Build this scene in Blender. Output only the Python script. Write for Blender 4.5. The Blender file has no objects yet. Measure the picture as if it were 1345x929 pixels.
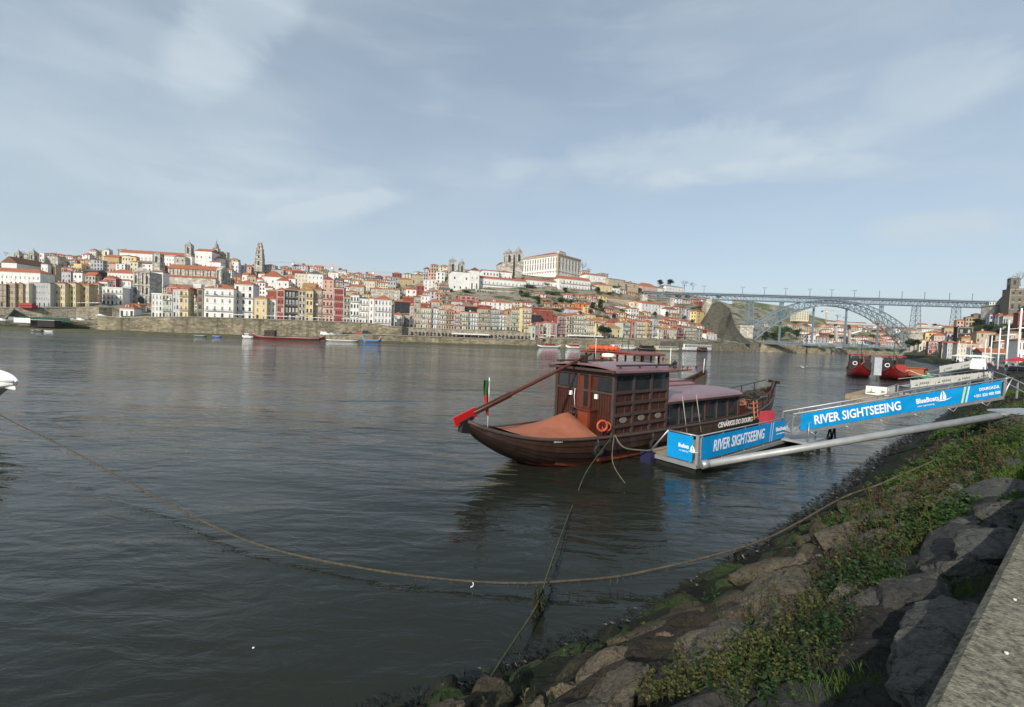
import bpy, math, random
import numpy as np
from mathutils import Vector, Matrix, noise
random.seed(7)
C = bpy.context.scene.collection
rad = math.radians
# ------------------------------------------------------------------ camera
F = 570.0; CX, CY = 672.5, 464.5; EYE = 6.0
ROLL, PITCH = rad(2.2), rad(2.16)
RM = Matrix.Rotation(rad(90) - PITCH, 3, 'X') @ Matrix.Rotation(ROLL, 3, 'Z')
CAM = Vector((0, 0, EYE))
cd = bpy.data.cameras.new('camera'); cam = bpy.data.objects.new('camera', cd); C.objects.link(cam)
cam.matrix_world = Matrix.Translation(CAM) @ RM.to_4x4()
cd.lens = F / 1345 * 36; cd.sensor_width = 36; cd.clip_end = 12000; cd.clip_start = 0.05
bpy.context.scene.camera = cam

def ray(px, py): return RM @ Vector(((px - CX) / F, (CY - py) / F, -1))
def at(px, py, Y): d = ray(px, py); return CAM + d * (Y / d.y)
def onz(px, py, z): d = ray(px, py); return CAM + d * ((z - EYE) / d.z)
def ipx(x, xs, ys):
    return float(np.interp(x, xs, ys))
def project(p):
    v = RM.transposed() @ (Vector(p) - CAM)
    if v.z > -0.01: return None
    return (CX + F * v.x / -v.z, CY - F * v.y / -v.z)

# ------------------------------------------------------------------ mesh builder
class MB:
    def __init__(s): s.v = []; s.f = []; s.m = []; s.sm = []
    def add(s, vs, fs, m=0, smooth=False):
        b = len(s.v); s.v += [tuple(v) for v in vs]
        s.f += [tuple(b + i for i in f) for f in fs]; s.m += [m] * len(fs); s.sm += [smooth] * len(fs); return s
    def box(s, x0, x1, y0, y1, z0, z1, m=0):
        return s.add([(x0,y0,z0),(x1,y0,z0),(x1,y1,z0),(x0,y1,z0),(x0,y0,z1),(x1,y0,z1),(x1,y1,z1),(x0,y1,z1)],
                     [(0,3,2,1),(4,5,6,7),(0,1,5,4),(1,2,6,5),(2,3,7,6),(3,0,4,7)], m)
    def bar(s, p, q, w, h, m=0, up=(0,0,1)):
        p = Vector(p); q = Vector(q); d = (q - p).normalized(); upv = Vector(up)
        if abs(d.dot(upv)) > .98: upv = Vector((1,0,0))
        a = d.cross(upv).normalized() * (w/2); b = a.cross(d).normalized() * (h/2)
        vs = [p-a-b, p+a-b, p+a+b, p-a+b, q-a-b, q+a-b, q+a+b, q-a+b]
        return s.add(vs, [(0,1,2,3),(7,6,5,4),(0,4,5,1),(1,5,6,2),(2,6,7,3),(3,7,4,0)], m)
    def tube(s, pts, r, n=8, m=0, cap=True, smooth=True):
        pts = [Vector(p) for p in pts]; L = len(pts)
        rr = r if isinstance(r, (list, tuple)) else [r] * L
        vs = []; prev = None
        for i, p in enumerate(pts):
            d = (pts[min(i+1, L-1)] - pts[max(i-1, 0)]).normalized()
            if prev is None:
                u = d.cross(Vector((0,0,1)))
                if u.length < .05: u = d.cross(Vector((1,0,0)))
            else: u = prev - d * prev.dot(d)
            u.normalize(); prev = u; w = d.cross(u)
            for k in range(n):
                t = 2*math.pi*k/n; vs.append(p + (u*math.cos(t) + w*math.sin(t)) * rr[i])
        fs = [(i*n+k, i*n+(k+1)%n, (i+1)*n+(k+1)%n, (i+1)*n+k) for i in range(L-1) for k in range(n)]
        s.add(vs, fs, m, smooth)
        if cap:
            b = len(s.v) - L*n
            s.f += [tuple(b+k for k in reversed(range(n))), tuple(b+(L-1)*n+k for k in range(n))]; s.m += [m,m]; s.sm += [False,False]
        return s
    def lathe(s, prof, c=(0,0,0), n=12, m=0, smooth=True):
        c = Vector(c); vs = []
        for r, z in prof:
            for k in range(n):
                t = 2*math.pi*k/n; vs.append(c + Vector((r*math.cos(t), r*math.sin(t), z)))
        L = len(prof)
        fs = [(i*n+k, i*n+(k+1)%n, (i+1)*n+(k+1)%n, (i+1)*n+k) for i in range(L-1) for k in range(n)]
        s.add(vs, fs, m, smooth); b = len(s.v)-L*n
        s.f += [tuple(b+k for k in reversed(range(n))), tuple(b+(L-1)*n+k for k in range(n))]; s.m += [m,m]; s.sm += [False,False]
        return s
    def grid(s, P, m=0, smooth=True, flip=False, closed=False):
        R_ = len(P); K = len(P[0]); vs = [p for row in P for p in row]; fs = []
        for i in range(R_-1):
            for k in range(K-1 + (1 if closed else 0)):
                k2 = (k+1) % K
                q = (i*K+k, i*K+k2, (i+1)*K+k2, (i+1)*K+k); fs.append(q[::-1] if flip else q)
        return s.add(vs, fs, m, smooth)
    def torus(s, c, R_, r, ax=(0,1,0), n=20, k=8, m=0):
        c = Vector(c); a = Vector(ax).normalized(); u = a.orthogonal().normalized(); w = a.cross(u); P = []
        for i in range(n+1):
            t = 2*math.pi*i/n; d = u*math.cos(t)+w*math.sin(t)
            P.append([c + d*(R_ + r*math.cos(2*math.pi*j/k)) + a*(r*math.sin(2*math.pi*j/k)) for j in range(k)])
        return s.grid(P, m, True, closed=True)
    def xf(s, M): s.v = [tuple(M @ Vector(v)) for v in s.v]; return s
    def build(s, name, mats, parent=None):
        me = bpy.data.meshes.new(name); me.from_pydata(s.v, [], s.f)
        if not isinstance(mats, (list, tuple)): mats = [mats]
        for m_ in mats: me.materials.append(m_)
        if len(mats) > 1: me.polygons.foreach_set('material_index', s.m)
        me.polygons.foreach_set('use_smooth', s.sm); me.update()
        o = bpy.data.objects.new(name, me); C.objects.link(o)
        if parent: o.parent = parent
        return o
def tag(o, label=None, cat=None, group=None, kind=None):
    if label: o['label'] = label
    if cat: o['category'] = cat
    if group: o['group'] = group
    if kind: o['kind'] = kind
    return o
def thing(name, label, cat, loc=(0,0,0), rz=0, group=None):
    o = bpy.data.objects.new(name, None); C.objects.link(o); o.location = loc; o.rotation_euler = (0,0,rz)
    o.empty_display_size = .2
    return tag(o, label, cat, group)
def dup(o, loc, rz=0, label=None, scale=None, parent=None):
    c = o.copy(); C.objects.link(c)
    if parent is None:
        c.location = loc; c.rotation_euler = (0,0,rz)
        if scale: c.scale = (scale,)*3 if not isinstance(scale, tuple) else scale
        if label: c['label'] = label
    else: c.parent = parent
    for ch in o.children: dup(ch, None, parent=c)
    return c

# ------------------------------------------------------------------ materials
def nt(m): m.use_nodes = True; return m.node_tree
def node(t, k, **kw):
    n = t.nodes.new(k)
    for a, b in kw.items():
        if a in n.inputs.keys() if isinstance(a, str) else False: n.inputs[a].default_value = b
        else: setattr(n, a, b)
    return n
MATS = {}
def mat(name, col, rough=.8, var=.25, scale=1.5, bump=0.0, bscale=20, metal=0, spec=.3, coat=0, stain=0, coord='Object', rnd=True):
    if name in MATS: return MATS[name]
    m = bpy.data.materials.new(name); t = nt(m); N = t.nodes; L = t.links
    b = N['Principled BSDF']; b.inputs['Roughness'].default_value = rough; b.inputs['Metallic'].default_value = metal
    b.inputs['Specular IOR Level'].default_value = spec; b.inputs['Coat Weight'].default_value = coat
    tc = N.new('ShaderNodeTexCoord'); src = tc.outputs[coord]
    if rnd:
        oi = N.new('ShaderNodeObjectInfo'); ad = N.new('ShaderNodeVectorMath'); ad.operation = 'ADD'
        mu = N.new('ShaderNodeMath'); mu.operation = 'MULTIPLY'; mu.inputs[1].default_value = 57
        L.new(oi.outputs['Random'], mu.inputs[0]); L.new(src, ad.inputs[0]); L.new(mu.outputs[0], ad.inputs[1]); src = ad.outputs[0]
    n1 = N.new('ShaderNodeTexNoise'); n1.inputs['Scale'].default_value = scale; n1.inputs['Detail'].default_value = 6; n1.inputs['Roughness'].default_value = .65
    L.new(src, n1.inputs['Vector'])
    mr = N.new('ShaderNodeMapRange'); mr.inputs[1].default_value = .3; mr.inputs[2].default_value = .7
    mr.inputs[3].default_value = 1 - var; mr.inputs[4].default_value = 1 + var * .5; L.new(n1.outputs['Fac'], mr.inputs[0])
    mx = N.new('ShaderNodeVectorMath'); mx.operation = 'SCALE'; mx.inputs[0].default_value = col[:3]; L.new(mr.outputs[0], mx.inputs['Scale'])
    out = mx.outputs[0]
    if stain:
        mp = N.new('ShaderNodeMapping'); mp.inputs['Scale'].default_value = (1.2, 1.2, .12); L.new(src, mp.inputs[0])
        n2 = N.new('ShaderNodeTexNoise'); n2.inputs['Scale'].default_value = 1.1; n2.inputs['Detail'].default_value = 5; L.new(mp.outputs[0], n2.inputs['Vector'])
        r2 = N.new('ShaderNodeMapRange'); r2.inputs[1].default_value = .5; r2.inputs[2].default_value = .75; r2.inputs[3].default_value = 0; r2.inputs[4].default_value = stain
        L.new(n2.outputs['Fac'], r2.inputs[0])
        mm = N.new('ShaderNodeMix'); mm.data_type = 'RGBA'; L.new(r2.outputs[0], mm.inputs['Factor']); L.new(out, mm.inputs['A'])
        mm.inputs['B'].default_value = (.12, .11, .09, 1); out = mm.outputs['Result']
    L.new(out, b.inputs['Base Color'])
    if bump:
        n3 = N.new('ShaderNodeTexNoise'); n3.inputs['Scale'].default_value = bscale; n3.inputs['Detail'].default_value = 5; L.new(src, n3.inputs['Vector'])
        bp = N.new('ShaderNodeBump'); bp.inputs['Strength'].default_value = 1; bp.inputs['Distance'].default_value = bump
        L.new(n3.outputs['Fac'], bp.inputs['Height']); L.new(bp.outputs[0], b.inputs['Normal'])
    MATS[name] = m; return m
def leafmat(name, c1, c2, trans=.25):
    m = bpy.data.materials.new(name); t = nt(m); N = t.nodes; L = t.links; b = N['Principled BSDF']
    b.inputs['Roughness'].default_value = .6; b.inputs['Specular IOR Level'].default_value = .25
    tc = N.new('ShaderNodeTexCoord'); n1 = N.new('ShaderNodeTexNoise'); n1.inputs['Scale'].default_value = 1.7; n1.inputs['Detail'].default_value = 8
    L.new(tc.outputs['Object'], n1.inputs[0]); r = N.new('ShaderNodeMapRange'); r.inputs[1].default_value = .35; r.inputs[2].default_value = .65
    L.new(n1.outputs['Fac'], r.inputs[0]); mm = N.new('ShaderNodeMix'); mm.data_type = 'RGBA'; L.new(r.outputs[0], mm.inputs['Factor'])
    mm.inputs['A'].default_value = (*c1, 1); mm.inputs['B'].default_value = (*c2, 1); L.new(mm.outputs['Result'], b.inputs['Base Color'])
    ts = N.new('ShaderNodeBsdfTranslucent'); L.new(mm.outputs['Result'], ts.inputs[0]); ms = N.new('ShaderNodeMixShader'); ms.inputs[0].default_value = trans
    L.new(b.outputs[0], ms.inputs[1]); L.new(ts.outputs[0], ms.inputs[2]); L.new(ms.outputs[0], N['Material Output'].inputs[0]); return m

WALL = {k: mat('plaster_' + n, c, .85, .16, .25, stain=.35) for k, n, c in [
    ('W','white',(.76,.75,.72)), ('C','cream',(.66,.6,.45)), ('Y','yellow',(.7,.55,.27)), ('O','ochre',(.46,.34,.17)), ('S','stone',(.34,.3,.23)),
    ('G','grey',(.42,.43,.44)), ('P','pink',(.58,.38,.31)), ('R','red',(.29,.07,.055)), ('D','slate',(.028,.032,.04)), ('B','brown',(.19,.11,.06)),
    ('T','tan',(.46,.37,.25)), ('L','lilac',(.52,.52,.6)), ('N','green',(.44,.49,.39)), ('A','orange',(.64,.22,.07)), ('K','darkstone',(.17,.15,.12))]}
CNAME = dict(W='white', C='cream', Y='yellow', O='ochre', S='grey stone', G='grey', P='pink', R='red', D='black slate', B='brown', T='tan', L='pale lilac', N='pale green', A='orange', K='dark stone')
def roofmat(name, col):
    m = mat(name, col, .85, .38, .9); t = m.node_tree; N = t.nodes; L = t.links
    tc = [n for n in N if n.type == 'TEX_COORD'][0]
    w = N.new('ShaderNodeTexWave'); w.inputs['Scale'].default_value = 1.1; w.bands_direction = 'DIAGONAL'; w.inputs['Distortion'].default_value = .6; L.new(tc.outputs['Object'], w.inputs[0])
    bp = N.new('ShaderNodeBump'); bp.inputs['Distance'].default_value = .12; L.new(w.outputs['Fac'], bp.inputs['Height']); L.new(bp.outputs[0], N['Principled BSDF'].inputs['Normal'])
    return m
ROOF = dict(t=roofmat('roof_terracotta', (.44,.15,.075)), b=roofmat('roof_brown', (.24,.12,.075)), m=roofmat('roof_maroon', (.33,.085,.065)),
            g=roofmat('roof_slate', (.13,.13,.135)), o=roofmat('roof_ochre', (.42,.23,.1)))
M_glass = mat('window_glass', (.035,.045,.05), .12, .5, .8, spec=.6)
M_trim = mat('painted_trim', (.62,.6,.55), .7, .1)
M_dark = mat('dark_trim', (.05,.05,.05), .6, .2)
M_iron = mat('black_iron', (.03,.035,.03), .5, .2)
M_white = mat('white_paint', (.78,.78,.76), .5, .08, 3)
M_awn = mat('awning_canvas', (.72,.7,.64), .8, .1)
def brickstone(name, c1, c2, sc=1.0, mortar=(.15,.12,.08), bs=.35, coord='Object'):
    m = bpy.data.materials.new(name); t = nt(m); N = t.nodes; L = t.links; b = N['Principled BSDF']; b.inputs['Roughness'].default_value = .9
    tc = N.new('ShaderNodeTexCoord'); v = N.new('ShaderNodeTexVoronoi'); v.inputs['Scale'].default_value = 1.1 * sc; v.distance = 'CHEBYCHEV'
    mp = N.new('ShaderNodeMapping'); mp.inputs['Scale'].default_value = (.6, .6, 1.3); L.new(tc.outputs[coord], mp.inputs[0]); L.new(mp.outputs[0], v.inputs['Vector'])
    n = N.new('ShaderNodeTexNoise'); n.inputs['Scale'].default_value = .12; n.inputs['Detail'].default_value = 8; n.inputs['Roughness'].default_value = .7; L.new(tc.outputs[coord], n.inputs[0])
    mm = N.new('ShaderNodeMix'); mm.data_type = 'RGBA'; mm.inputs['A'].default_value = (*c1,1); mm.inputs['B'].default_value = (*c2,1)
    r0 = N.new('ShaderNodeMapRange'); r0.inputs[1].default_value = .35; r0.inputs[2].default_value = .65; L.new(n.outputs['Fac'], r0.inputs[0]); L.new(r0.outputs[0], mm.inputs['Factor'])
    sx = N.new('ShaderNodeSeparateColor'); L.new(v.outputs['Color'], sx.inputs[0]); r1 = N.new('ShaderNodeMapRange'); r1.inputs[3].default_value = .55; r1.inputs[4].default_value = 1.25; L.new(sx.outputs[0], r1.inputs[0])
    sc_ = N.new('ShaderNodeVectorMath'); sc_.operation = 'SCALE'; L.new(mm.outputs['Result'], sc_.inputs[0]); L.new(r1.outputs[0], sc_.inputs['Scale'])
    # run-down streaks
    mp2 = N.new('ShaderNodeMapping'); mp2.inputs['Scale'].default_value = (.5,.5,.05); L.new(tc.outputs[coord], mp2.inputs[0])
    n2 = N.new('ShaderNodeTexNoise'); n2.inputs['Scale'].default_value = 1; n2.inputs['Detail'].default_value = 6; L.new(mp2.outputs[0], n2.inputs[0])
    r2 = N.new('ShaderNodeMapRange'); r2.inputs[1].default_value = .52; r2.inputs[2].default_value = .72; r2.inputs[4].default_value = .7; L.new(n2.outputs['Fac'], r2.inputs[0])
    m2 = N.new('ShaderNodeMix'); m2.data_type = 'RGBA'; L.new(r2.outputs[0], m2.inputs['Factor']); L.new(sc_.outputs[0], m2.inputs['A']); m2.inputs['B'].default_value = (*mortar,1)
    L.new(m2.outputs['Result'], b.inputs['Base Color'])
    bp = N.new('ShaderNodeBump'); bp.inputs['Distance'].default_value = bs * .3; L.new(v.outputs['Distance'], bp.inputs['Height']); bp.invert = True; L.new(bp.outputs[0], b.inputs['Normal'])
    return m
M_quay = brickstone('quay_stone', (.33,.28,.19), (.17,.15,.1), .8, mortar=(.05,.05,.03))
M_wallstone = brickstone('old_stone', (.36,.32,.25), (.27,.23,.17), 1.0)
M_chstone = brickstone('church_stone', (.54,.51,.44), (.44,.41,.35), .6, mortar=(.32,.3,.26))
WALL['S'] = M_chstone

# ------------------------------------------------------------------ world, sun
SUN = Vector((-.42, -.78, .50)).normalized()
sc = bpy.context.scene
w = bpy.data.worlds.new('World'); sc.world = w; w.use_nodes = True; t = w.node_tree; N = t.nodes; L = t.links
bg = N['Background']; sky = N.new('ShaderNodeTexSky'); sky.sky_type = 'NISHITA'; sky.sun_disc = False
sky.sun_elevation = math.asin(SUN.z); sky.sun_rotation = math.atan2(SUN.x, SUN.y); sky.air_density = 1.0; sky.dust_density = 1.2; sky.ozone_density = 1.2
tc = N.new('ShaderNodeTexCoord')
def wnoise(scale, loc, sc3, rot, det, rough, lo, hi):
    mp = N.new('ShaderNodeMapping'); mp.inputs['Scale'].default_value = sc3; mp.inputs['Location'].default_value = loc; mp.inputs['Rotation'].default_value = rot
    L.new(tc.outputs['Generated'], mp.inputs[0]); n = N.new('ShaderNodeTexNoise'); n.inputs['Scale'].default_value = scale; n.inputs['Detail'].default_value = det; n.inputs['Roughness'].default_value = rough
    n.inputs['Distortion'].default_value = .35
    L.new(mp.outputs[0], n.inputs[0]); r = N.new('ShaderNodeMapRange'); r.interpolation_type = 'SMOOTHSTEP'; r.inputs[1].default_value = lo; r.inputs[2].default_value = hi; L.new(n.outputs['Fac'], r.inputs[0]); return r
def wmath(op, a, b):
    n = N.new('ShaderNodeMath'); n.operation = op
    for i, x in enumerate((a, b)):
        if isinstance(x, (int, float)): n.inputs[i].default_value = x
        else: L.new(x, n.inputs[i])
    return n.outputs[0]
a1 = wnoise(1.6, (.3, .1, .2), (1, 1, 3.2), (0, rad(12), 0), 3, .5, .35, .8)      # broad veils
a2 = wnoise(4.5, (2.1, .7, 1.3), (.8, 1, 4.5), (0, rad(-10), 0), 6, .55, .45, .8)  # cirrus streaks
veil = wmath('ADD', wmath('MULTIPLY', a1.outputs[0], .3), wmath('MULTIPLY', a2.outputs[0], .14))
veil = wmath('ADD', veil, .39)
# haze towards the horizon
sxyz = N.new('ShaderNodeSeparateXYZ'); L.new(tc.outputs['Generated'], sxyz.inputs[0])
hz = N.new('ShaderNodeMapRange'); hz.inputs[1].default_value = 0; hz.inputs[2].default_value = .5; hz.inputs[3].default_value = .28; hz.inputs[4].default_value = 0; L.new(sxyz.outputs['Z'], hz.inputs[0])
def blob(p0, p1, half, amp, nz):
    d0 = ray(*p0).normalized(); d1 = ray(*p1).normalized(); c = ((d0+d1)/2).normalized(); a_ = (d1-d0).normalized(); b_ = c.cross(a_).normalized(); la = (d1-d0).length/2
    def dot_(v):
        n = N.new('ShaderNodeVectorMath'); n.operation = 'DOT_PRODUCT'; L.new(tc.outputs['Generated'], n.inputs[0]); n.inputs[1].default_value = v; return n.outputs['Value']
    e1 = wmath('DIVIDE', wmath('SUBTRACT', dot_(a_), c.dot(a_)), la); e2 = wmath('DIVIDE', wmath('SUBTRACT', dot_(b_), c.dot(b_)), half)
    r2 = wmath('ADD', wmath('MULTIPLY', e1, e1), wmath('MULTIPLY', e2, e2)); r2 = wmath('ADD', r2, wmath('MULTIPLY', wmath('SUBTRACT', nz.outputs[0], .5), 1.1))
    m_ = N.new('ShaderNodeMapRange'); m_.interpolation_type = 'SMOOTHSTEP'; m_.inputs[1].default_value = 0; m_.inputs[2].default_value = 1.5; m_.inputs[3].default_value = amp; m_.inputs[4].default_value = 0; L.new(r2, m_.inputs[0])
    front = N.new('ShaderNodeMath'); front.operation = 'GREATER_THAN'; L.new(dot_(c), front.inputs[0]); front.inputs[1].default_value = 0
    return wmath('MULTIPLY', m_.outputs[0], front.outputs[0])
a3 = wnoise(6, (5,1,2), (1,1,2.2), (0,0,0), 7, .6, .3, .75)
for q_ in (((395,-50),(235,115),.055,.27),((300,300),(520,240),.05,.2),((760,215),(1110,185),.055,.3),((1120,300),(1330,296),.03,.3),((860,235),(1180,215),.02,.2),((340,290),(560,250),.022,.22),((1150,120),(1345,90),.05,.15),((800,20),(1345,160),.12,.12),((0,120),(400,180),.14,.16),((640,225),(720,215),.02,.15)):
    veil = wmath('ADD', veil, blob(q_[0], q_[1], q_[2], q_[3], a3))
veil = wmath('MINIMUM', wmath('ADD', veil, hz.outputs[0]), .97)
mx = N.new('ShaderNodeMix'); mx.data_type = 'RGBA'; L.new(veil, mx.inputs['Factor']); L.new(sky.outputs[0], mx.inputs['A']); mx.inputs['B'].default_value = (4.6, 5.35, 5.9, 1)
L.new(mx.outputs['Result'], bg.inputs['Color']); bg.inputs['Strength'].default_value = .1
sd = bpy.data.lights.new('sun', 'SUN'); sd.energy = 3.6; sd.angle = rad(.5); sd.color = (1, .94, .84)
so = bpy.data.objects.new('sun', sd); C.objects.link(so); so.rotation_euler = (-SUN).to_track_quat('-Z', 'Y').to_euler()
sc.view_settings.view_transform = 'Standard'; sc.view_settings.look = 'None'; sc.view_settings.exposure = .36; sc.view_settings.gamma = 1
sc.cycles.use_denoising = True
# ================================================================== north bank: ground
Sx = [-400,-260,0,120,240,330,480,600,740,868,950,1040,1130,1200]; Sy = [230,216,218,235,240,250,268,285,305,340,430,520,600,640]
S = lambda x: ipx(x, Sx, Sy)
QY = lambda x: ipx(x, [-260,0,130,160,240,300,400,480,520,600,690,720,840,930,1000], [408,416,416,418,417,418.5,422,425,430,433,437,443,445,448,450])
SY = lambda x: ipx(x, [-260,0,60,100,130,200,290,320,400,450,500,540,570,600,660,700,760,790,830,860,890,930,960,1000], [350,345,341,343,337,337,338,355,356,364,369,368,356,354,358,363,365,367,374,381,385,392,400,404])
LL = lambda x: ipx(x, [-260,0,200,340,450,600,700,800,860,960], [240,260,330,420,330,190,180,200,265,220])
TH = lambda x: rad(ipx(x, [0,240,480,600,740,868,960], [6,9,13,17,23,32,36]))
def dep(px, yb):
    yq, ys = QY(px), SY(px); return S(px) + 14 + LL(px) * max(-.05, min(1.1, (yq - yb) / (yq - ys)))
def ground_north(px, D):
    t = (D - S(px) - 14) / LL(px); return at(px, QY(px) + (SY(px) - QY(px)) * t, D).z
def hillmat(name, cols, sc_=.06):
    m = bpy.data.materials.new(name); t = nt(m); N = t.nodes; L = t.links; b = N['Principled BSDF']; b.inputs['Roughness'].default_value = .95
    g = N.new('ShaderNodeNewGeometry'); mp = N.new('ShaderNodeMapping'); mp.inputs['Scale'].default_value = (1,1,3.5); L.new(g.outputs['Position'], mp.inputs[0])
    n = N.new('ShaderNodeTexNoise'); n.inputs['Scale'].default_value = sc_; n.inputs['Detail'].default_value = 10; n.inputs['Roughness'].default_value = .72; L.new(mp.outputs[0], n.inputs[0])
    r = N.new('ShaderNodeValToRGB'); L.new(n.outputs['Fac'], r.inputs[0])
    while len(r.color_ramp.elements) < len(cols): r.color_ramp.elements.new(.5)
    for i, (e, c) in enumerate(zip(r.color_ramp.elements, cols)): e.position = .32+.36*i/(len(cols)-1); e.color = (*c,1)
    L.new(r.outputs[0], b.inputs['Base Color']); bp = N.new('ShaderNodeBump'); bp.inputs['Distance'].default_value = 2; L.new(n.outputs['Fac'], bp.inputs['Height']); L.new(bp.outputs[0], b.inputs['Normal']); return m
M_hill = hillmat('hillside', [(.02,.038,.01),(.04,.065,.018),(.09,.085,.05),(.26,.235,.18),(.16,.14,.1),(.3,.27,.21)])
P = []
for px in range(-260, 1001, 14):
    col = []
    yq = QY(px)
    zq = at(px, yq, S(px)+14).z
    f0 = 8.2 if 534 <= px <= 716 else 1.2
    zf = zq - (2.4 if px < 127 else 1.2 if px > 720 else 0)
    for D, z in ((S(px)+f0, -2), (S(px)+f0, zf), (S(px)+max(f0+1, 9), zf)): v = at(px, 430, D); col.append(Vector((v.x, v.y, z)))
    for k in range(17):
        tt = k/16; D = S(px)+14+LL(px)*tt; v = at(px, yq+(SY(px)-yq)*tt, D)
        if px < 150:
            d403 = dep(px, 404.5)-1.2
            if D < d403: v.z = zf
            elif D - d403 < 20 and col[-1].z < zf+.5 and k: e_ = at(px, 404.5, d403); col.append(Vector((e_.x, e_.y, zf))); col.append(e_.copy()); col.append(e_.copy())
        col.append(v + Vector((0,0,(random.random()-.5)*1.2 if k else 0)))
    last = col[-1]
    for q, dz in ((1.25, -12), (1.7, -45), (2.3, -75)): col.append(Vector((last.x*q, last.y*q, max(-2, last.z+dz))))
    P.append(col)
ML = max(len(r) for r in P)
for r in P:
    while len(r) < ML: r.insert(3, r[3].copy())
hill = MB().grid(P, smooth=False, flip=True).build('hillside', M_hill); tag(hill, kind='structure')
# quay wall: the stone river wall, top follows the quay
def wallstrip(name, label, px0, px1, Df, zt, zb, mats, thick=1.5, step=10, cope=.35, parapet=0.9):
    A = []; B_ = []; xs = list(range(px0, px1+1, step))
    for px in xs:
        v = at(px, 430, Df(px)); z1 = zt(px); d = Vector((v.x, v.y, 0)).normalized()
        p = Vector((v.x, v.y, 0)); A.append([p+Vector((0,0,zb)), p+d*.25+Vector((0,0,z1)), p+d*(.25+thick*.5)+Vector((0,0,z1)), p+d*(.25+thick*.5)+Vector((0,0,zb))])
        B_.append([p-d*.1+Vector((0,0,z1-.02)), p-d*.1+Vector((0,0,z1+cope)), p+d*(.4+thick*.5)+Vector((0,0,z1+cope)), p+d*(.4+thick*.5)+Vector((0,0,z1-.02))])
    o = MB().grid(A, smooth=False, closed=True, flip=True).build(name, mats[0]); tag(o, label, 'wall')
    c = MB().grid(B_, smooth=False, closed=True, flip=True).build('coping', mats[1], o); return o
M_cope = mat('coping_stone', (.38,.34,.27), .9, .2, .6)
zq_ = lambda px: at(px, QY(px), S(px)+14).z
wallstrip('quay_wall', 'long pale stone river wall with dark weathered streaks below the left houses', 128, 530, S, zq_, -1, (M_quay, M_cope))
wallstrip('quay_wall', 'stone river wall with moored rowing boats at the far left', -120, 126, lambda x: S(x)+2, lambda x: zq_(x)-2.5, -1, (M_wallstone, M_cope))
wallstrip('retaining_wall', 'rough stone retaining wall under the yellow terrace at left', -60, 150, lambda x: dep(x, 405)-2, lambda x: at(x, 404.5, dep(x, 405)).z, 0, (M_wallstone, M_cope))
lowz = lambda x: 4.3 - ipx(x,[430,480,700],[1.5,0,0])
wallstrip('quay_wall', 'low weedy stone quay wall along the lower promenade in the middle', 424, 716, lambda x: S(x)-ipx(x,[424,480,700,716],[7,9,9,4]), lowz, -1, (M_quay, M_cope))
wallstrip('arcade_wall', 'sandy upper arcade wall behind the crowded lower quay', 534, 716, lambda x: S(x)+7.2, lambda x: zq_(x)-.1, 0, (M_wallstone, M_cope))
aw = [o for o in bpy.data.objects if o.name.startswith('arcade_wall')][0]
for i, px in enumerate(range(540, 708, 5)):
    v = at(px, 430, S(px)+7.15); v2 = at(px+2.6+(i%3)*.4, 430, S(px+2.6)+7.15); z0 = lowz(px)+.02; d_ = Vector((v2.x-v.x, v2.y-v.y, 0)); n_ = Vector((d_.y, -d_.x, 0)).normalized()*.12
    a_ = Vector((v.x, v.y, z0))+n_; b_ = a_+d_; MB().add([a_, b_, b_+Vector((0,0,2.3)), (a_+b_)/2+Vector((0,0,3.0)), a_+Vector((0,0,2.3))], [(0,1,2,3,4)]).build('arch_opening', M_glass if i % 4 else M_iron, aw)
wallstrip('quay_wall', 'sandy river wall behind the moored tour boats near the bridge', 718, 1000, S, lambda x: zq_(x)-ipx(x,[718,900,1000],[1.0,2.5,2.5]), -1, (M_quay, M_cope))
P = [[at(px, 430, S(px)-ipx(px,[424,480,700,716],[7,9,9,4])+.3), at(px, 430, S(px)+8)] for px in range(424, 717, 12)]
for i, r_ in enumerate(P):
    for v in r_: v.z = lowz(424+12*i)+.02
o = MB().grid(P, flip=True).build('lower_quay', mat('paving', (.34,.32,.28), .9, .2, .4)); tag(o, kind='structure')
# muddy foreshore ledge under the walls
M_mud = mat('dark_foreshore', (.1,.095,.05), .9, .5, .3, rnd=False)
P = [[at(px, 430, S(px)-13), at(px, 430, S(px)-9.5), at(px, 430, S(px)+.5)] for px in range(-120, 720, 12)]
for r_ in P:
    for v, z in zip(r_, (-.5, .75, 1.5)): v.z = z + random.uniform(-.15,.15)
o = MB().grid(P, flip=True).build('foreshore', M_mud); tag(o, kind='structure')

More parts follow.
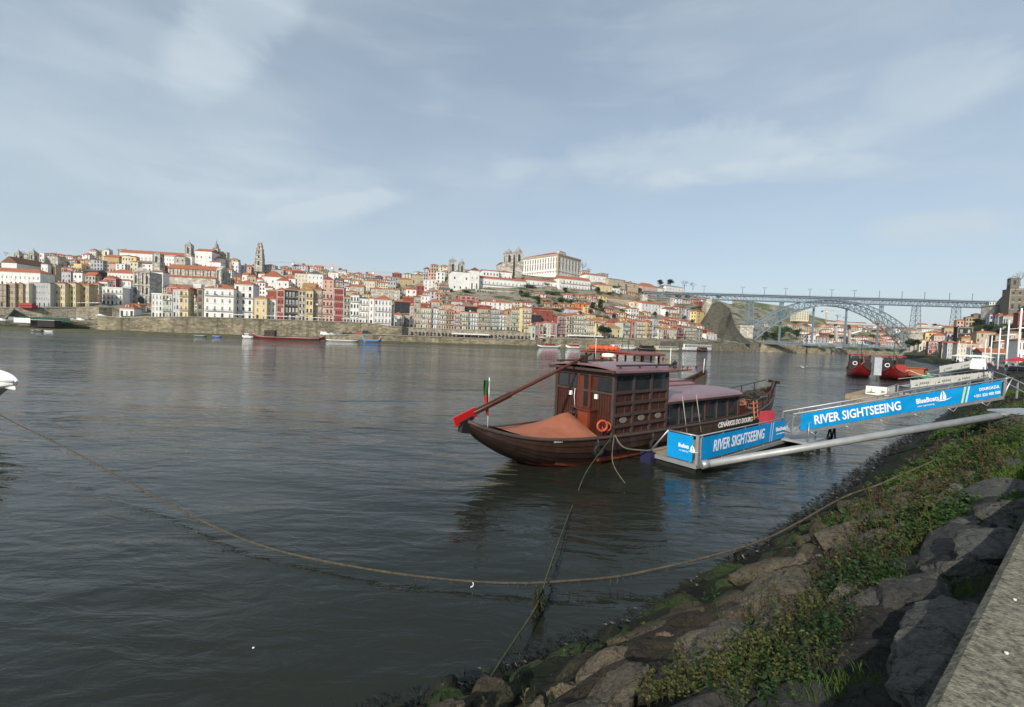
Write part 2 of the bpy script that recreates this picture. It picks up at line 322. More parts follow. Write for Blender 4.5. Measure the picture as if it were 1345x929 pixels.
# ================================================================== houses
def roof_mb(w, d, h, kind, ov=.35):
    m = MB(); x0, x1, y0, y1 = -ov, w+ov, -ov, d+ov
    if kind == 'f':
        return m.box(-.12, w+.12, -.12, d+.12, 0, max(h, .5))
    e = [(x0,y0,0),(x1,y0,0),(x1,y1,0),(x0,y1,0),(x0,y0,.22),(x1,y0,.22),(x1,y1,.22),(x0,y1,.22)]
    if kind == 'h':
        if w >= d: r = [(x0+(y1-y0)/2,(y0+y1)/2,h),(x1-(y1-y0)/2,(y0+y1)/2,h)]
        else: r = [((x0+x1)/2,y0+(x1-x0)/2,h),((x0+x1)/2,y1-(x1-x0)/2,h)]
        m.add(e+r, [(3,2,1,0),(0,1,5,4),(1,2,6,5),(2,3,7,6),(3,0,4,7)] + ([(4,5,9,8),(5,6,9),(6,7,8,9),(7,4,8)] if w >= d else [(4,5,8),(5,6,9,8),(6,7,9),(7,4,8,9)]))
    elif kind == 'G':   # ridge front to back (gable faces river)
        r = [((x0+x1)/2,y0,h+.2),((x0+x1)/2,y1,h+.2)]
        m.add(e+r, [(0,1,5,8,4),(1,2,6,5),(2,3,7,9,6),(3,0,4,7),(5,6,9,8),(7,4,8,9),(3,2,1,0)])
    else:               # 'X' ridge along the facade
        r = [(x0,(y0+y1)/2,h+.2),(x1,(y0+y1)/2,h+.2)]
        m.add(e+r, [(0,1,5,4),(1,2,6,9,5),(2,3,7,6),(3,0,4,8,7),(4,5,9,8),(6,7,8,9),(3,2,1,0)])
    return m
def winmesh(kind):
    m = MB()
    fm = {'w':0,'d':1,'r':2,'g':3}[kind]
    f = .13
    m.box(-.5+f,.5-f,-.03,0,.0,1-.08,9 if False else 4)
    for x0,x1,z0,z1 in ((-.5,-.5+f,0,1),(.5-f,.5,0,1),(-.5+f,.5-f,1-.08,1),(-.04,.04,0,.92),(-.5+f,-.04,.6,.65),(.04,.5-f,.6,.65)):
        m.box(x0,x1,-.07 if abs(x0)>.2 else -.055,0,z0,z1,fm)
    m.box(-.6,.6,-.14,0,-.08,0,5)
    o = m.build('window', [M_white, M_dark, mat('red_frame',(.3,.04,.03),.6), mat('stone_frame',(.45,.41,.34),.8), M_glass, M_trim])
    me = o.data; bpy.data.objects.remove(o); return me
WIN = {k: winmesh(k) for k in 'wdrg'}
def closedwin(c, nm):
    m = MB().box(-.5,.5,-.06,0,0,1,0); m.box(-.02,.02,-.075,-.06,0,1,1); m.box(-.6,.6,-.14,0,-.08,0,2)
    for k in range(7): m.box(-.42,.42,-.07,-.06,.1+k*.12,.13+k*.12,1)
    o = m.build('window', [mat(nm, c, .6, .1), M_dark, M_trim]); me = o.data; bpy.data.objects.remove(o); return me
SHUT = [closedwin((.6,.58,.52),'shutter_white'), closedwin((.06,.12,.08),'shutter_green'), closedwin((.16,.07,.04),'shutter_brown')]
rw = random.Random(99); LAUN = [mat('laundry_'+n, c, .9, .05) for n, c in (('white',(.7,.7,.7)),('blue',(.1,.18,.4)),('red',(.4,.07,.07)))]
def balmesh():
    m = MB(); m.box(-.5,.5,-.75,0,-.12,0,0)
    m.box(-.5,.5,-.75,-.71,.95,1.0,1); m.box(-.5,-.49,-.71,0,.95,1.0,1); m.box(.49,.5,-.71,0,.95,1.0,1)
    for i in range(25):
        x = -.497+i*.994/24; m.box(x-.003,x+.003,-.745,-.715,0,.95,1)
    o = m.build('balcony', [M_trim, M_iron]); me = o.data; bpy.data.objects.remove(o); return me
BAL = balmesh()
HOUSES = []   # records for labels
COVER = np.zeros((940, 1500), bool)
def corner(px0, px1, yb, D, th):
    A = at(px0, yb, D); u = Vector((math.cos(th), math.sin(th), 0)); r = ray(px1, yb)
    den = r.x*u.y - r.y*u.x; w_ = (A.x*r.y - A.y*r.x) / den
    return A, u, w_
def house(x0, x1, yt, yb, col, roof='t', kind='h', fl=3, cols=None, rh=3.5, ws='w', bal=0, detail=1, D=None, th=None, depth=None, side=0, cat='house', name='house', label=None, topfl=None, arch=0, rec=True, sink=2.5, chim=None, group=None):
    xm = (x0+x1)/2
    D = D or dep(xm, yb); th = TH(xm) if th is None else th
    A, u, W = corner(x0, x1, yb, D, th)
    if W <= 0: W = 5
    H = at(x0, yt, D).z - A.z; rz = th; base = A - Vector((0,0,sink)); H += sink
    d = depth or max(6, min(W*.9, 14))
    R_ = rh*D/F
    root = thing(name, label, cat, base, rz, group)
    wm = WALL[col]
    m = MB().box(0, W, 0, d, 0, H)
    if kind == 'G': m.add([(0,0,H),(W,0,H),(W/2,0,H+R_)], [(0,1,2)]); m.add([(0,d,H),(W,d,H),(W/2,d,H+R_)], [(1,0,2)])
    if kind == 'X':
        m.add([(0,0,H),(0,d,H),(0,d/2,H+R_)], [(1,0,2)]); m.add([(W,0,H),(W,d,H),(W,d/2,H+R_)], [(0,1,2)])
    cols = cols or max(2, int(W/2.8)); vis = H - sink; fh = vis / fl; cw = W/cols
    wins = [(i, f) for f in range(fl) for i in range(cols)]
    ww = min(1.25, cw*.5); wh = min(fh*.62, 2.3)
    mats = [wm, M_glass, M_trim]
    if detail == 0:
        for i, f in wins:
            if random.random() < .12: continue
            x = (i+.5)*cw; z = sink + f*fh + fh*.2
            m.box(x-ww/2, x+ww/2, -.05, 0, z, z+wh, 1)
        vx = xm < 690
        nd = max(1, int(d/3.5))
        for f in range(fl):
            for j in range(nd):
                y = (j+.5)*d/nd; z = sink+f*fh+fh*.2
                if vx: m.box(W, W+.05, y-ww/2, y+ww/2, z, z+wh, 1)
                else: m.box(-.05, 0, y-ww/2, y+ww/2, z, z+wh, 1)
    wall = m.build('wall', mats, root)
    if detail:
        # string course / cornice and corner pilasters
        t_ = MB()
        for f in range(1, fl): t_.box(-.02, W+.02, -.1, 0, sink+f*fh-.1, sink+f*fh+.1)
        t_.box(-.05, W+.05, -.22, 0, H-.45, H-.03)
        for x in (0, W-.3): t_.box(x, x+.3, -.06, 0, sink, H-.5)
        t_.build('cornice', M_trim if col in 'WCYPGLNRA' else WALL['T'], root)
        for i, f in wins:
            x = (i+.5)*cw; z = sink+f*fh+fh*.16; hh = wh
            if f == 0 and arch != 2: z = sink; hh = fh*.72
            if f == 0 and i % 2 == 0 and bal != 9:
                o = bpy.data.objects.new('door', WIN['d' if ws != 'r' else 'r'])
            else: o = bpy.data.objects.new('window', WIN[ws] if rw.random() < .8 else rw.choice(SHUT))
            C.objects.link(o); o.parent = root; o.location = (x, -.0, z); o.scale = (ww, 1, hh)
        if bal:
            for f in range(1, fl):
                if bal == 2 or f % 2 == 1 or fl < 4:
                    o = bpy.data.objects.new('balcony', BAL); C.objects.link(o); o.parent = root
                    o.location = (W/2, -.1, sink+f*fh+.12); o.scale = (W*.92, 1, 1)
                    if rw.random() < .16:
                        x_ = rw.uniform(.15,.7)*W; MB().box(x_, x_+rw.uniform(.8,1.8), -.9, -.87, sink+f*fh+.2, sink+f*fh+1.1).build('laundry', rw.choice(LAUN), root)
        if side:   # windows on the visible side wall
            nd = max(1, int(d/3.6))
            for f in range(fl):
                for j in range(nd):
                    o = bpy.data.objects.new('window', WIN[ws]); C.objects.link(o); o.parent = root
                    o.scale = (ww, 1, wh); y = (j+.5)*d/nd; z = sink+f*fh+fh*.16
                    if side > 0: o.location = (W, y, z); o.rotation_euler = (0,0,rad(90))
                    else: o.location = (0, y, z); o.rotation_euler = (0,0,rad(-90))
    r_ = roof_mb(W, d, R_, 'f' if roof == 'f' else kind)
    ro = r_.build('roof', ROOF[roof] if roof in ROOF else wm, root); ro.location = (0,0,H+.01 if kind != 'G' and kind != 'X' else H+.06)
    if detail and roof != 'f' and kind == 'h' and W > 7 and rw.random() < .5 and R_ > 1.6:
        x_ = W*rw.uniform(.35,.6); dm = MB().box(x_-.8,x_+.8,.5,d*.4,.3,R_*.55+.6,0); dm.add([(x_-1,.3,R_*.55+.62),(x_+1,.3,R_*.55+.62),(x_+1,d*.4,R_*.55+.62),(x_-1,d*.4,R_*.55+.62),(x_,.3,R_*.55+1.2),(x_,d*.4,R_*.55+1.2)], [(0,1,4),(1,2,5,4),(0,4,5,3),(2,3,5),(3,2,1,0)], 1); dm.box(x_-.4,x_+.4,.45,.5,.7,R_*.55+.4,2)
        dm.build('dormer', [wm, ROOF[roof], M_glass], ro)
    if chim if chim is not None else (random.random() < .55 and roof != 'f' and detail is not None):
        cx = random.uniform(.2,.8)*W; cz = R_*.35
        c = MB().box(cx-.35, cx+.35, d*.5-.3, d*.5+.3, 0, cz+1.6, 0); c.box(cx-.45,cx+.45,d*.5-.4,d*.5+.4,cz+1.6,cz+1.8,1)
        co = c.build('chimney', [wm if col in 'WCTG' else WALL['C'], ROOF['b']], ro)
    if rec: HOUSES.append(dict(a=(x1-x0)*(yb-yt), o=root, x=xm, yb=yb, col=col, fl=fl, w=W, yt=yt, roof=roof, label=label))
    COVER[int(max(0,yt-rh+1)):int(yb)+1, int(max(0,x0)):int(max(0,x1))] = True
    return root
SPEC = """
0 8 374 403 B f 4 2 0|w
9 20 372.5 403 T f 4 4 0|g
20 30 373 403 O t 4 4 2.5|g
30 38 372.5 403 C f 4 3 0|w
38 66 371 403 G g 4 9 1.5|w
67 85.5 372 403 Y b 4 6 3|w
86 99.5 372 403 Y t 4 4 3|w
100 117 373.5 402.5 O t 3 4 3.5|w
134 161 377.5 400 W f 3 5 0|w b
199 213 386 416 W f 4 3 0|w
213 226 387 416 N f 4 3 0|w b
227 235 380 416.5 L t 4 2 3|w
235 247 380 417 Y t 4 2 3|w b
258.5 266.5 379.5 417 K b 4 1 2|d
267 306.5 378 418 W t 4 4 7|w b
307 332 373 418.5 W t 5 3 6.5|d b
334 350 392 420 Y o 3 2 4.5|w
350 362 393 420 W t 3 2 4.5|w
363 373 381 420.5 R t 4 2 4|r
374 391.5 380 421 D b 4 4 5|w
392 400.5 381 421.5 S o 5 2 4|d
401 410.5 382 422 Y o 4 2 6|d b
411 422 380 422 T b 4 3 4|w B
422.5 437 383 422.5 P f 4 3 0|r B
437.5 451 378.5 423.5 R f 5 5 0|r
451.5 459 390 424 S b 4 2 3|d b
459.5 471 387 424.5 W b 4 3 3|d b
471.5 483.5 392 425 W g 4 3 3|w B
484 490.5 392 426.5 W t 4 1 4|w
491 513.5 393 432 W t 5 5 6.5|w b
514 516 402 430 P t 4 1 2|w
516.5 529 413.5 428 W t 2 2 4|w
530 537.5 414 427.5 N b 2 2 2|w b
537.8 542.5 402 430.5 P t 5 1 2|w
543 551.5 390 431 T b 6 2 3|w b
552 558.5 405 431.5 C t 4 2 2|w B
558.8 566 405 432 C b 4 3 2.5|w B
566.3 575.5 405 432 W b 4 3 2.5|w B
576 585.5 407.5 432.3 C t 4 3 3|w B
586 595.5 408 432.6 T t 4 3 3|r B
595.8 603.5 412.5 432.8 P t 4 2 3|w B
603.8 614.5 410 433 C t 4 3 2.5|w B
614.8 628.3 411 433.2 W t 4 4 2.5|w B
628.8 643 405.5 433.5 T m 5 4 4|w B
643.3 655.8 407 433.6 N m 5 3 2.5|w B
656 664.8 413.5 433.8 W t 4 2 3|w B
665 669.5 408 434 O t 4 1 3|w
670 684 407 434.5 N t 5 4 4|w B
684.5 697 404.5 437 Y t 5 3 4|w B
698 702.8 428 443.5 N t 2 1 2|w
703 712.8 425 444 R t 4 3 2.5|w
713 722.6 424 444 C t 4 2 3|w
722.9 731 425 444 R t 3 2 2.5|w
731.5 742.5 415.5 443 R b 6 3 4.5|w B
743 750.5 415 443 C t 5 2 4|r B
750.8 766.5 414 443 C t 5 5 4.5|w B
767 781.5 421 443 C t 4 5 3|w b
782 789 424.5 443.5 Y t 3 2 3|w
789.3 797.5 427 443.5 P t 3 2 3|w
798.5 816.5 431 444 Y o 2 6 7|w
817 829 423.5 444.3 N t 4 3 3|w B
829.2 833 422.5 444.4 R t 4 1 3|w
833.3 848.5 422 444.6 C t 4 4 3.5|w B
848.8 856.5 422.5 444.8 O t 4 2 3|w B
856.8 864 418.5 445 G g 5 2 2|w b
864.5 871 432.5 445.3 C o 3 2 5|w
871.2 876 432.5 445.4 R f 3 1 0|w
876.2 888 432.5 445.8 C o 3 4 6|w
888.4 897.7 430 446.2 R t 4 2 4|w B
898 913.5 430.5 446.6 C b 4 4 3|w B
914 922 432 447 S g 3 2 2|d
927 941 439 447.5 W f 1 3 0|d
"""
for ln in SPEC.strip().split('\n'):
    a, b_ = ln.split('|'); q = a.split(); st = b_.split()
    house(float(q[0]), float(q[1]), float(q[2]), float(q[3]), q[4], q[5], 'h', int(q[6]), int(q[7]), float(q[8]), ws=st[0], bal=(2 if 'B' in b_ else 1 if 'b' in b_ else 0),
          side=1 if float(q[0]) in (100,161,213,235,332,491) else 0)
# behind / on the slope: x0 x1 yt yb col roof kind floors cols rh
SLOPE = """
161 172 377 399 G f h 3 3 0
157 176 405 415.5 W t h 1 3 7
120 130 373 392 S t h 3 3 3
129 141 370 384 W t h 2 4 3
137 152 366 380 R t G 2 3 4
141 175 358 372 W t h 2 7 6
144 172 368 380 W t h 2 5 3
112 125 362 380 S t X 3 3 5
108 128 356 372 D g X 2 2 3
96 108 358 375 W b G 2 2 2
97 107 349.5 362 Y f G 2 3 3
119 127 341 361 G b h 4 2 2
127 135 342 364 G g h 5 2 1
136 156 337.5 348 O t X 1 5 4
152 164 347 360 W f h 4 2 0
136 152 346 357 P t h 2 4 3
160 172 336 350 C b h 2 3 2
172 179 337.5 354 Y b h 3 2 2
170 181 344 356 C t h 2 2 2
178 200 346 356 W m h 2 3 3
219 249 377 390 R t h 2 4 4
222 231 375 384 W t h 2 2 3
254 264 376 386 W f G 1 1 3
282 296 368 376 W t h 1 2 3
304 313 344 361 W f h 4 2 0
313 321 346 364 L f h 5 2 0
321 330 350 362 P t h 3 2 3
326 337 349 362 T t h 3 3 2
347 361 348 360 S t h 3 4 2
356 372 354 366 G g h 2 4 2
324 336 363 379 T t h 2 2 3
318 326 361 376 W t X 2 2 3
337 345 367 382 W t h 2 2 4
345 371 363 381 W t G 2 3 8
363 379 368.5 384 W t G 2 2 4.5
336 348 371 392 W t h 4 3 3
348 358 378 392 W t h 2 2 3
351 366 383 394 R o X 1 1 3
383 397 356 368 R t h 3 4 4
373 387 362 374 R t h 3 3 3
387 404 359 380 C g h 4 4 1.5
404 424 359.5 380 W g G 3 4 4
424 438 367 384 P m G 3 2 4
433 439 360 374 W f h 2 1 0
379 388 366 381 W t h 3 2 2
397 414 377 386 O o X 1 2 6
404 416 373 385 O t h 3 3 2
451 470 383 394 T t h 2 3 3
460 478 376 388 S t X 2 4 3
478 492 369 382 C t h 2 4 3
487 503 379 394 S t h 1 1 3
503 525 379.5 396 S t h 3 4 2.5
509 520 368.5 381 G g h 2 3 1
522 545 366.5 376 O t h 2 5 3
541 560 361 372 T t h 2 4 3
556 565 360 372 G g h 3 3 1
562 573 354.5 371 P m h 4 3 1
573 584 357.5 372 W f h 3 2 0
557 572 368 380 W f h 3 3 0
572 577 373 380 C t X 2 1 1
533 547 380 392 W t G 2 2 3
547 557 376 392 R t h 3 2 3
548 567 388 400 W t h 2 4 2
565 576 383 397 L t h 3 2 3
572 581 386 399 P t h 3 2 2
580 594 388.5 399 K m h 2 3 3.5
594 607 396 405 L t G 1 1 4.5
602 628 388.5 398 R m h 2 4 3
606 628 402.5 412 D t X 1 1 2
518 538 396.5 412 D t X 1 1 2
529 545 391 406 R t X 2 1 2.5
550 564 400 411 R t X 1 1 2.5
563 581 396 408 S t h 2 4 4
581 596 400 410 T t h 2 3 3
596 610 402 412 P b h 2 3 3
610 628 411 416 R t h 1 2 2.5
634 672 396 410 W t h 3 6 4.5
628 646 402 410 R m h 1 2 3
700 726 405 417 R b X 1 2 2
698 711 414 425 D b X 2 1 2
712 726 409 424 R t X 2 1 2
706 727 392.5 397 T t h 1 3 2.5
740 752 399 408 T t h 2 2 2.5
744 765 406 416 L t G 1 2 3
759 770 399 413 A t h 3 2 2.5
767 772 404 414 Y f h 3 1 0
768 782 413.5 422 Y t h 2 3 3
783 803 420 430 O o h 1 4 4.5
803 818 424 434 P m h 1 1 7
798 829 391 401 T t h 2 9 2.5
803 827 401.5 407 W t X 1 6 2
828 839 405.5 416 W t X 2 3 2
832 842 397 408 C f h 2 2 0
842 880 398 416 W t h 4 9 4
874 891 406 418 W b h 3 5 4.5
891 901 403.5 420 S m h 4 3 3.5
900 913 406 422 L g h 5 3 1
914 928 409 427 Y t h 4 2 3
785 804 374 384 Y t h 2 4 3
770 796 360.5 373 W t X 2 4 3
766 774 356 365 C t h 2 3 2
789 799 359 368 S g h 2 3 1
799 821 366 382 T g h 4 6 2
820 838 371 386 T m h 3 5 2.5
806 814 379 385 W f h 1 2 0
842 863 375.5 390 P t h 3 6 5.5
861 873 378 388 W t h 2 3 3
874 898 375 386 W m h 2 6 2
"""
for ln in SLOPE.strip().split('\n'):
    q = ln.split(); X0, X1, YT, YB = map(float, q[:4])
    house(X0, X1, YT, YB, q[4], q[5], q[6], int(q[7]), int(q[8]), float(q[9]), ws='w', detail=1 if (X1-X0) > 13 and float(q[3]) > 370 and q[4] != 'D' and not (q[6]=='X' and int(q[7])==1) and int(q[8]) > 2 else 0, depth=None)
# ================================================================== churches, palace, towers
def frame(xm, yb, D=None, th=None):
    D = D or dep(xm, yb); th = TH(xm) if th is None else th
    return at(xm, yb, D), D, th
M_lead = mat('dome_lead', (.3,.3,.27), .8, .3, .5)
def tower(label, x0, x1, yt, yb, stone='S', cap='dome', caph=6, D=None, th=None, op=(.62,.9), name='bell_tower'):
    xm = (x0+x1)/2; A, D, th = frame(xm, yb, D, th); W = (x1-x0)*D/F*.84; H = at(xm, yt, D).z - A.z; ch = caph*D/F
    r = thing(name, label, 'tower', A - Vector((0,0,3)), th); H += 3; h2 = W/2
    m = MB().box(-h2,h2,-h2,h2,0,H)
    for z in (H*.45, H*.6, H-.5): m.box(-h2-.35,h2+.35,-h2-.35,h2+.35,z,z+.5)
    for sx in (-1,1):
        for sy in (-1,1): m.box(sx*h2-.35,sx*h2+.35,sy*h2-.35,sy*h2+.35,0,H-.5)
    m.build('shaft', WALL[stone], r)
    for a in range(4):
        o = MB(); zz0, zz1 = H*op[0], H*op[1]-.1; ww = W*.18
        pts = [(-ww,zz0),(ww,zz0)] + [(ww*math.cos(t), zz1-ww+ww*math.sin(t)) for t in [math.pi*k/8 for k in range(9)]]
        o.add([(x,-h2-.06,z) for x,z in pts]+[(x,-h2+.1,z) for x,z in pts], [tuple(range(len(pts)))]+[(i,(i+1)%len(pts)+0,(i+1)%len(pts)+len(pts),i+len(pts)) for i in range(len(pts))])
        ob = o.build('belfry_opening', M_glass, r); ob.rotation_euler = (0,0,a*math.pi/2)
    c = MB()
    if cap == 'dome':
        c.lathe([(h2*.95,0),(h2*.95,ch*.1),(h2*.85,ch*.3),(h2*.6,ch*.5),(h2*.3,ch*.6),(h2*.2,ch*.62),(h2*.2,ch*.78),(h2*.05,ch*.86),(.12,ch*1.05)], n=12)
    else:
        c.add([(-h2-.5,-h2-.5,0),(h2+.5,-h2-.5,0),(h2+.5,h2+.5,0),(-h2-.5,h2+.5,0),(0,0,ch*.75)], [(0,1,4),(1,2,4),(2,3,4),(3,0,4),(3,2,1,0)])
        c.bar((0,0,ch*.7),(0,0,ch*1.05),.25,.25)
    c.bar((-.6,0,ch*.97),(.6,0,ch*.97),.18,.18)
    for sx in (-1,1):
        for sy in (-1,1): c.lathe([(.3,0),(.35,.4),(.12,1.2),(.02,1.9)], (sx*(h2-.2),sy*(h2-.2),0), 6)
    co = c.build('cupola', M_lead, r); co.location = (0,0,H+.01)
    COVER[int(yt-caph):int(yb), int(x0):int(x1)] = True
    return r
H_ = lambda *a, **k: house(*a, **k)
H_(-60, 53, 353.5, 374, 'W', 't', 'h', 2, 19, 6, label='long white convent with an orange roof and two rows of windows at far left', cat='convent', name='convent_building', detail=1, depth=14, D=dep(10,376))
H_(54, 63, 347, 374, 'W', 'g', 'G', 3, 2, 2.5, label='tall white gabled house end right of the long white convent', detail=1)
tmu = H_(63.6, 73, 348.5, 374, 'T', 'f', 'h', 3, 1, 0, label='tan blank-walled house with a dark cypress tree mural on it', detail=None)
H_(73.5, 93, 357, 372, 'L', 't', 'h', 2, 5, 4, label='pale lilac long house with tall windows right of the tree mural', detail=1)
H_(2, 22, 345, 358, 'W', 'b', 'G', 1, 1, 8.5, label='white gabled church front with brown roof and dark round window above convent', cat='church', name='church_building', detail=0, depth=34)
tower('small grey bell tower, left one of the pair above the white convent', 21.5, 28, 334, 350, cap='pyr', caph=7)
tower('small grey bell tower, right one of the pair above the white convent', 41, 47.5, 333, 352, cap='pyr', caph=7)
H_(52, 58, 333, 350, 'W', 'f', 'h', 3, 2, 0, label='slim white block with a black side beside the grey bell towers', detail=0)
H_(60, 76, 336, 352, 'S', 't', 'h', 1, 3, 2, label='large grey stone block under orange roofs on the left skyline', detail=0)
# church with carved stone front and white annex
A, D, th = frame(186, 398); r = thing('church_building', 'carved grey stone church front with an arched door and steps, left of long church', 'church', A-Vector((0,0,3)), th)
sc_ = D/F; W = 20*sc_; Hh = (398-357)*sc_+3
m = MB().box(-W/2,W/2,0,14,0,Hh)
for i in range(5): x = -W/2+.2+i*(W-1.4)/4; m.box(x,x+1,-.5,0,2,Hh-1)
for z in (Hh*.32, Hh*.6, Hh-1): m.box(-W/2-.4,W/2+.4,-.8,0,z,z+.7)
m.add([(-W/2-.4,-.6,Hh),(W/2+.4,-.6,Hh),(W*.2,-.6,Hh+2.2),(0,-.6,Hh+3.4),(-W*.2,-.6,Hh+2.2),(-W/2-.4,.6,Hh),(W/2+.4,.6,Hh),(W*.2,.6,Hh+2.2),(0,.6,Hh+3.4),(-W*.2,.6,Hh+2.2)],
      [(0,1,2,3,4),(9,8,7,6,5),(0,5,6,1),(1,6,7,2),(2,7,8,3),(3,8,9,4),(4,9,5,0)])
for x in (-W/2,-W*.25,W*.25,W/2): m.lathe([(.5,0),(.6,.5),(.2,1.6),(.05,2.6)], (x,0,Hh), 6)
m.build('front_wall', WALL['S'], r)
o = MB()
for x in (-W*.3, W*.3): o.box(x-.8,x+.8,-.06,0,Hh*.66,Hh*.88); o.box(x-.8,x+.8,-.06,0,Hh*.36,Hh*.55)
o.box(-1.1,1.1,-.06,0,Hh*.66,Hh*.9); o.box(-1.3,1.3,-.06,0,Hh*.4,Hh*.55); o.build('niche', M_glass, r)
pts = [(-1.7,0),(1.7,0)]+[(1.7*math.cos(t),6+1.7*math.sin(t)) for t in [math.pi*k/8 for k in range(9)]]
MB().add([(x,-.9,z) for x,z in pts]+[(x,-.1,z) for x,z in pts], [tuple(range(len(pts)))]+[(i,(i+1)%len(pts),(i+1)%len(pts)+len(pts),i+len(pts)) for i in range(len(pts))]).build('arched_door', M_glass, r)
COVER[352:398,175:197] = True
wa = H_(197.5, 214, 357, 388, 'W', 'b', 'X', 3, 3, 2, label='white church annex with stone pilasters and ground arcade below the bell tower', cat='church', name='church_building', detail=1, ws='g')
tower('brown stone square bell tower over the white church annex at left', 203, 212.5, 334, 360, cap='pyr', caph=3, D=dep(207,380))
# long gothic church
A, D, th = frame(216, 372, None, TH(216)); A2, u, W = corner(215, 283, 374, D, th)
r = thing('church_building', 'long stone church with two orange roof tiers and buttresses left of centre', 'church', A2-Vector((0,0,3)), th)
s_ = D/F; h1 = (374-363)*s_+3; h2 = (374-351.5)*s_+3; rid = (374-345)*s_+3
m = MB().box(0,W,0,20,0,h1); m.box(1,W,5,18,h1-.5,h2)
for i in range(7): x = 2+i*(W-6)/6; m.box(x,x+1.0,4.4,5,h1,h2-.4)
m.box(W*.995,W+4,3,20,0,h2+1.5)
m.add([(W+4,3,h2+1.5),(W+4,20,h2+1.5),(W+4,11.5,rid+1),(W-1,3,h2+1.5),(W-1,20,h2+1.5),(W-1,11.5,rid+1)], [(0,1,2),(4,3,5),(0,2,5,3),(1,4,5,2)])
for y in (3,8.5,13.5,19): m.box(W+4,W+5.2,y,y+1,0,h2)
for x in (W-.5, W+3.5): m.box(x,x+1.1,1.8,3,0,h2+1)
m.build('wall', WALL['S'], r)
rr = MB().add([(-.4,-.5,h1+.05),(W,-.5,h1+.05),(W,5,h1+2.2),(-.4,5,h1+2.2),(-.4,-.5,h1+.35),(W,-.5,h1+.35),(W,5,h1+2.5),(-.4,5,h1+2.5)], [(4,5,6,7),(0,1,5,4),(3,2,1,0),(0,4,7,3),(1,2,6,5)])
rr.build('aisle_roof', ROOF['t'], r)
MB().add([(.5,4.2,h2+.05),(W-.9,4.2,h2+.05),(W-.9,18.6,h2+.05),(.5,18.6,h2+.05),(.5,11.5,rid),(W-.9,11.5,rid)], [(0,1,5,4),(2,3,4,5),(3,2,1,0),(1,2,5),(3,0,4)]).build('nave_roof', ROOF['t'], r)
for i in range(6):
    x = 2+(i+.55)*(W-6)/6; MB().box(x-.5,x+.5,4.9,5,h1+2.8,h2-.8).build('window', M_glass, r)
for y in (6,11): MB().box(W+4,W+4.06,y+.4,y+1.8,h1-1,h2-2).build('window', M_glass, r)
COVER[345:374,215:297] = True
# hilltop convent, church and towers
H_(157, 252, 331.5, 345, 'W', 't', 'X', 1, 18, 5, label='very long white building under a long orange roof on the left skyline', cat='convent', name='convent_building', detail=1, depth=18, bal=9)
tower('white lookout turret with a small brown roof on the left skyline', 138, 145.5, 329, 345, 'W', 'pyr', 4)
H_(214, 229, 336, 350, 'W', 'g', 'h', 2, 4, 1, label='pale white house with tall arched windows right of the brown bell tower', detail=1)
H_(230, 243, 337, 352, 'S', 'b', 'G', 2, 2, 2, label='dark ruined stone house below the long orange skyline roof', detail=0)
H_(256, 278, 329.5, 352, 'W', 't', 'X', 2, 4, 4.5, label='big plain white church nave between two stone towers on the left skyline', cat='church', name='church_building', detail=0, depth=20)
tower('stone bell tower with pointed cap at the left end of white hilltop church', 244.5, 252.5, 322.5, 348, cap='pyr', caph=6)
tower('taller domed stone bell tower at the right end of white hilltop church', 280.5, 287.5, 327, 350, cap='dome', caph=12)
H_(278, 291, 339, 352, 'W', 't', 'h', 1, 2, 3.5, label='low white chapel with fan window below the domed hilltop tower', detail=0)
H_(289, 298, 331, 352, 'S', 'f', 'h', 3, 2, 0, label='dark grey stone block right of the domed hilltop tower', detail=0)
H_(274, 290, 344, 354, 'W', 't', 'h', 1, 3, 2.5, label='low white house with orange roof at the foot of the domed tower', detail=0)
# tall baroque tower
A, D, th = frame(341, 352, 640); s_ = D/F; r = thing('bell_tower', 'tall slender grey stone baroque tower standing alone on the skyline left of centre', 'tower', A-Vector((0,0,6)), th)
m = MB(); z = 0
for wpx, hpx in ((8.4,11),(7.6,5.5),(6.4,6.5),(4.6,5),(3,3)):
    a = wpx*s_/2; h = hpx*s_ + (6 if z == 0 else 0); m.box(-a,a,-a,a,z,z+h); m.box(-a-.7,a+.7,-a-.7,a+.7,z+h-.8,z+h)
    for sx in (-1,1):
        for sy in (-1,1): m.box(sx*a-.5,sx*a+.5,sy*a-.5,sy*a+.5,z,z+h-.8); m.lathe([(.5,0),(.6,.8),(.1,3)], (sx*a,sy*a,z+h), 6)
    z += h
m.lathe([(1.4,0),(1.6,.8),(1.2,2.2),(.4,3.2),(.12,4),(.1,6)], (0,0,z), 10); m.build('shaft', WALL['S'], r)
z = 6
for wpx, hpx in ((8.4,11),(7.6,5.5),(6.4,6.5),(4.6,5)):
    a = wpx*s_/2
    MB().box(-a*.28,a*.28,-a-.05,-a,z+hpx*s_*.25,z+hpx*s_*.75).build('belfry_opening', M_glass, r); z += hpx*s_
COVER[320:352,337:346] = True
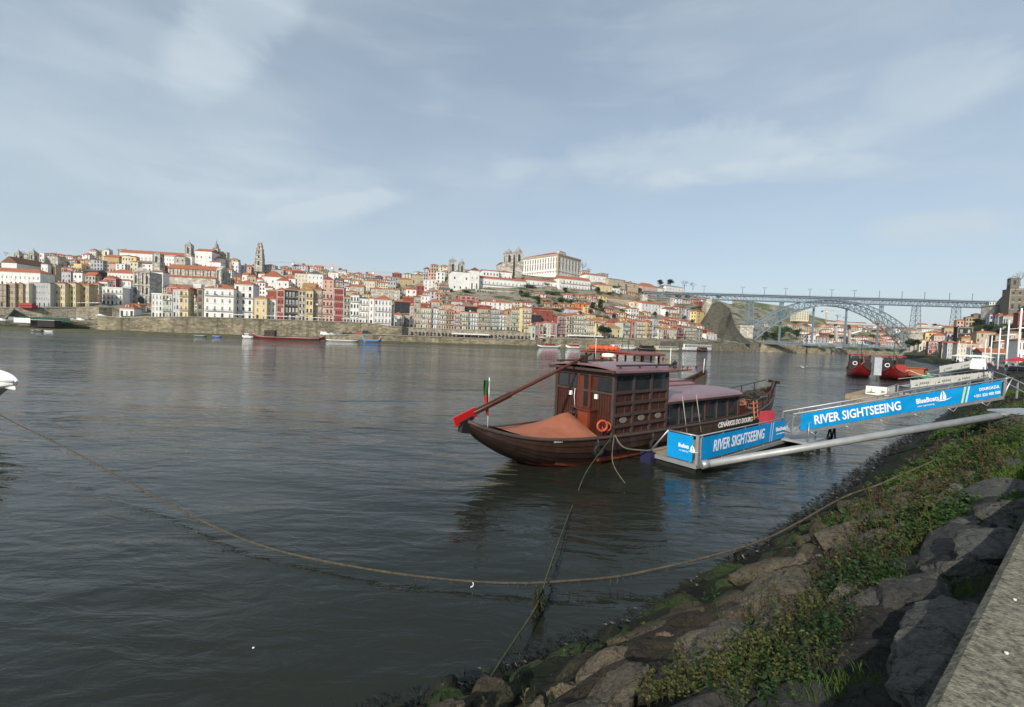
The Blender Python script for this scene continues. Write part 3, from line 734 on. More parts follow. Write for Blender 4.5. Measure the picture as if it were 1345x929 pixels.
# hilltop church of two towers + long white seminary, centre right
H_(593, 616, 356.5, 381, 'W', 'b', 'X', 2, 3, 1, label='tall plain white church nave left of the long white seminary', cat='church', name='church_building', detail=0, depth=18)
H_(616.5, 629, 355, 381, 'W', 'b', 'G', 2, 2, 4, label='white church front with fan window between nave and long seminary', cat='church', name='church_building', detail=1, depth=12)
tower('left grey stone tower with pyramid cap above the plain white nave', 588.5, 598, 343, 379, cap='pyr', caph=6, D=dep(593,372))
tower('right grey stone tower with dome cap above the plain white nave', 601.5, 609.5, 346.5, 372, cap='dome', caph=7, D=dep(605,368))
H_(634, 655, 355, 370, 'W', 't', 'X', 2, 5, 2, label='white upper wing rising behind the long white seminary roof', detail=0)
H_(655.5, 672, 357, 368, 'W', 't', 'h', 1, 3, 3.5, label='small white house with broad orange roof below the cathedral towers', detail=0)
H_(629, 691, 365, 381, 'W', 't', 'X', 2, 12, 3.5, label='long white seminary wing with two window rows under a brown-orange roof', cat='seminary', name='seminary_building', detail=1, depth=11, bal=9)
H_(691.5, 733, 367.5, 380, 'W', 't', 'X', 2, 7, 3, label='white lower wing left of the corner block below the palace', cat='seminary', name='seminary_building', detail=1, depth=9, bal=9)
H_(734, 775, 365.5, 384, 'W', 't', 'X', 3, 10, 4.5, label='white three-storey corner block with orange roof right below the palace', cat='seminary', name='seminary_building', detail=1, depth=12, bal=9, sink=4)
# cathedral
H_(661, 686, 345, 360, 'S', 'b', 'X', 1, 2, 2, label='grey stone cathedral body between its two towers and the palace', cat='cathedral', name='cathedral_building', detail=0, depth=26)
tower('left stone cathedral tower with small dome beside the palace', 661, 672.5, 332.5, 362, cap='dome', caph=7)
tower('right stone cathedral tower with small dome touching the palace', 674, 685, 331.5, 362, cap='dome', caph=8)
# palace: corner building
Dp = dep(732, 361); A = at(732, 362, Dp); th = rad(47)
u = Vector((math.cos(th), math.sin(th), 0)); v = Vector((-math.sin(th), math.cos(th), 0))
def hit(px, d):
    r_ = ray(px, 350); den = r_.x*d.y - r_.y*d.x; return (A.x*r_.y - A.y*r_.x)/den
W = hit(762, u); d = hit(685.5, v); Hh = at(732, 334.5, Dp).z-A.z+4
r = thing('palace', 'huge white palace with rows of tall stone-framed windows crowning the hill', 'palace', A-Vector((0,0,4)), th)
s_ = Dp/F
m = MB().box(0,W,0,d,0,Hh); m.build('wall', WALL['W'], r)
m = MB()
for x in (0,): m.box(-.5,1.5,-.5,1.5,0,Hh)
m.box(W-1.2,W+.3,-.4,0,0,Hh); m.box(-.4,0,d-1.2,d+.3,0,Hh)
m.box(-1,W+1,-1,d+1,Hh,Hh+1.0); m.box(-.6,W+.6,-.6,d+.6,Hh-1.2,Hh-.2); m.box(-.35,W+.35,-.35,d+.35,Hh*.33,Hh*.33+.6)
m.build('cornice', WALL['T'], r)
WT = winmesh('g')
def palwin(n, L_, side):
    for i in range(n):
        t_ = (i+.5)*L_/n; ww = L_/n*.42
        for z, h in ((4+(Hh-4)*.36, (Hh-4)*.3),(4+(Hh-4)*.7,(Hh-4)*.2),(4+(Hh-4)*.16,1.5)):
            o = bpy.data.objects.new('window', WT); C.objects.link(o); o.parent = r; o.scale = (ww*(1 if h > 2 else .7), 3, h)
            if side: o.location = (0, t_, z); o.rotation_euler = (0,0,rad(-90))
            else: o.location = (t_, 0, z)
palwin(14, d, 1); palwin(7, W, 0)
ro = roof_mb(W, d, 8.5*s_, 'h', 1).build('roof', ROOF['m'], r); ro.location = (0,0,Hh+1.02)
MB().box(W*.45,W*.75,d*.25,d*.33,0,9.6*s_).build('chimney', WALL['S'], ro)
COVER[327:362,685:762] = True
# buttressed terrace wall under the seminary
A, u, W = corner(625, 682, 392, dep(650, 386), TH(650)); r = thing('terrace_wall', 'tall grey terrace wall with dark arches beneath the long white seminary', 'wall', A-Vector((0,0,2)), TH(650))
Hh = at(650, 380.5, dep(650,386)).z - A.z + 2
MB().box(0,W,0,3,0,Hh).build('wall', WALL['S'], r)
for i in range(9):
    x = 1+i*2.6; MB().box(x,x+1.7,-.08,0,Hh*.45,Hh*.88).build('arch', M_glass, r)
COVER[381:392,625:682] = True
# ------------------------------------------------------------------ filler roofs climbing behind
rnd = random.Random(11)
fill = []
for row, tt in enumerate((.1,.18,.27,.36,.45,.54,.63,.72,.81,.9,.99)):
    x = -12 + row*3.1
    while x < (645 if tt < .5 else 590):
        wd = rnd.uniform(7.5, 13.5); xm = x+wd/2
        yb = QY(xm) + (SY(xm)-QY(xm))*(tt+rnd.uniform(-.03,.03))
        h = rnd.uniform(7, 12) * (1.1-.35*tt)
        fill.append((x, x+wd, yb-h, yb)); x += wd*rnd.uniform(.9, 1.25)
fill.sort(key=lambda f: -f[3])
NF = 0
for x0, x1, yt, yb in fill:
    if x0 < 0 and x1 < 3: continue
    if x0 < 165 and yb > 401: continue
    X0, X1, Y0, Y1 = int(max(0,x0)), int(x1), int(yt-2), int(yb)
    vis = 1 - COVER[Y0:Y1, X0:X1].mean() if X1 > X0 else 0
    if vis < .28: continue
    NF += 1
    if NF > 190: break
    col = rnd.choice('WWWCCTTSSPPYGOLNRC'); fl = rnd.choice((2,3,3,4))
    house(x0, x1, yt, yb, col, rnd.choice('ttttttbmog'), rnd.choice('hhhGX'), fl, rnd.choice((2,3,3,4)), rnd.uniform(1.6,3.2), detail=0)
print('houses', len(HOUSES), 'fillers', NF)

for row, tt in enumerate((.12,.2,.28,.5,.62,.8,.9)):
    x = 690 + row*4
    while x < 935:
        wd = rnd.uniform(7,11); xm = x+wd/2; yb = QY(xm)+(SY(xm)-QY(xm))*(tt+rnd.uniform(-.04,.04)); h = rnd.uniform(5,8.5)
        X0, X1, Y0, Y1 = int(x), int(x+wd), int(yb-h-2), int(yb)
        pr_ = 1 if tt < .3 else (.2 if xm < 770 else .8)
        if rnd.random() < pr_ and COVER[Y0:Y1, X0:X1].mean() < .6: house(x, x+wd, yb-h, yb, rnd.choice('WWCCTSPYRO'), rnd.choice('tttmbo'), rnd.choice('hhX'), 2, rnd.choice((2,3)), rnd.uniform(1.6,2.8), detail=0)
        x += wd*rnd.uniform(.95,1.35)
# small houses, garden walls and scrub on the terraces between the palace and the bridge
for x0, x1, yt, yb, col in ((676,686,397,403,'C'),(728,738,401,407,'T'),(752,760,395,400,'W'),(803,812,413,420,'S'),(812,822,411,418,'C'),(838,846,411,417,'T'),(850,858,417,423,'P'),(866,874,423,430,'C'),(880,890,422,430,'T'),(893,903,422,430,'W'),(905,914,424,431,'P'),(826,836,384,390,'T'),(812,822,380,386,'C'),(776,784,376,381,'W'),(868,880,425,432,'W'),(742,750,404,410,'P'),(768,776,398,404,'T'),(690,699,398,404,'W'),(716,724,399,405,'T'),(784,793,427,433,'C'),(797,806,406,412,'P'),(828,836,415,421,'W'),(838,847,417,423,'S'),(846,855,410,416,'C'),(772,781,406,412,'C'),(882,892,412,419,'T'),(902,911,413,420,'O'),(918,927,427,434,'C'),(852,862,389,396,'T'),(780,789,393,399,'S'),(815,824,394,400,'P'),(760,768,388,393,'T')):
    house(x0, x1, yt, yb, col, rnd.choice('ttbm'), rnd.choice('hX'), 2, 3, 2, detail=0)
for i, (x0, x1, yb, h, lab) in enumerate(((686,742,401,3,'low stone garden wall on the green terraces below the white wing'),(742,800,391,4.5,'tall stone retaining wall below the white corner block'),(690,760,396,2.5,'narrow terrace wall above the small red-roofed house'),(796,842,413,5,'stone retaining wall below the white balcony house'),(760,800,404,3.5,'stone terrace wall beside the orange house'),(800,846,395,3,'stone terrace wall under the grey hilltop house'),(860,935,428,4,'long stone garden wall above the waterfront under the bridge'),(846,900,392,3,'stone wall along the road right under the bridge end'),(580,632,387.5,4,'old stone rampart below the plain white nave'))):
    D = dep((x0+x1)/2, yb); A, u, W = corner(x0, x1, yb, D, TH((x0+x1)/2)); Hh = h*D/F+1.5
    r = thing('garden_wall', lab, 'wall', A-Vector((0,0,1.5)), TH((x0+x1)/2)); MB().box(0,W,0,1,0,Hh).build('wall', M_wallstone, r); MB().box(-.1,W+.1,-.15,1.15,Hh,Hh+.25).build('coping', M_cope, r)
# ================================================================== river
m = bpy.data.materials.new('river_water'); t = nt(m); N = t.nodes; L = t.links; b = N['Principled BSDF']
b.inputs['Roughness'].default_value = .04; b.inputs['IOR'].default_value = 1.33; b.inputs['Specular IOR Level'].default_value = .5
tc = N.new('ShaderNodeTexCoord')
def wn(sx, sy, rot, det, rough=.5, dist=0.3):
    mp = N.new('ShaderNodeMapping'); mp.inputs['Scale'].default_value = (sx, sy, 1); mp.inputs['Rotation'].default_value = (0,0,rad(rot)); L.new(tc.outputs['Object'], mp.inputs[0])
    n = N.new('ShaderNodeTexNoise'); n.inputs['Scale'].default_value = 1; n.inputs['Detail'].default_value = det; n.inputs['Roughness'].default_value = rough; n.inputs['Distortion'].default_value = dist
    L.new(mp.outputs[0], n.inputs[0]); return n.outputs['Fac']
def mth(op, a, b_):
    n = N.new('ShaderNodeMath'); n.operation = op
    for i, x in enumerate((a, b_)):
        if isinstance(x, (int, float)): n.inputs[i].default_value = x
        else: L.new(x, n.inputs[i])
    return n.outputs[0]
big = wn(.16, .42, 20, 3); mid = wn(.7, 1.9, 28, 4, .55, .8); sml = wn(3.2, 7, 15, 3, .55, .5); patch = wn(.02, .05, 20, 4, .55, .5)
pr = N.new('ShaderNodeMapRange'); pr.inputs[1].default_value = .38; pr.inputs[2].default_value = .62; pr.inputs[3].default_value = .35; pr.inputs[4].default_value = 1.15; L.new(patch, pr.inputs[0])
h = mth('ADD', mth('ADD', mth('MULTIPLY', big, .3), mth('MULTIPLY', wn(.33, .95, 24, 2, .5, .6), .13)), mth('ADD', mth('MULTIPLY', mid, .09), mth('MULTIPLY', sml, .013)))
sy_ = N.new('ShaderNodeSeparateXYZ'); L.new(tc.outputs['Object'], sy_.inputs[0]); lee = N.new('ShaderNodeMapRange'); lee.inputs[1].default_value = 14; lee.inputs[2].default_value = 150; lee.inputs[3].default_value = .7; lee.inputs[4].default_value = 3.4; L.new(sy_.outputs['Y'], lee.inputs[0])
h = mth('MULTIPLY', mth('MULTIPLY', h, pr.outputs[0]), lee.outputs[0])
bp = N.new('ShaderNodeBump'); bp.inputs['Strength'].default_value = 1; bp.inputs['Distance'].default_value = 1.0; L.new(h, bp.inputs['Height']); L.new(bp.outputs[0], b.inputs['Normal'])
col = N.new('ShaderNodeMix'); col.data_type = 'RGBA'; L.new(patch, col.inputs['Factor']); col.inputs['A'].default_value = (.014,.0185,.014,1); col.inputs['B'].default_value = (.021,.022,.015,1); L.new(col.outputs['Result'], b.inputs['Base Color'])
wt = MB().add([(-1600,-200,0),(1800,-200,0),(1800,2600,0),(-1600,2600,0)], [(0,1,2,3)]).build('river_water', m); tag(wt, kind='structure')
# ================================================================== big road bridge
M_steel = mat('bridge_steel', (.18,.235,.28), .55, .12, .3)
M_deckd = mat('deck_edge', (.06,.07,.085), .6, .2)
YB = lambda X: 505 - .068*(X-279)
br = thing('arch_bridge', 'pale blue-grey double-deck iron arch bridge over the river', 'bridge', (0,0,0))
def bp_(px, z, off=0):   # point on the bridge line above pixel column px
    r_ = ray(px, 430); k = (505 + .068*279)/(r_.y + .068*r_.x); return Vector((r_.x*k, r_.y*k+off, z))
zd = lambda px: ipx(px, [830,845,990,1100,1200,1310,1345], [63.5,63.5,64,64.5,64.5,64.5,64.5])
XS = np.linspace(843, 1308, 76)
m = MB()
m.bar(bp_(843,65.2,4), bp_(1330,65.9,4), 9, 1.0); m.build('upper_deck', M_deckd, br)
m = MB(); 
for off in (0, 8):
    m.bar(bp_(843,66.5,off), bp_(1330,67.2,off), .12,.12)
    for px in np.linspace(843,1308,160): p = bp_(px,65.6+(px-843)*.0015,off); m.bar(p, p+Vector((0,0,1.2)), .1,.1)
m.build('railing', M_deckd, br)
for off in (0, 8):
    m = MB(); m.bar(bp_(843,64.2,off), bp_(1308,64.8,off), .7,.9); m.bar(bp_(843,59,off), bp_(1308,59.6,off), .7,.7)
    for i in range(len(XS)-1):
        za = 59+.0013*(XS[i]-843); zb_ = za
        m.bar(bp_(XS[i],za,off), bp_(XS[i+1],za+5.2,off), .28,.28); m.bar(bp_(XS[i],za+5.2,off), bp_(XS[i+1],za,off), .28,.28)
        if i % 2 == 0: m.bar(bp_(XS[i],za,off), bp_(XS[i],za+5.2,off), .4,.4)
    m.build('deck_truss', M_steel, br)
lo = lambda s: 10 + 46.5*(1-(2*s-1)**2); up = lambda s: 29 + 33.8*(1-abs(2*s-1)**2.15)
pa = lambda s: 987 + (1197-987)*s
for off in (-1.5, 9.5):
    m = MB(); n = 28
    for i in range(n):
        s0, s1 = i/n, (i+1)/n
        m.bar(bp_(pa(s0),lo(s0),off), bp_(pa(s1),lo(s1),off), .95,.95); m.bar(bp_(pa(s0),up(s0),off), bp_(pa(s1),up(s1),off), .95,.9)
        m.bar(bp_(pa(s0),lo(s0),off), bp_(pa(s0),up(s0),off), .46,.46); m.bar(bp_(pa(s0),lo(s0),off), bp_(pa(s1),up(s1),off), .38,.38); m.bar(bp_(pa(s0),up(s0),off), bp_(pa(s1),lo(s1),off), .38,.38)
    m.build('arch', M_steel, br)
m = MB()
for i in range(0, 29):
    s0 = i/28; m.bar(bp_(pa(s0),lo(s0),-1.5), bp_(pa(s0),lo(s0),9.5), .4,.4); m.bar(bp_(pa(s0),up(s0),-1.5), bp_(pa(s0),up(s0),9.5), .4,.4)
m.build('cross_bracing', M_steel, br)
m = MB(); 
for off in (0,8):
    m.bar(bp_(976,12.6,off), bp_(1204,12.6,off), .4,.5); m.bar(bp_(976,9.6,off), bp_(1204,9.6,off), .4,.5)
    XL = np.linspace(976,1204,46)
    for i in range(45): m.bar(bp_(XL[i],9.6,off), bp_(XL[i+1],12.6,off), .25,.25); m.bar(bp_(XL[i],12.6,off), bp_(XL[i+1],9.6,off), .25,.25)
m.bar(bp_(976,10.4,4), bp_(1204,10.4,4), 7.5,.5); m.build('lower_deck', M_steel, br)
def pylon(px, z0, z1, w0, w1, kind='pier'):
    m = MB(); p = bp_(px, 0, 4)
    c0 = [Vector((p.x+sx*w0, p.y+sy*w0, z0)) for sx,sy in ((-1,-1),(1,-1),(1,1),(-1,1))]; c1 = [Vector((p.x+sx*w1, p.y+sy*w1, z1)) for sx,sy in ((-1,-1),(1,-1),(1,1),(-1,1))]
    for a, b_ in zip(c0, c1): m.bar(a, b_, .45,.45)
    n = max(2, int((z1-z0)/5))
    for k in range(n):
        a = [c0[j].lerp(c1[j], k/n) for j in range(4)]; b_ = [c0[j].lerp(c1[j], (k+1)/n) for j in range(4)]
        for j in range(4): j2=(j+1)%4; m.bar(a[j], b_[j2], .2,.2); m.bar(a[j2], b_[j], .2,.2); m.bar(b_[j], b_[j2], .28,.28)
    m.build(kind, M_steel, br)
pylon(985.5, 31, 59, 3.6, 2.6); pylon(1206, 31, 59.5, 3.6, 2.4); pylon(1259, 36, 59.8, 3.4, 2.4)
for px in (948, 895): pylon(px, 48, 59, 2, 1.8) if False else None
pylon(1027.5, lo(.19), 59, 1.6, 1.4); pylon(1160, up(.82)-1, 59, 1.2, 1.2)
for px in (1027, 1070.5, 1114, 1157):
    s0 = (px-987)/210; pylon(px, 12.6, lo(s0), .55, .55, 'hanger')
for px, w_, z0, z1 in ((979,7.5,-1,30),(1202,6.5,-1,30)):
    p = bp_(px,0,4); m = MB().box(p.x-w_,p.x+w_,p.y-7,p.y+7,z0,z1-2.5); m.box(p.x-w_-.6,p.x+w_+.6,p.y-7.6,p.y+7.6,z1-2.5,z1-.8); m.box(p.x-w_,p.x+w_,p.y-7,p.y+7,z1-.8,z1); m.build('masonry_pier', M_chstone, br)
for px, w_, z0, z1 in ((881,2.5,40,58.9),(929,3,36,58.9),(1259,4.5,10,36),(845,3,50,62)):
    p = bp_(px,0,4); MB().box(p.x-w_,p.x+w_,p.y-5,p.y+5,z0,z1).build('masonry_pier', M_chstone, br)
lamp = None
for k, px in enumerate((898,924,975,1004,1032,1064,1093,1123,1156,1186,1216,1249,1279)):
    p = bp_(px, 66.2, 4); dbl = px < 1130
    if k in (0, 8) :
        lamp = thing('street_lamp', 'thin double-armed lamp post on the bridge deck' if dbl else 'thin single lamp post on the right half of the bridge deck', 'street lamp', p, 0, 'double-armed lamps on the bridge' if dbl else 'single lamps on the bridge')
        m = MB().bar((0,0,0),(0,0,8.5),.3,.3)
        if dbl: m.bar((-2.2,0,8.3),(2.2,0,8.5),.22,.22)
        m.build('pole', M_dark, lamp); m = MB()
        for x in ((-2.2,2.2) if dbl else (.0,)): m.lathe([(.1,0),(.45,.2),(.3,.6),(.05,.8)], (x,0,8.1), 6)
        m.build('lamp_head', M_dark, lamp)
    else: dup(lamp, p)
# river walls beyond and under the bridge
M_rockwall = brickstone('rock_wall', (.42,.35,.24), (.24,.2,.13), .35)
P = []
for px in range(960, 1301, 6):
    Yf = ipx(px,[960,985,1040,1100,1135,1190,1300],[440,495,520,580,640,700,600]); z1 = ipx(px,[960,985,1040,1060,1135,1300],[8,9.5,10,7,6,5]) + random.uniform(-.5,.6)
    v = at(px,440,Yf); d = Vector((v.x,v.y,0)).normalized(); p = Vector((v.x,v.y,0)); P.append([p+Vector((0,0,-1)), p+d*random.uniform(0,1.5)+Vector((0,0,z1*.5)), p+d*2+Vector((0,0,z1)), p+d*14+Vector((0,0,z1))])
tag(MB().grid(P, smooth=False, flip=True).build('river_wall', M_rockwall), 'pale rocky river wall under and beyond the far end of the bridge', 'wall')
# far hill seen through the arch
BX = [940,985,1040,1130,1260]
Q3 = lambda x: ipx(x,[900,985,1060,1130,1260],[455,449,452,456,460]); S3 = lambda x: ipx(x,[900,985,1040,1060,1090,1130,1170,1200,1250,1300],[392,396,404,413,421,424,428,430,434,440])
D3 = lambda x: ipx(x,[900,960,985,1040,1130,1200,1300],[520,530,530,560,700,760,800])
def dep3(px, yb): return D3(px) + 330*(Q3(px)-yb)/(Q3(px)-S3(px))
P = []
for px in range(962, 1321, 9):
    col = []
    for k in range(11):
        tt = k/10; v = at(px, Q3(px)+(S3(px)-Q3(px))*tt, D3(px)+330*tt); col.append(v+Vector((0,0,random.uniform(-2.5,2.5) if 0 < k < 10 else 0)))
    a = col[0].copy(); a.z = 1; last = col[-1]; P.append([a]+col+[Vector((last.x*1.4, last.y*1.4, last.z-30))])
M_hill2 = hillmat('far_hillside', [(.035,.06,.02),(.07,.1,.03),(.11,.12,.055),(.27,.24,.17),(.17,.16,.1)], .03)
tag(MB().grid(P, smooth=False, flip=True).build('far_hillside', M_hill2), kind='structure')
# steep rock bluff beside the bridge
P = []
for i in range(15):
    row = []
    a = i/14; ybase = 452; xL = 926+a*0
    for k in range(11):
        s_ = k/10; x = ipx(s_,[0,.25,.5,.75,1],[922,940,956,971,988]); ytop = ipx(x,[922,932,940,948,956,964,971,980,988],[424,406,396,396,405,420,436,447,451])
        y = ybase + (ytop-ybase)*a; Y = 452 + 26*a + 12*abs(s_-.3)
        v = at(x, y, Y); row.append(v + Vector((noise.noise(v*.06)*5, noise.noise(v*.07+Vector((5,5,5)))*7, noise.noise(v*.09)*1.5 if 0 < a < 1 else 0)))
    P.append(row)
last = P[-1]; P.append([Vector((v.x*1.1, v.y*1.1, v.z-1)) for v in last])
M_bluff = hillmat('bluff_rock', [(.02,.03,.01),(.045,.045,.027),(.1,.09,.065),(.05,.05,.035),(.14,.125,.095)], .14)
tag(MB().grid(P, smooth=False).build('rock_bluff', M_bluff), kind='structure')
NB = len(HOUSES)
rnd = random.Random(5)
F3 = []
for row, tt in enumerate((.02,.14,.26,.4,.52,.64,.76,.88,.98)):
    x = 957 + row*2.5
    while x < 1255:
        wd = rnd.uniform(6,11); xm = x+wd/2
        dens = 1 if xm < 992 else (.85 if 1035 < xm < 1110 else .35 if xm < 1035 else .5)
        if tt < .3 and 1000 < xm < 1052: dens = 0
        yb = Q3(xm)+(S3(xm)-Q3(xm))*(tt+rnd.uniform(-.04,.04)); h = rnd.uniform(4.5,7.5)
        if rnd.random() < dens: F3.append((x, x+wd, yb-h, yb))
        x += wd*rnd.uniform(.95,1.4)
F3.sort(key=lambda f: -f[3]); N3 = 0
for x0, x1, yt, yb in F3:
    X0, X1, Y0, Y1 = int(x0), int(x1), int(yt-1), int(yb)
    if 1 - COVER[Y0:Y1, X0:X1].mean() < .5: continue
    N3 += 1
    if N3 > 110: break
    house(x0, x1, yt, yb, rnd.choice('WWWCCTPOSG') if x0 > 1000 else rnd.choice('PTOCWP'), rnd.choice('tttmb'), rnd.choice('hhX'), rnd.choice((2,2,3)), rnd.choice((2,3)), rnd.uniform(1.2,2.4), detail=0, D=dep3((x0+x1)/2, yb), th=rad(rnd.uniform(-10,25)))
house(1062.5, 1071, 440, 449.5, 'W', 't', 'h', 2, 3, 2, D=545, th=rad(10), detail=0)
house(1073, 1088, 443, 450, 'G', 't', 'h', 2, 3, 2, D=548, th=rad(10), detail=0)
house(1046, 1062, 408, 420, 'C', 'f', 'h', 4, 5, 0, D=760, th=rad(10), detail=0)
# second bridge, flat concrete deck with a shallow arch
b2 = thing('concrete_bridge', 'flat concrete road bridge with a shallow white arch, seen beneath the iron arch', 'bridge', (0,0,0))
M_conc = mat('concrete', (.42,.4,.36), .85, .15, .1); Y2 = 690
m = MB(); m.bar(at(1084,424,Y2), at(1264,432.5,Y2-60), 10, 3.2); m.build('deck', M_conc, b2)
m = MB(); pts = [(1098,452),(1117,438.5),(1130,434.5),(1145,430.5),(1158,428)]
for a, b_ in zip(pts, pts[1:]):
    if a[0] > 1100: m.bar(at(a[0],a[1],Y2-5), at(b_[0],b_[1],Y2-8), 8, 1.6)
m.bar(at(1158,428.5,Y2-8), at(1200,429.5,Y2-20), 8,1.6); m.build('arch', M_white, b2)
for px, y1 in ((1097.5,452),(1115,451),(1134,433)):
    m = MB(); m.bar(at(px,425,Y2-4), at(px+1,y1,Y2-4), 3, 3); m.build('pier', M_conc, b2)
# ================================================================== trees
def treeproto(kind, seed):
    rn = random.Random(seed); tr = MB(); cr = MB()
    def leafs(c, R3, n, sz):
        for _ in range(n):
            d = Vector((rn.gauss(0,1), rn.gauss(0,1), rn.gauss(0,1))).normalized() * (rn.random()**.33)
            p = Vector(c) + Vector((d.x*R3[0], d.y*R3[1], d.z*R3[2])); a = Vector((rn.gauss(0,1),rn.gauss(0,1),rn.gauss(0,1))).normalized(); b_ = a.orthogonal().normalized(); c_ = a.cross(b_); s_ = sz*rn.uniform(.6,1.4)
            cr.add([p-b_*s_, p+c_*s_*.6, p+b_*s_, p-c_*s_*.6], [(0,1,2,3)])
    if kind == 'bare':
        tr.tube([(0,0,0),(.02,.01,.2),(0,.02,.42)], [.028,.02,.014], 6)
        def branch(p, d, L_, r, lv):
            q = p + d*L_; cr.tube([p, p.lerp(q,.5)+Vector((rn.gauss(0,.012),rn.gauss(0,.012),0)), q], [r, r*.8, r*.55], 3, cap=False)
            if lv < 4:
                for _ in range(rn.choice((3,3,4))):
                    e = (d + Vector((rn.gauss(0,.5), rn.gauss(0,.5), rn.gauss(.08,.35)))).normalized(); branch(p.lerp(q, rn.uniform(.5,1)), e, L_*rn.uniform(.55,.8), r*.55, lv+1)
        for _ in range(5): branch(Vector((0,0,rn.uniform(.3,.42))), Vector((rn.gauss(0,.5),rn.gauss(0,.5),.8)).normalized(), .24, .012, 1)
    elif kind == 'pine':   # umbrella crown
        tr.tube([(0,0,0),(.02,0,.4),(.0,.01,.75)], [.035,.028,.02], 6)
        for k in range(9):
            a = k*2.4; r = rn.uniform(.1,.34); tr.tube([(0,0,.5),(r*math.cos(a),r*math.sin(a),.75)], [.015,.006], 4); leafs((r*math.cos(a)*1.1, r*math.sin(a)*1.1, rn.uniform(.6,.85)), (.2,.2,.16), 120, .04)
    elif kind == 'round':
        tr.tube([(0,0,0),(.01,0,.3),(0,.01,.6)], [.03,.025,.015], 6)
        for k in range(13):
            a = rn.uniform(0,6.28); r = rn.uniform(0,.28); z = rn.uniform(.35,.85); r *= 1-abs(z-.55); tr.tube([(0,0,.3),(r*math.cos(a),r*math.sin(a),z)], [.012,.005], 4)
            leafs((r*math.cos(a), r*math.sin(a), z), (.18,.18,.15), 95, .035)
    else:  # shrub mound
        tr.tube([(0,0,0),(0,0,.3)], [.03,.02], 5)
        for k in range(12): leafs((rn.uniform(-.6,.6), rn.uniform(-.35,.35), rn.uniform(.1,.5)), (.25,.25,.25), 90, .045)
    root = thing({'bare':'bare_tree','pine':'pine_tree','round':'leafy_tree','shrub':'shrub'}[kind], None, 'tree' if kind != 'shrub' else 'shrub')
    tr.build('trunk', M_bark, root); cr.build('crown', M_twig if kind == 'bare' else M_leafd if kind in ('pine','round') else M_leafg, root); return root
M_bark = mat('bark', (.12,.09,.06), .9, .3, 3); M_twig = mat('bare_twigs', (.15,.12,.1), .9, .2)
M_leafd = leafmat('dark_leaves', (.02,.04,.015), (.05,.075,.025)); M_leafg = leafmat('green_leaves', (.035,.07,.015), (.09,.13,.035))
PROTO = {}
def tree(kind, px, yb, hpx, D, label, wide=1, group=None):
    k = (kind, random.choice((1,2)))
    p = at(px, yb, D); H = hpx*D/F; sc3 = (H*wide, H*wide, H)
    if k not in PROTO:
        PROTO[k] = treeproto(kind, k[1]*7+len(kind)); o = PROTO[k]; o.location = p; o.scale = sc3; o['label'] = label
    else: o = dup(PROTO[k], p, random.uniform(0,6), label, sc3)
    if 'group' in o.keys(): del o['group']
    if group: o['group'] = group
    return o
for kind, px, yb, h, lab, wd in (
    ('bare',765,360,20,'leafless tree cluster right beside the white palace',.8), ('bare',773,362,13,'smaller leafless tree right of the palace treetops',.8),
    ('bare',8,337,8,'bare tree beside the white church gable at far left',1), ('bare',30,338,10,'bare tree between the two small grey bell towers',1.2),
    ('round',867,376,9,'dark spreading tree left of the white hilltop house',1.5), ('round',880,376,10,'dark spreading tree directly behind the white hilltop house',1.6),
    ('bare',899,378,12,'wide leafless tree right of the white hilltop house',1.3), ('bare',910,381,12,'leafless tree at the far right of the hilltop row',1.2),
    ('round',839,387,10,'round dark evergreen beside the pink hilltop house',1), ('round',785,387,11,'dark evergreen below the yellow hillside house',1.1),
    ('round',788,410,18,'large dark tree on the terraces below the palace',.9), ('round',778,408,12,'dark tree left of the large terrace tree',1.1),
    ('pine',793,445,17,'big dark umbrella pine at the river behind the moored boat',1.5), ('round',742,385,8,'dark ivy-clad tree under the corner block',1.4),
    ('round',707,404,14,'dark tree beside the grey terrace wall',.8), ('round',876,417,8,'green tree in front of the white hillside block',1.3),
    ('shrub',735,397,9,'green hedge on the terrace left of the orange house',2), ('shrub',790,420,9,'long green hedge below the large terrace tree',2.0),
    ('shrub',750,398,6,'green bush under the corner block wall',2), ('shrub',590,384,6,'green bank below the plain white nave',2.2), ('shrub',612,384,5,'green bank below the fan-window church front',2.2),
    ('shrub',690,390,8,'bright green terrace right of the grey terrace wall',1.3), ('shrub',725,388,8,'green terrace planting under the white lower wing',1.8), ('shrub',846,388,8,'dark ivy bank left of the bridge end',1.6),
    ('round',944,394,7,'round dark bush on top of the rock bluff',1.4), ('bare',300,382,8,'bare shrub beside the long stone church end',1)):
    tree(kind, px, yb, h, dep(min(px,958), max(yb, SY(min(px,958))-1)), lab, wd)
rt = random.Random(77)
for i in range(46):
    px = rt.uniform(680,935); yb = QY(px)+(SY(px)-QY(px))*rt.uniform(.3,.97); kind = rt.choice(('shrub','shrub','round','bare'))
    lab = {'shrub':'green scrub patch','round':'dark evergreen','bare':'leafless tree'}[kind] + ' on the terraced slope between palace and bridge'
    tree(kind, px, yb, rt.uniform(4,7) if kind != 'round' else rt.uniform(6,9), dep(px,yb), lab, rt.uniform(1.2,2.4) if kind == 'shrub' else 1, lab.replace('patch','patches').replace('evergreen','evergreens').replace('tree on','trees on'))
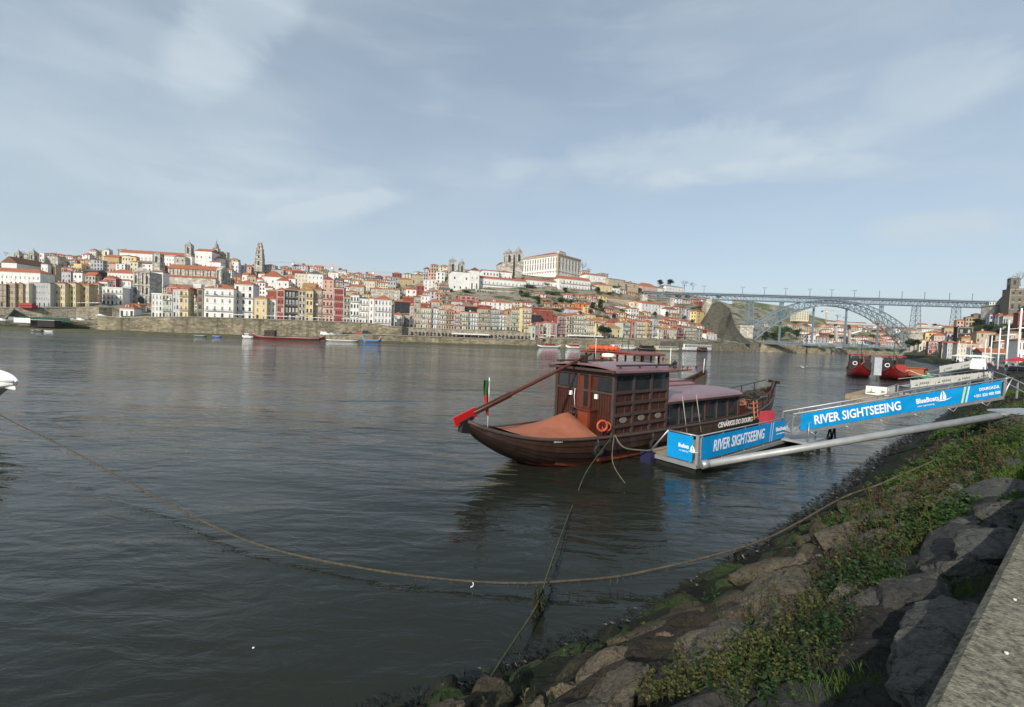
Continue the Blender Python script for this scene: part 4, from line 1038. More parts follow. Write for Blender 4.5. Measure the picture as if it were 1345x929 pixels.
for i,(kind, px, yb, h, wd) in enumerate([('round',1005,447,13,1),('shrub',1016,446,14,1.2),('shrub',1030,440,16,1.3),('round',1046,446,15,1),('shrub',1058,432,9,1.6),('bare',1022,412,13,1.2),('bare',1064,418,12,1.2),('bare',1100,420,8,1.6),('bare',1110,421,7,1.6),
     ('round',1092,448,10,1),('shrub',1128,446,9,1.6),('shrub',1145,446,10,1.6),('shrub',1165,446,10,1.5),('round',1180,446,9,1.2),('shrub',1110,450,6,1.6),('shrub',1152,438,8,1.8),('round',1135,430,7,1.4),('bare',1172,430,8,1.5),('round',1228,431,6,1.8)]):
    tree(kind, px, yb, h, dep3(px, yb), ['','evergreen','green scrub','bare tree'][{'round':1,'shrub':2,'bare':3}[kind]] + ' on the far hillside seen through the iron arch', wd, {'round':'evergreens','shrub':'scrub patches','bare':'bare trees'}[kind]+' on the hill beyond the arch')
# ================================================================== tower cranes
M_cry = mat('crane_orange', (.6,.3,.12), .6, .1); M_crg = mat('crane_grey', (.35,.36,.36), .6, .1)
def crane(label, px, yj, yb, xl, xr, D, mt, tilt=0):
    r = thing('tower_crane', label, 'crane', at(px, yb, D)); o0 = r.location
    top = at(px, yj, D) - o0; a = at(xl, yj+(xl-px)*.038+tilt*(xl-px), D) - o0; c = at(xr, yj+(xr-px)*.038+tilt*(xr-px), D) - o0
    w_ = .9; m = MB(); n = int(top.length/4)
    for sx in (-w_, w_):
        for sy in (-w_, w_): m.bar((sx,sy,-3), (top.x+sx, top.y+sy, top.z), .3,.3)
    for k in range(n):
        z0 = top.z*k/n; z1 = top.z*(k+1)/n; m.bar((-w_,-w_,z0),(w_,-w_,z1),.2,.2); m.bar((w_,-w_,z0),(-w_,-w_,z1),.2,.2)
    m.build('mast', mt, r); m = MB()
    for e in (a, c):
        for dz in (0, 1.6): m.bar(top+Vector((0,0,dz)), e+Vector((0,0,dz if e is a and 0 else dz*.6)), .3,.3)
        k_ = max(4, int((e-top).length/3))
        for k in range(k_): m.bar((top).lerp(e,k/k_), (top).lerp(e,(k+.5)/k_)+Vector((0,0,1.3)), .16,.16); m.bar((top).lerp(e,(k+.5)/k_)+Vector((0,0,1.3)), (top).lerp(e,(k+1)/k_), .16,.16)
    m.bar(top, top+Vector((0,0,5)), .5,.5)
    sh = a if (a-top).length < (c-top).length else c; lg = c if sh is a else a
    m.bar(top+Vector((0,0,5)), sh, .12,.12); m.bar(top+Vector((0,0,5)), top.lerp(lg,.6)+Vector((0,0,1.5)), .12,.12); m.build('jib', mt, r)
    MB().box(sh.x-1.5, sh.x+1.5, sh.y-1, sh.y+1, sh.z-2.5, sh.z).build('counterweight', M_dark, r)
    MB().box(top.x-1.2,top.x+1.2,top.y-2.2,top.y-.9,top.z-2.6,top.z-.2).build('cab', M_white, r)
crane('grey tower crane right of the slender stone tower', 385.5, 346, 364, 350, 399, 640, M_crg, -.01)
crane('orange tower crane above the pink gabled house', 437, 351.5, 374, 400, 447, 620, M_cry, .05)
crane('orange tower crane with left counterweight, middle of the skyline group', 475, 361, 378, 460, 507, 600, M_cry)
crane('thick grey tower crane right of the orange skyline crane', 491, 358, 378, 482, 528, 640, M_crg)
crane('low far grey crane at the left of the skyline group', 462, 366, 377, 451, 500, 700, M_crg)
crane('distant thin orange crane seen through the iron arch', 1085, 408.5, 424, 1080, 1102, 900, M_cry)
# ================================================================== far quay life
car0 = None
M_tyre = mat('tyre_rubber', (.02,.02,.02), .8, .2); M_cg = mat('car_window', (.03,.04,.05), .1, .1, spec=.6)
CARM = {k: mat('car_'+k, c, .3, .03, coat=.5) for k, c in dict(white=(.7,.7,.7), black=(.02,.02,.022), grey=(.2,.21,.22), red=(.4,.03,.03), silver=(.45,.46,.48)).items()}
def car(px, yb, D, colr, label, rz=None, van=0, p=None, group=None):
    p = p or at(px, yb, D); r = thing('parked_car' if not van else 'parked_van', label, 'car' if not van else 'van', p, TH(px) if rz is None else rz, group)
    L_, W_, H1, H2 = (4.3,1.75,.85,1.45) if not van else (5.2,1.95,1.2,2.2)
    prof = [(-L_/2,.3),(-L_/2,.7),(-L_/2+.1,H1),(-L_/2+(.7 if not van else .15),H1+.03),(-L_/2+(1.2 if not van else .3),H2-.04),(-L_/2+1.7,H2),(L_/2-1.9,H2),(L_/2-1.2,H1+.06),(L_/2-.2,H1-.12),(L_/2,.6),(L_/2,.3)]
    m = MB(); n = len(prof); ins = [0,0,0,.05,.16,.18,.18,.05,0,0,0]
    m.add([(x,-W_/2+i_,z) for (x,z),i_ in zip(prof,ins)]+[(x,W_/2-i_,z) for (x,z),i_ in zip(prof,ins)], [tuple(range(n)), tuple(reversed(range(n,2*n)))]+[(i,i+n,(i+1)%n+n,(i+1)%n) for i in range(n)])
    m.build('body', CARM[colr], r)
    g = MB(); zb, zt = H1+.08, H2-.1
    for s_ in (-1,1):
        yy = s_*(W_/2-.1); g.add([(-L_/2+1.0,yy,zb),(L_/2-1.5,yy,zb),(L_/2-1.95,yy*.93,zt),(-L_/2+1.35,yy*.93,zt)], [(0,1,2,3)])
    g.add([(L_/2-1.28,-W_/2+.2,zb+.02),(L_/2-1.28,W_/2-.2,zb+.02),(L_/2-1.82,W_/2-.25,zt),(L_/2-1.82,-W_/2+.25,zt)], [(0,1,2,3)]); g.build('window', M_cg, r)
    for x in (-L_/2+.8, L_/2-.85):
        for s_ in (-1,1):
            w_ = MB().torus((x, s_*(W_/2-.08), .31), .22, .1, n=12, k=6); w_.lathe([(.2,-.05),(.2,.05)], (0,0,0), 8); w_.v[-16:] = [(x+a, s_*(W_/2-.08)+c, .31+b_) for a,b_,c in w_.v[-16:]]; w_.build('wheel', M_tyre, r)
    return r
for px, yb, c_, lab, v_ in ((85,414.5,'black','black car parked under the terrace wall, left end',0),(97,415,'grey','grey car second in the left terrace wall row',0),(106,415,'white','white car third in the left terrace wall row',0),(116,415,'black','black car right end of the left terrace wall row',0),
    (133,414.5,'silver','silver car parked left of the small white house',0),(46,413,'white','white van parked beside the green fence at far left',1),(3,412,'white','white car at the far left edge of the quay',0),(20,412,'grey','grey van near the far left edge of the quay',1)):
    car(px, yb, S(px)+6, c_, lab, None, v_, p=(lambda v: Vector((v.x,v.y,at(px,QY(px),S(px)+14).z-(2.35 if px < 127 else 0))))(at(px,430,S(px)+6)))
for px, c_, lab, v_ in ((427,'white','white van first on the ramp behind the red boat',1),(436,'silver','silver car second on the ramp behind the red boat',0),(445,'grey','grey car third on the lower quay',0),(453,'black','black car fourth on the lower quay',0),(461,'black','black car left of the red car on lower quay',0),(471,'red','red car parked on the lower quay',0),(482,'black','black van beside the blue boat on lower quay',1)):
    v = at(px,430,S(px)-2.5); v.z = lowz(max(px,424))+.05; car(px, 0, 0, c_, lab, None, v_, p=v)
# people: one continuous walking body, copied
def person_mesh(top, leg, name):
    m = MB(); K = 8
    def ring(c, rx, ry): return [Vector((c[0]+rx*math.cos(2*math.pi*k/K), c[1]+ry*math.sin(2*math.pi*k/K), c[2])) for k in range(K)]
    m.grid([ring((0,0,.86),.15,.1), ring((0,0,1.0),.16,.11), ring((0,0,1.2),.17,.12), ring((0,0,1.4),.2,.11), ring((0,0,1.47),.07,.06), ring((0,0,1.54),.06,.06)], 0, closed=True)
    m.grid([ring((0,0,1.5),.055,.06), ring((0,.0,1.58),.08,.09), ring((0,0,1.66),.085,.1), ring((0,0,1.73),.06,.07), ring((0,0,1.76),.01,.01)], 2, closed=True)
    for s_, f in ((-1,.14),(1,-.14)): m.grid([ring((s_*.09,f*1.3,.0),.045,.1), ring((s_*.09,f*1.2,.1),.05,.055), ring((s_*.09,f*.6,.48),.06,.065), ring((s_*.07,0,.9),.085,.1)], 1, closed=True)
    for s_, f in ((-1,-.15),(1,.15)): m.grid([ring((s_*.25,f,.78),.03,.035), ring((s_*.25,f*.5,1.1),.04,.045), ring((s_*.19,0,1.42),.055,.06)], 0, closed=True)
    o = m.build(name, [top, leg, mat('skin',(.5,.32,.24),.6,.1)]); me = o.data; bpy.data.objects.remove(o); return me
PPL = [person_mesh(mat('coat_'+n,c,.8,.1), mat('trousers_'+n2,c2,.8,.1), 'person') for n,c,n2,c2 in (('dark',(.03,.03,.04),'blue',(.05,.07,.12)),('red',(.4,.05,.05),'dark',(.03,.03,.03)),('white',(.6,.6,.58),'blue',(.05,.07,.12)))]
PW = ['dark','red','pale']
def person(p, k, place, rz=0):
    o = bpy.data.objects.new('person', PPL[k]); C.objects.link(o); o.location = p; o.rotation_euler = (0,0,rz)
    tag(o, 'person in a %s coat %s' % (PW[k], place), 'person', '%s-coated people %s' % (PW[k], place)); return o
rp = random.Random(3)
for i in range(70):
    px = rp.uniform(520,712); v = at(px,430,S(px)-rp.uniform(-4,7)); v.z = lowz(px)+.03; person(v, rp.choice((0,0,1,2)), 'walking on the lower quay', rp.uniform(0,6))
for i in range(16):
    px = rp.uniform(725,905); v = at(px,430,S(px)+rp.uniform(3,8)); v.z = at(px,QY(px),S(px)+14).z-1.15; person(v, rp.choice((0,0,1,2)), 'on the promenade near the moored tour boats', rp.uniform(0,6))
# parasols and awnings
def parasol(p, label, w_=1.6, colm=None, group=None, h=2.5):
    r = thing('parasol', label, 'parasol', p, rp.uniform(0,1), group); MB().tube([(0,0,0),(0,0,h)], .04, 6).build('pole', M_dark, r)
    a = w_; m = MB().add([(-a,-a,h-.35),(a,-a,h-.35),(a,a,h-.35),(-a,a,h-.35),(0,0,h+.25),(0,0,h+.18)], [(0,1,4),(1,2,4),(2,3,4),(3,0,4),(1,0,5),(2,1,5),(3,2,5),(0,3,5)]); m.build('canopy', colm or M_awn, r); return r
par0 = None
for x0_, x1_, n, lab in ((104,128,6,'white parasol on the terrace above the parked cars'),(309,332,6,'white parasol before the tall house left of the yellow house'),(350,391,9,'white parasol in front of the black slate house'),(404,436,7,'cream parasol in front of the yellow and pink houses'),(452,476,6,'white parasol right of the red netted house')):
    for i in range(n):
        px = x0_+(x1_-x0_)*i/(n-1); 
        if px < 130: v = at(px, 402.5, dep(px,405)+.5)
        else: v = at(px,QY(px),S(px)+14); v = Vector((v.x*.985, v.y*.985, v.z))
        if par0 is None: par0 = parasol(v, lab, group=None); par0['group'] = lab.replace('parasol','parasols'); continue
        o = dup(par0, v, rp.uniform(0,1), lab); o['group'] = lab.replace('parasol','parasols')
for i in range(22):
    px = rp.choice((rp.uniform(596,645), rp.uniform(703,735), rp.uniform(745,790), rp.uniform(840,880)))
    low = px < 716; v = at(px,430,S(px)-(-1 if low else -4)); v.z = lowz(px)+.03 if low else at(px,QY(px),S(px)+14).z-1.15
    lab = 'dark-edged white parasol on the lower quay' if low else 'white parasol on the promenade behind the tour boats'
    o = dup(par0, v, rp.uniform(0,1), lab); o['group'] = lab.replace('parasol','parasols')
# long restaurant awnings
for x0_, x1_, lab in ((745,795,'long white restaurant awning behind the yellow boats'),(593,642,'long dark-fronted restaurant awning on the lower quay')):
    xm = (x0_+x1_)/2; D = S(xm)+ (9 if x0_ > 700 else 3); A, u, W = corner(x0_, x1_, 440, D, TH(xm)); z = lowz(620) if x0_ < 700 else at(xm,QY(xm),S(xm)+14).z-1.2
    r = thing('awning', lab, 'awning', (A.x, A.y, z), TH(xm)); MB().add([(0,-3,2.3),(W,-3,2.3),(W,0,3.1),(0,0,3.1),(0,-3,2.2),(W,-3,2.2),(W,0,3.0),(0,0,3.0)], [(0,1,2,3),(7,6,5,4),(0,4,5,1),(1,5,6,2),(3,2,6,7),(0,3,7,4)]).build('canopy', M_awn, r)
    m = MB()
    for i in range(int(W/3)+1): m.bar((i*W/int(W/3),-2.9,0),(i*W/int(W/3),-2.9,2.3),.08,.08)
    m.build('frame', M_dark, r)
# ================================================================== near bank
import bmesh
Wl = [(-14,-3.0),(-7,3.25),(-3.7,5.6),(-.4,7.07),(.37,7.6),(2.8,8.9),(5.5,10.9),(8.65,13.4),(10.8,15.3),(12.8,17),(17,20.6),(20.7,23.9),(25.6,28),(32.3,33.5),(50,49),(96,92),(150,150),(212,219),(300,330),(400,430)]
qs = [-12,-4,0,3.5,4.5,7.2,10.6,14.6,17.5,20.1,25.6,30.6,37]
Ql = [(.81*s, .51+.59*s) for s in qs] + [(35.5,27.6),(56,44.5),(99,86),(158,144),(222,210),(312,320),(420,420)]
Zq = [3.9]*9+[3.85,3.8,3.75,3.7,3.6,3.4,3.2,3.2,3.4,3.6,4]
KN = [0]
for i in range(1, len(Wl)): KN.append(KN[-1] + (Vector(Wl[i])-Vector(Wl[i-1])).length)
wx = [a[0] for a in Wl]; wy = [a[1] for a in Wl]; qx = [a[0] for a in Ql]; qy = [a[1] for a in Ql]
def bank(k, v, rough=True):
    a = Vector((ipx(k,KN,wx), ipx(k,KN,wy), 0)); q = Vector((ipx(k,KN,qx), ipx(k,KN,qy), 0)); zq = ipx(k,KN,Zq)
    wob = .35*noise.noise(Vector((k*.55,3,0)))+.2*noise.noise(Vector((k*1.7,9,0)))
    p = a.lerp(q, v); z = zq*(v**.9 if v > 0 else v*1.2) 
    if v < 1: z += wob*(1-v)*.6
    if rough and v < .99:
        am = min(1, 8/(1+abs(k)*.0)); n1 = noise.noise(Vector((p.x*.9,p.y*.9,2)))*.22; n2 = noise.noise(Vector((p.x*2.6,p.y*2.6,7)))*.12; n3 = noise.noise(Vector((p.x*7,p.y*7,1)))*.035
        st = (abs(noise.noise(Vector((p.x*1.3+p.y*.4,p.y*1.3,11)))))*-.35+.08
        e = 1 if v > .1 else .5
        z += (n1+n2+n3+st)*e*(1 if v < .9 else (1-v)*10)
    p.z = z; return p
KS = []
k = 0
while k < KN[-1]:
    KS.append(k); d = math.hypot(ipx(k,KN,wx)-1, ipx(k,KN,wy)); k += max(.11, d*.016)
KS.append(KN[-1])
VS = [-.5,-.25]+[i/46 for i in range(0, 47)]
P = [[bank(k, v) for v in VS] for k in KS]
M_bank = bpy.data.materials.new('riverbank_rock'); t = nt(M_bank); N = t.nodes; L = t.links; b = N['Principled BSDF']; b.inputs['Roughness'].default_value = .85; b.inputs['Specular IOR Level'].default_value = .25
geo = N.new('ShaderNodeNewGeometry'); sz = N.new('ShaderNodeSeparateXYZ'); L.new(geo.outputs['Position'], sz.inputs[0])
def tex(k, scale, det=6, rough=.6, stretch=None, src=None):
    n = N.new(k); n.inputs['Scale'].default_value = scale
    if k == 'ShaderNodeTexNoise': n.inputs['Detail'].default_value = det; n.inputs['Roughness'].default_value = rough
    s_ = geo.outputs['Position']
    if stretch: mp = N.new('ShaderNodeMapping'); mp.inputs['Rotation'].default_value = (0,0,rad(-36)); L.new(s_, mp.inputs[0]); mp2 = N.new('ShaderNodeMapping'); mp2.inputs['Scale'].default_value = stretch; L.new(mp.outputs[0], mp2.inputs[0]); s_ = mp2.outputs[0]
    L.new(s_, n.inputs['Vector']); return n
nz = tex('ShaderNodeTexNoise', 1.3, 6); nz2 = tex('ShaderNodeTexNoise', 20, 9, .78); nz3 = tex('ShaderNodeTexNoise', .5, 4)
zz = mth('ADD', sz.outputs['Z'], mth('MULTIPLY', mth('SUBTRACT', nz.outputs['Fac'], .5), 1.7))
cr = N.new('ShaderNodeValToRGB'); L.new(mth('DIVIDE', zz, 4.2), cr.inputs[0])
els = [(0,(.01,.01,.008)),(.09,(.014,.014,.010)),(.14,(.03,.038,.015)),(.22,(.03,.052,.014)),(.31,(.055,.06,.03)),(.4,(.11,.09,.06)),(.5,(.15,.12,.08)),(.64,(.13,.115,.085)),(.8,(.105,.102,.09)),(1,(.1,.1,.09))]
while len(cr.color_ramp.elements) < len(els): cr.color_ramp.elements.new(.5)
for e, (p_, c_) in zip(cr.color_ramp.elements, els): e.position = p_; e.color = (*c_, 1)
vr = N.new('ShaderNodeMapRange'); vr.inputs[1].default_value = .3; vr.inputs[2].default_value = .7; vr.inputs[3].default_value = .35; vr.inputs[4].default_value = 1.6; L.new(nz2.outputs['Fac'], vr.inputs[0])
oi = N.new('ShaderNodeObjectInfo'); orr = N.new('ShaderNodeMapRange'); orr.inputs[3].default_value = .7; orr.inputs[4].default_value = 1.4; L.new(oi.outputs['Random'], orr.inputs[0])
mu = mth('MULTIPLY', vr.outputs[0], orr.outputs[0])
# lichen blotches
ln_ = tex('ShaderNodeTexNoise', 16, 5, .7); lr = N.new('ShaderNodeMapRange'); lr.inputs[1].default_value = .62; lr.inputs[2].default_value = .7; lr.inputs[4].default_value = .55; L.new(ln_.outputs['Fac'], lr.inputs[0])
scv = N.new('ShaderNodeVectorMath'); scv.operation = 'SCALE'; L.new(cr.outputs[0], scv.inputs[0]); L.new(mu, scv.inputs['Scale'])
lm = N.new('ShaderNodeMix'); lm.data_type = 'RGBA'; L.new(lr.outputs[0], lm.inputs['Factor']); L.new(scv.outputs[0], lm.inputs['A']); lm.inputs['B'].default_value = (.2,.19,.16,1)
vk = tex('ShaderNodeTexVoronoi', 2.6); vk.feature = 'DISTANCE_TO_EDGE'; nd_ = tex('ShaderNodeTexNoise', 6, 4); va = N.new('ShaderNodeVectorMath'); va.operation = 'ADD'; L.new(geo.outputs['Position'], va.inputs[0]); vs_ = N.new('ShaderNodeVectorMath'); vs_.operation = 'SCALE'; vs_.inputs['Scale'].default_value = .35; L.new(nd_.outputs['Color'], vs_.inputs[0]); L.new(vs_.outputs[0], va.inputs[1]); L.new(va.outputs[0], vk.inputs['Vector'])
ck = N.new('ShaderNodeMapRange'); ck.inputs[2].default_value = .035; ck.inputs[3].default_value = .3; ck.inputs[4].default_value = 1; L.new(vk.outputs['Distance'], ck.inputs[0])
cs_ = N.new('ShaderNodeVectorMath'); cs_.operation = 'SCALE'; L.new(lm.outputs['Result'], cs_.inputs[0]); L.new(ck.outputs[0], cs_.inputs['Scale']); L.new(cs_.outputs[0], b.inputs['Base Color'])
vo = tex('ShaderNodeTexVoronoi', 1.0, stretch=(.8,1.6,1.2)); vo.feature = 'DISTANCE_TO_EDGE'
v3 = N.new('ShaderNodeMapRange'); v3.inputs[2].default_value = .08; L.new(vo.outputs['Distance'], v3.inputs[0])
n4 = tex('ShaderNodeTexNoise', 42, 7, .75); n5 = tex('ShaderNodeTexNoise', 7, 9, .72)
hh = mth('ADD', mth('MULTIPLY', n5.outputs['Fac'], .09), mth('MULTIPLY', n4.outputs['Fac'], .05))
bp = N.new('ShaderNodeBump'); bp.inputs['Distance'].default_value = 1.0; L.new(hh, bp.inputs['Height']); L.new(bp.outputs[0], b.inputs['Normal'])
rr_ = N.new('ShaderNodeMapRange'); rr_.inputs[1].default_value = .1; rr_.inputs[2].default_value = .8; rr_.inputs[3].default_value = .45; rr_.inputs[4].default_value = .9; L.new(zz, rr_.inputs[0]); L.new(rr_.outputs[0], b.inputs['Roughness'])
M_soil = M_bank.copy(); M_soil.name = 'bank_soil'; 
for e in [n for n in M_soil.node_tree.nodes if n.type == 'VALTORGB'][0].color_ramp.elements: e.color = (*[c*.42 for c in e.color[:3]], 1)
ob = MB().grid(P, smooth=False).build('riverbank', M_soil); tag(ob, kind='structure')
# quay parapet and land behind
M_par = mat('parapet_concrete', (.215,.2,.152), .95, .8, 26, bump=.012, bscale=60, rnd=False, spec=.1)
A = []; Bp = []
def qpt(k): return Vector((ipx(k,KN,qx), ipx(k,KN,qy), 0))
zt = lambda k: ipx(k, KN, [4.4]*8+[4.4,4.35,4.25,4.15,4.05,3.9,3.6,3.4,3.4,3.6,3.8,4.2])
for k in [x*.5 for x in range(0, 90)] + list(range(45, int(KN[-1]), 6)):
    q = qpt(k); q2 = qpt(min(k+.5, KN[-1])); 
    if (q2-q).length < 1e-4: q2 = q; q = qpt(k-.5)
    d = (q2-q).normalized(); n_ = Vector((d.y, -d.x, 0)); q = qpt(k); z = zt(k); e = noise.noise(Vector((k*2,0,0)))*.02
    r = [q-n_*.02+Vector((0,0,z-1.6)), q-n_*(.0+e)+Vector((0,0,z-.04)), q+n_*(.04+e)+Vector((0,0,z)), q+n_*.62+Vector((0,0,z)), q+n_*.63+Vector((0,0,z-.1))]
    A.append(r); Bp.append([q+n_*.6+Vector((0,0,z-.09)), q+n_*8+Vector((0,0,z-.15)), q+n_*40+Vector((0,0,z-.2))] + ([q+n_*(90)+Vector((0,0,z))] if k > 40 else []))
tag(MB().grid(A, smooth=False, flip=False).build('quay_edge', M_par), kind='structure')
cut = [i for i, r in enumerate(Bp) if len(r) == 4][0]
M_pave = mat('quay_paving', (.16,.155,.135), .9, .3, .5, bump=.01, bscale=8, rnd=False)
mm_ = MB(); mm_.grid([r[:3] for r in Bp[:cut+1]], smooth=False); mm_.grid(Bp[cut:], smooth=False); tag(mm_.build('pavement', M_pave), kind='structure')
# boulders
def rockmesh(seed):
    rn = random.Random(seed); bm = bmesh.new(); bmesh.ops.create_icosphere(bm, subdivisions=4, radius=1)
    pl = [(Vector((rn.gauss(0,1),rn.gauss(0,1),rn.gauss(0,1))).normalized(), rn.uniform(.5,.8)) for _ in range(15)]
    for v in bm.verts:
        d = v.co.normalized(); r = 1.0
        for n_, h in pl:
            c = d.dot(n_)
            if c > .05: r = min(r, h/c)
        r += .07*noise.noise(d*2.2+Vector((seed,0,0))) + .045*noise.noise(d*6+Vector((seed,0,0)))+.022*noise.noise(d*15)
        v.co = d*r
    me = bpy.data.meshes.new('boulder'); bm.to_mesh(me); bm.free(); me.materials.append(M_bank)
    for p in me.polygons: p.use_smooth = False
    return me
ROCK = [rockmesh(i) for i in range(9)]
rk = random.Random(21)
def boulder(p, s3, rz, tilt, label, group=None):
    o = bpy.data.objects.new('boulder', rk.choice(ROCK)); C.objects.link(o); o.location = p
    q = Matrix.Rotation(rz,4,'Z') @ Matrix.Rotation(tilt,4,'X') @ Matrix.Rotation(rk.choice((0,3.14)),4,'Z'); o.rotation_euler = q.to_euler(); o.scale = s3
    return tag(o, label, 'boulder', group)
# named big ones, placed where they lie on the slope
def onbank(px, py):
    d = ray(px, py); best = None; pv = None
    s = 1.5
    while s < 120:
        p = CAM + d*s
        # invert roughly: project on stations
        k, v, z = bank_kv(p.x, p.y)
        if v is not None and 0 <= v <= 1 and p.z <= z: return p, k, v
        s += .05 + s*.004
    return onz(px, py, 1), 0, 0
_kk = [0.5*i for i in range(0, 300)]
_W = np.array([(ipx(k,KN,wx), ipx(k,KN,wy)) for k in _kk]); _Q = np.array([(ipx(k,KN,qx), ipx(k,KN,qy)) for k in _kk])
def bank_kv(x, y):
    mid = (_W+_Q)/2; d = (mid[:,0]-x)**2+(mid[:,1]-y)**2; i = int(d.argmin()); best = (9, None, None)
    for j in range(max(0,i-6), min(len(_kk)-1, i+7)):
        a = _W[j]; q = _Q[j]; e = q-a; L2 = (e**2).sum(); v = ((x-a[0])*e[0]+(y-a[1])*e[1])/L2; c = a+e*v; dd = (c[0]-x)**2+(c[1]-y)**2
        if dd < best[0]: best = (dd, _kk[j], v)
    k, v = best[1], best[2]
    if v is None: return 0, None, -9
    return k, v, bank(k, max(-.4,min(1,v)), False).z
NAMED = [(1265,758,.42,'rounded grey boulder sitting near the quay edge above a green clump'),(1205,800,.5,'broad grey slab boulder left of the rounded boulder near the quay'),
 (1240,850,.56,'large grey boulder with a pale scratch beside the quay edge'),(1235,915,.42,'dark grey boulder at the bottom of the slope beside the concrete edge'),
 (1030,790,.6,'pale cream boulder in the middle of the lower slope'),(1110,715,.75,'long brown ridged boulder above the pale cream one'),
 (975,812,.4,'mossy dark boulder at the lower left of the pale cream boulder'),(825,890,.22,'small pale green boulder on the mossy strip near the bottom'),
 (1200,640,.4,'sunlit yellowish boulder beside the rope on the slope'),(1228,628,.3,'small sunlit tan boulder right of the yellowish one'),(1190,655,.35,'flat orange-brown boulder beneath the rope end'),
 (1335,680,.6,'huge grey slab at the right edge under the quay'),(1300,735,.5,'long grey slab between the rounded boulder and the right edge'),(1150,720,.5,'brown boulder below the dry brushwood'),
 (950,870,.55,'long brown boulder lying among weeds near the bottom'),(1060,760,.4,'brown boulder right above the pale cream boulder'),(930,855,.35,'weathered tan boulder with yellow weeds at the lower slope'),(1250,590,.5,'flat grey ledge stone under the grey pipe')]
for px, py, s_, lab in NAMED:
    p, k, v = onbank(px, py); boulder(p + Vector((0,0,s_*.0)), (s_*1.5, s_*.9, s_*.62), rad(36+rk.uniform(-15,15)), rad(-25), lab)
cells = []
k = 5.0
while k < 85:
    d0 = math.hypot(ipx(k,KN,wx), ipx(k,KN,wy)); base = .34 + .016*max(0, d0-8)
    for r_ in range(7): cells.append((k+rk.uniform(-.4,.4)*base, (r_+.5+rk.uniform(-.3,.3))/7.2-.02, base))
    k += base*1.7
cells = cells[:278]
for k, v, base in cells:
    v = min(v, .93)
    if (k < 9 and v < .22) or (k < 13.5 and v < .12): continue
    p = bank(k, v, False); s_ = base*rk.uniform(.55,1.15)
    if rk.random() < .12: s_ *= 1.45
    z = 'black weed-covered boulder at the waterline' if v < .12 else 'green mossy boulder just above the waterline' if v < .28 else 'brown boulder on the middle of the slope' if v < .7 else 'grey boulder just below the quay edge'
    if v > .33 and rk.random() < .75:
        if rk.random() < .25: continue
        boulder(p-Vector((0,0,s_*.1)), (s_*rk.uniform(2.0,3.2), s_*rk.uniform(1.0,1.35), s_*rk.uniform(.45,.65)), rad(38+rk.uniform(-13,13)), rad(-33+rk.uniform(-9,9)), z, z.replace('boulder','boulders')); continue
    boulder(p-Vector((0,0,s_*.12)), (s_*rk.uniform(1.1,1.9), s_*rk.uniform(.7,1.0), s_*rk.uniform(.45,.8)), rad(36+rk.uniform(-38,38)), rad(-32+rk.uniform(-20,20)), z, z.replace('boulder','boulders'))
# ------------------------------------------------------------------ weeds and grass
M_l1 = leafmat('weed_leaves', (.022,.055,.012), (.06,.105,.025), .25); M_l2 = leafmat('dark_weed_leaves', (.012,.032,.009), (.032,.06,.015), .2); M_dry = leafmat('dry_stems', (.05,.032,.018), (.09,.065,.03), .1); M_gr = leafmat('grass_blades', (.035,.075,.012), (.085,.14,.025), .3)
M_ylw = leafmat('yellowing_leaves', (.06,.075,.02), (.1,.095,.03), .25)
rg = random.Random(8)
weeds = MB(); grass = MB(); dry = MB()
def dens(k, v, off):
    a = noise.noise(Vector((k*.33, v*3.2, off))); return a
def leaf(mb, p, d, l, w_, m_):
    side = d.cross(Vector((rg.gauss(0,1),rg.gauss(0,1),rg.gauss(0,1)))).normalized()*w_
    up_ = Vector((0,0,l*.12)); mb.add([p, p+d*l*.5+side+up_, p+d*l, p+d*l*.5-side+up_], [(0,1,2,3)], m_)
def plant(p, h, nl, ls, m_):
    lean = Vector((rg.gauss(-.1,.25), rg.gauss(.15,.25), 1)).normalized(); top = p+lean*h
    w_ = Vector((ls*.05,0,0)); weeds.add([p-w_, p+w_, top], [(0,1,2)], m_)
    for _ in range(nl):
        t_ = rg.uniform(.15,1); a = rg.uniform(0,6.28); d = Vector((math.cos(a), math.sin(a), rg.uniform(-.1,.8))).normalized()
        leaf(weeds, p.lerp(top,t_), d, ls*rg.uniform(.6,1.3), ls*.28, m_)
for i in range(4600):
    far = rg.random() < .6
    k = rg.uniform(22, 75) if far else rg.uniform(7.5, 24); v = rg.betavariate(4,2.6)
    d_ = dens(k, v, 0)
    if d_ < .08: continue
    p = bank(k, v, False); dist = (p-CAM).length
    if v < .28 and rg.random() < .8: continue
    if dist > 45 and rg.random() < .4: continue
    m_ = 0 if d_ > .3 else 1
    if noise.noise(Vector((k*.6, v*5, 30))) > .06: m_ = 2
    if rg.random() < .07: m_ = 3
    ls = min(.16, max(.045, dist*.0075))
    plant(p-Vector((0,0,.02)), rg.uniform(.12,.42)*(1 if dist < 20 else 1.2), 11 if dist < 9 else 8, ls*(1 if m_ != 2 else .55), m_)
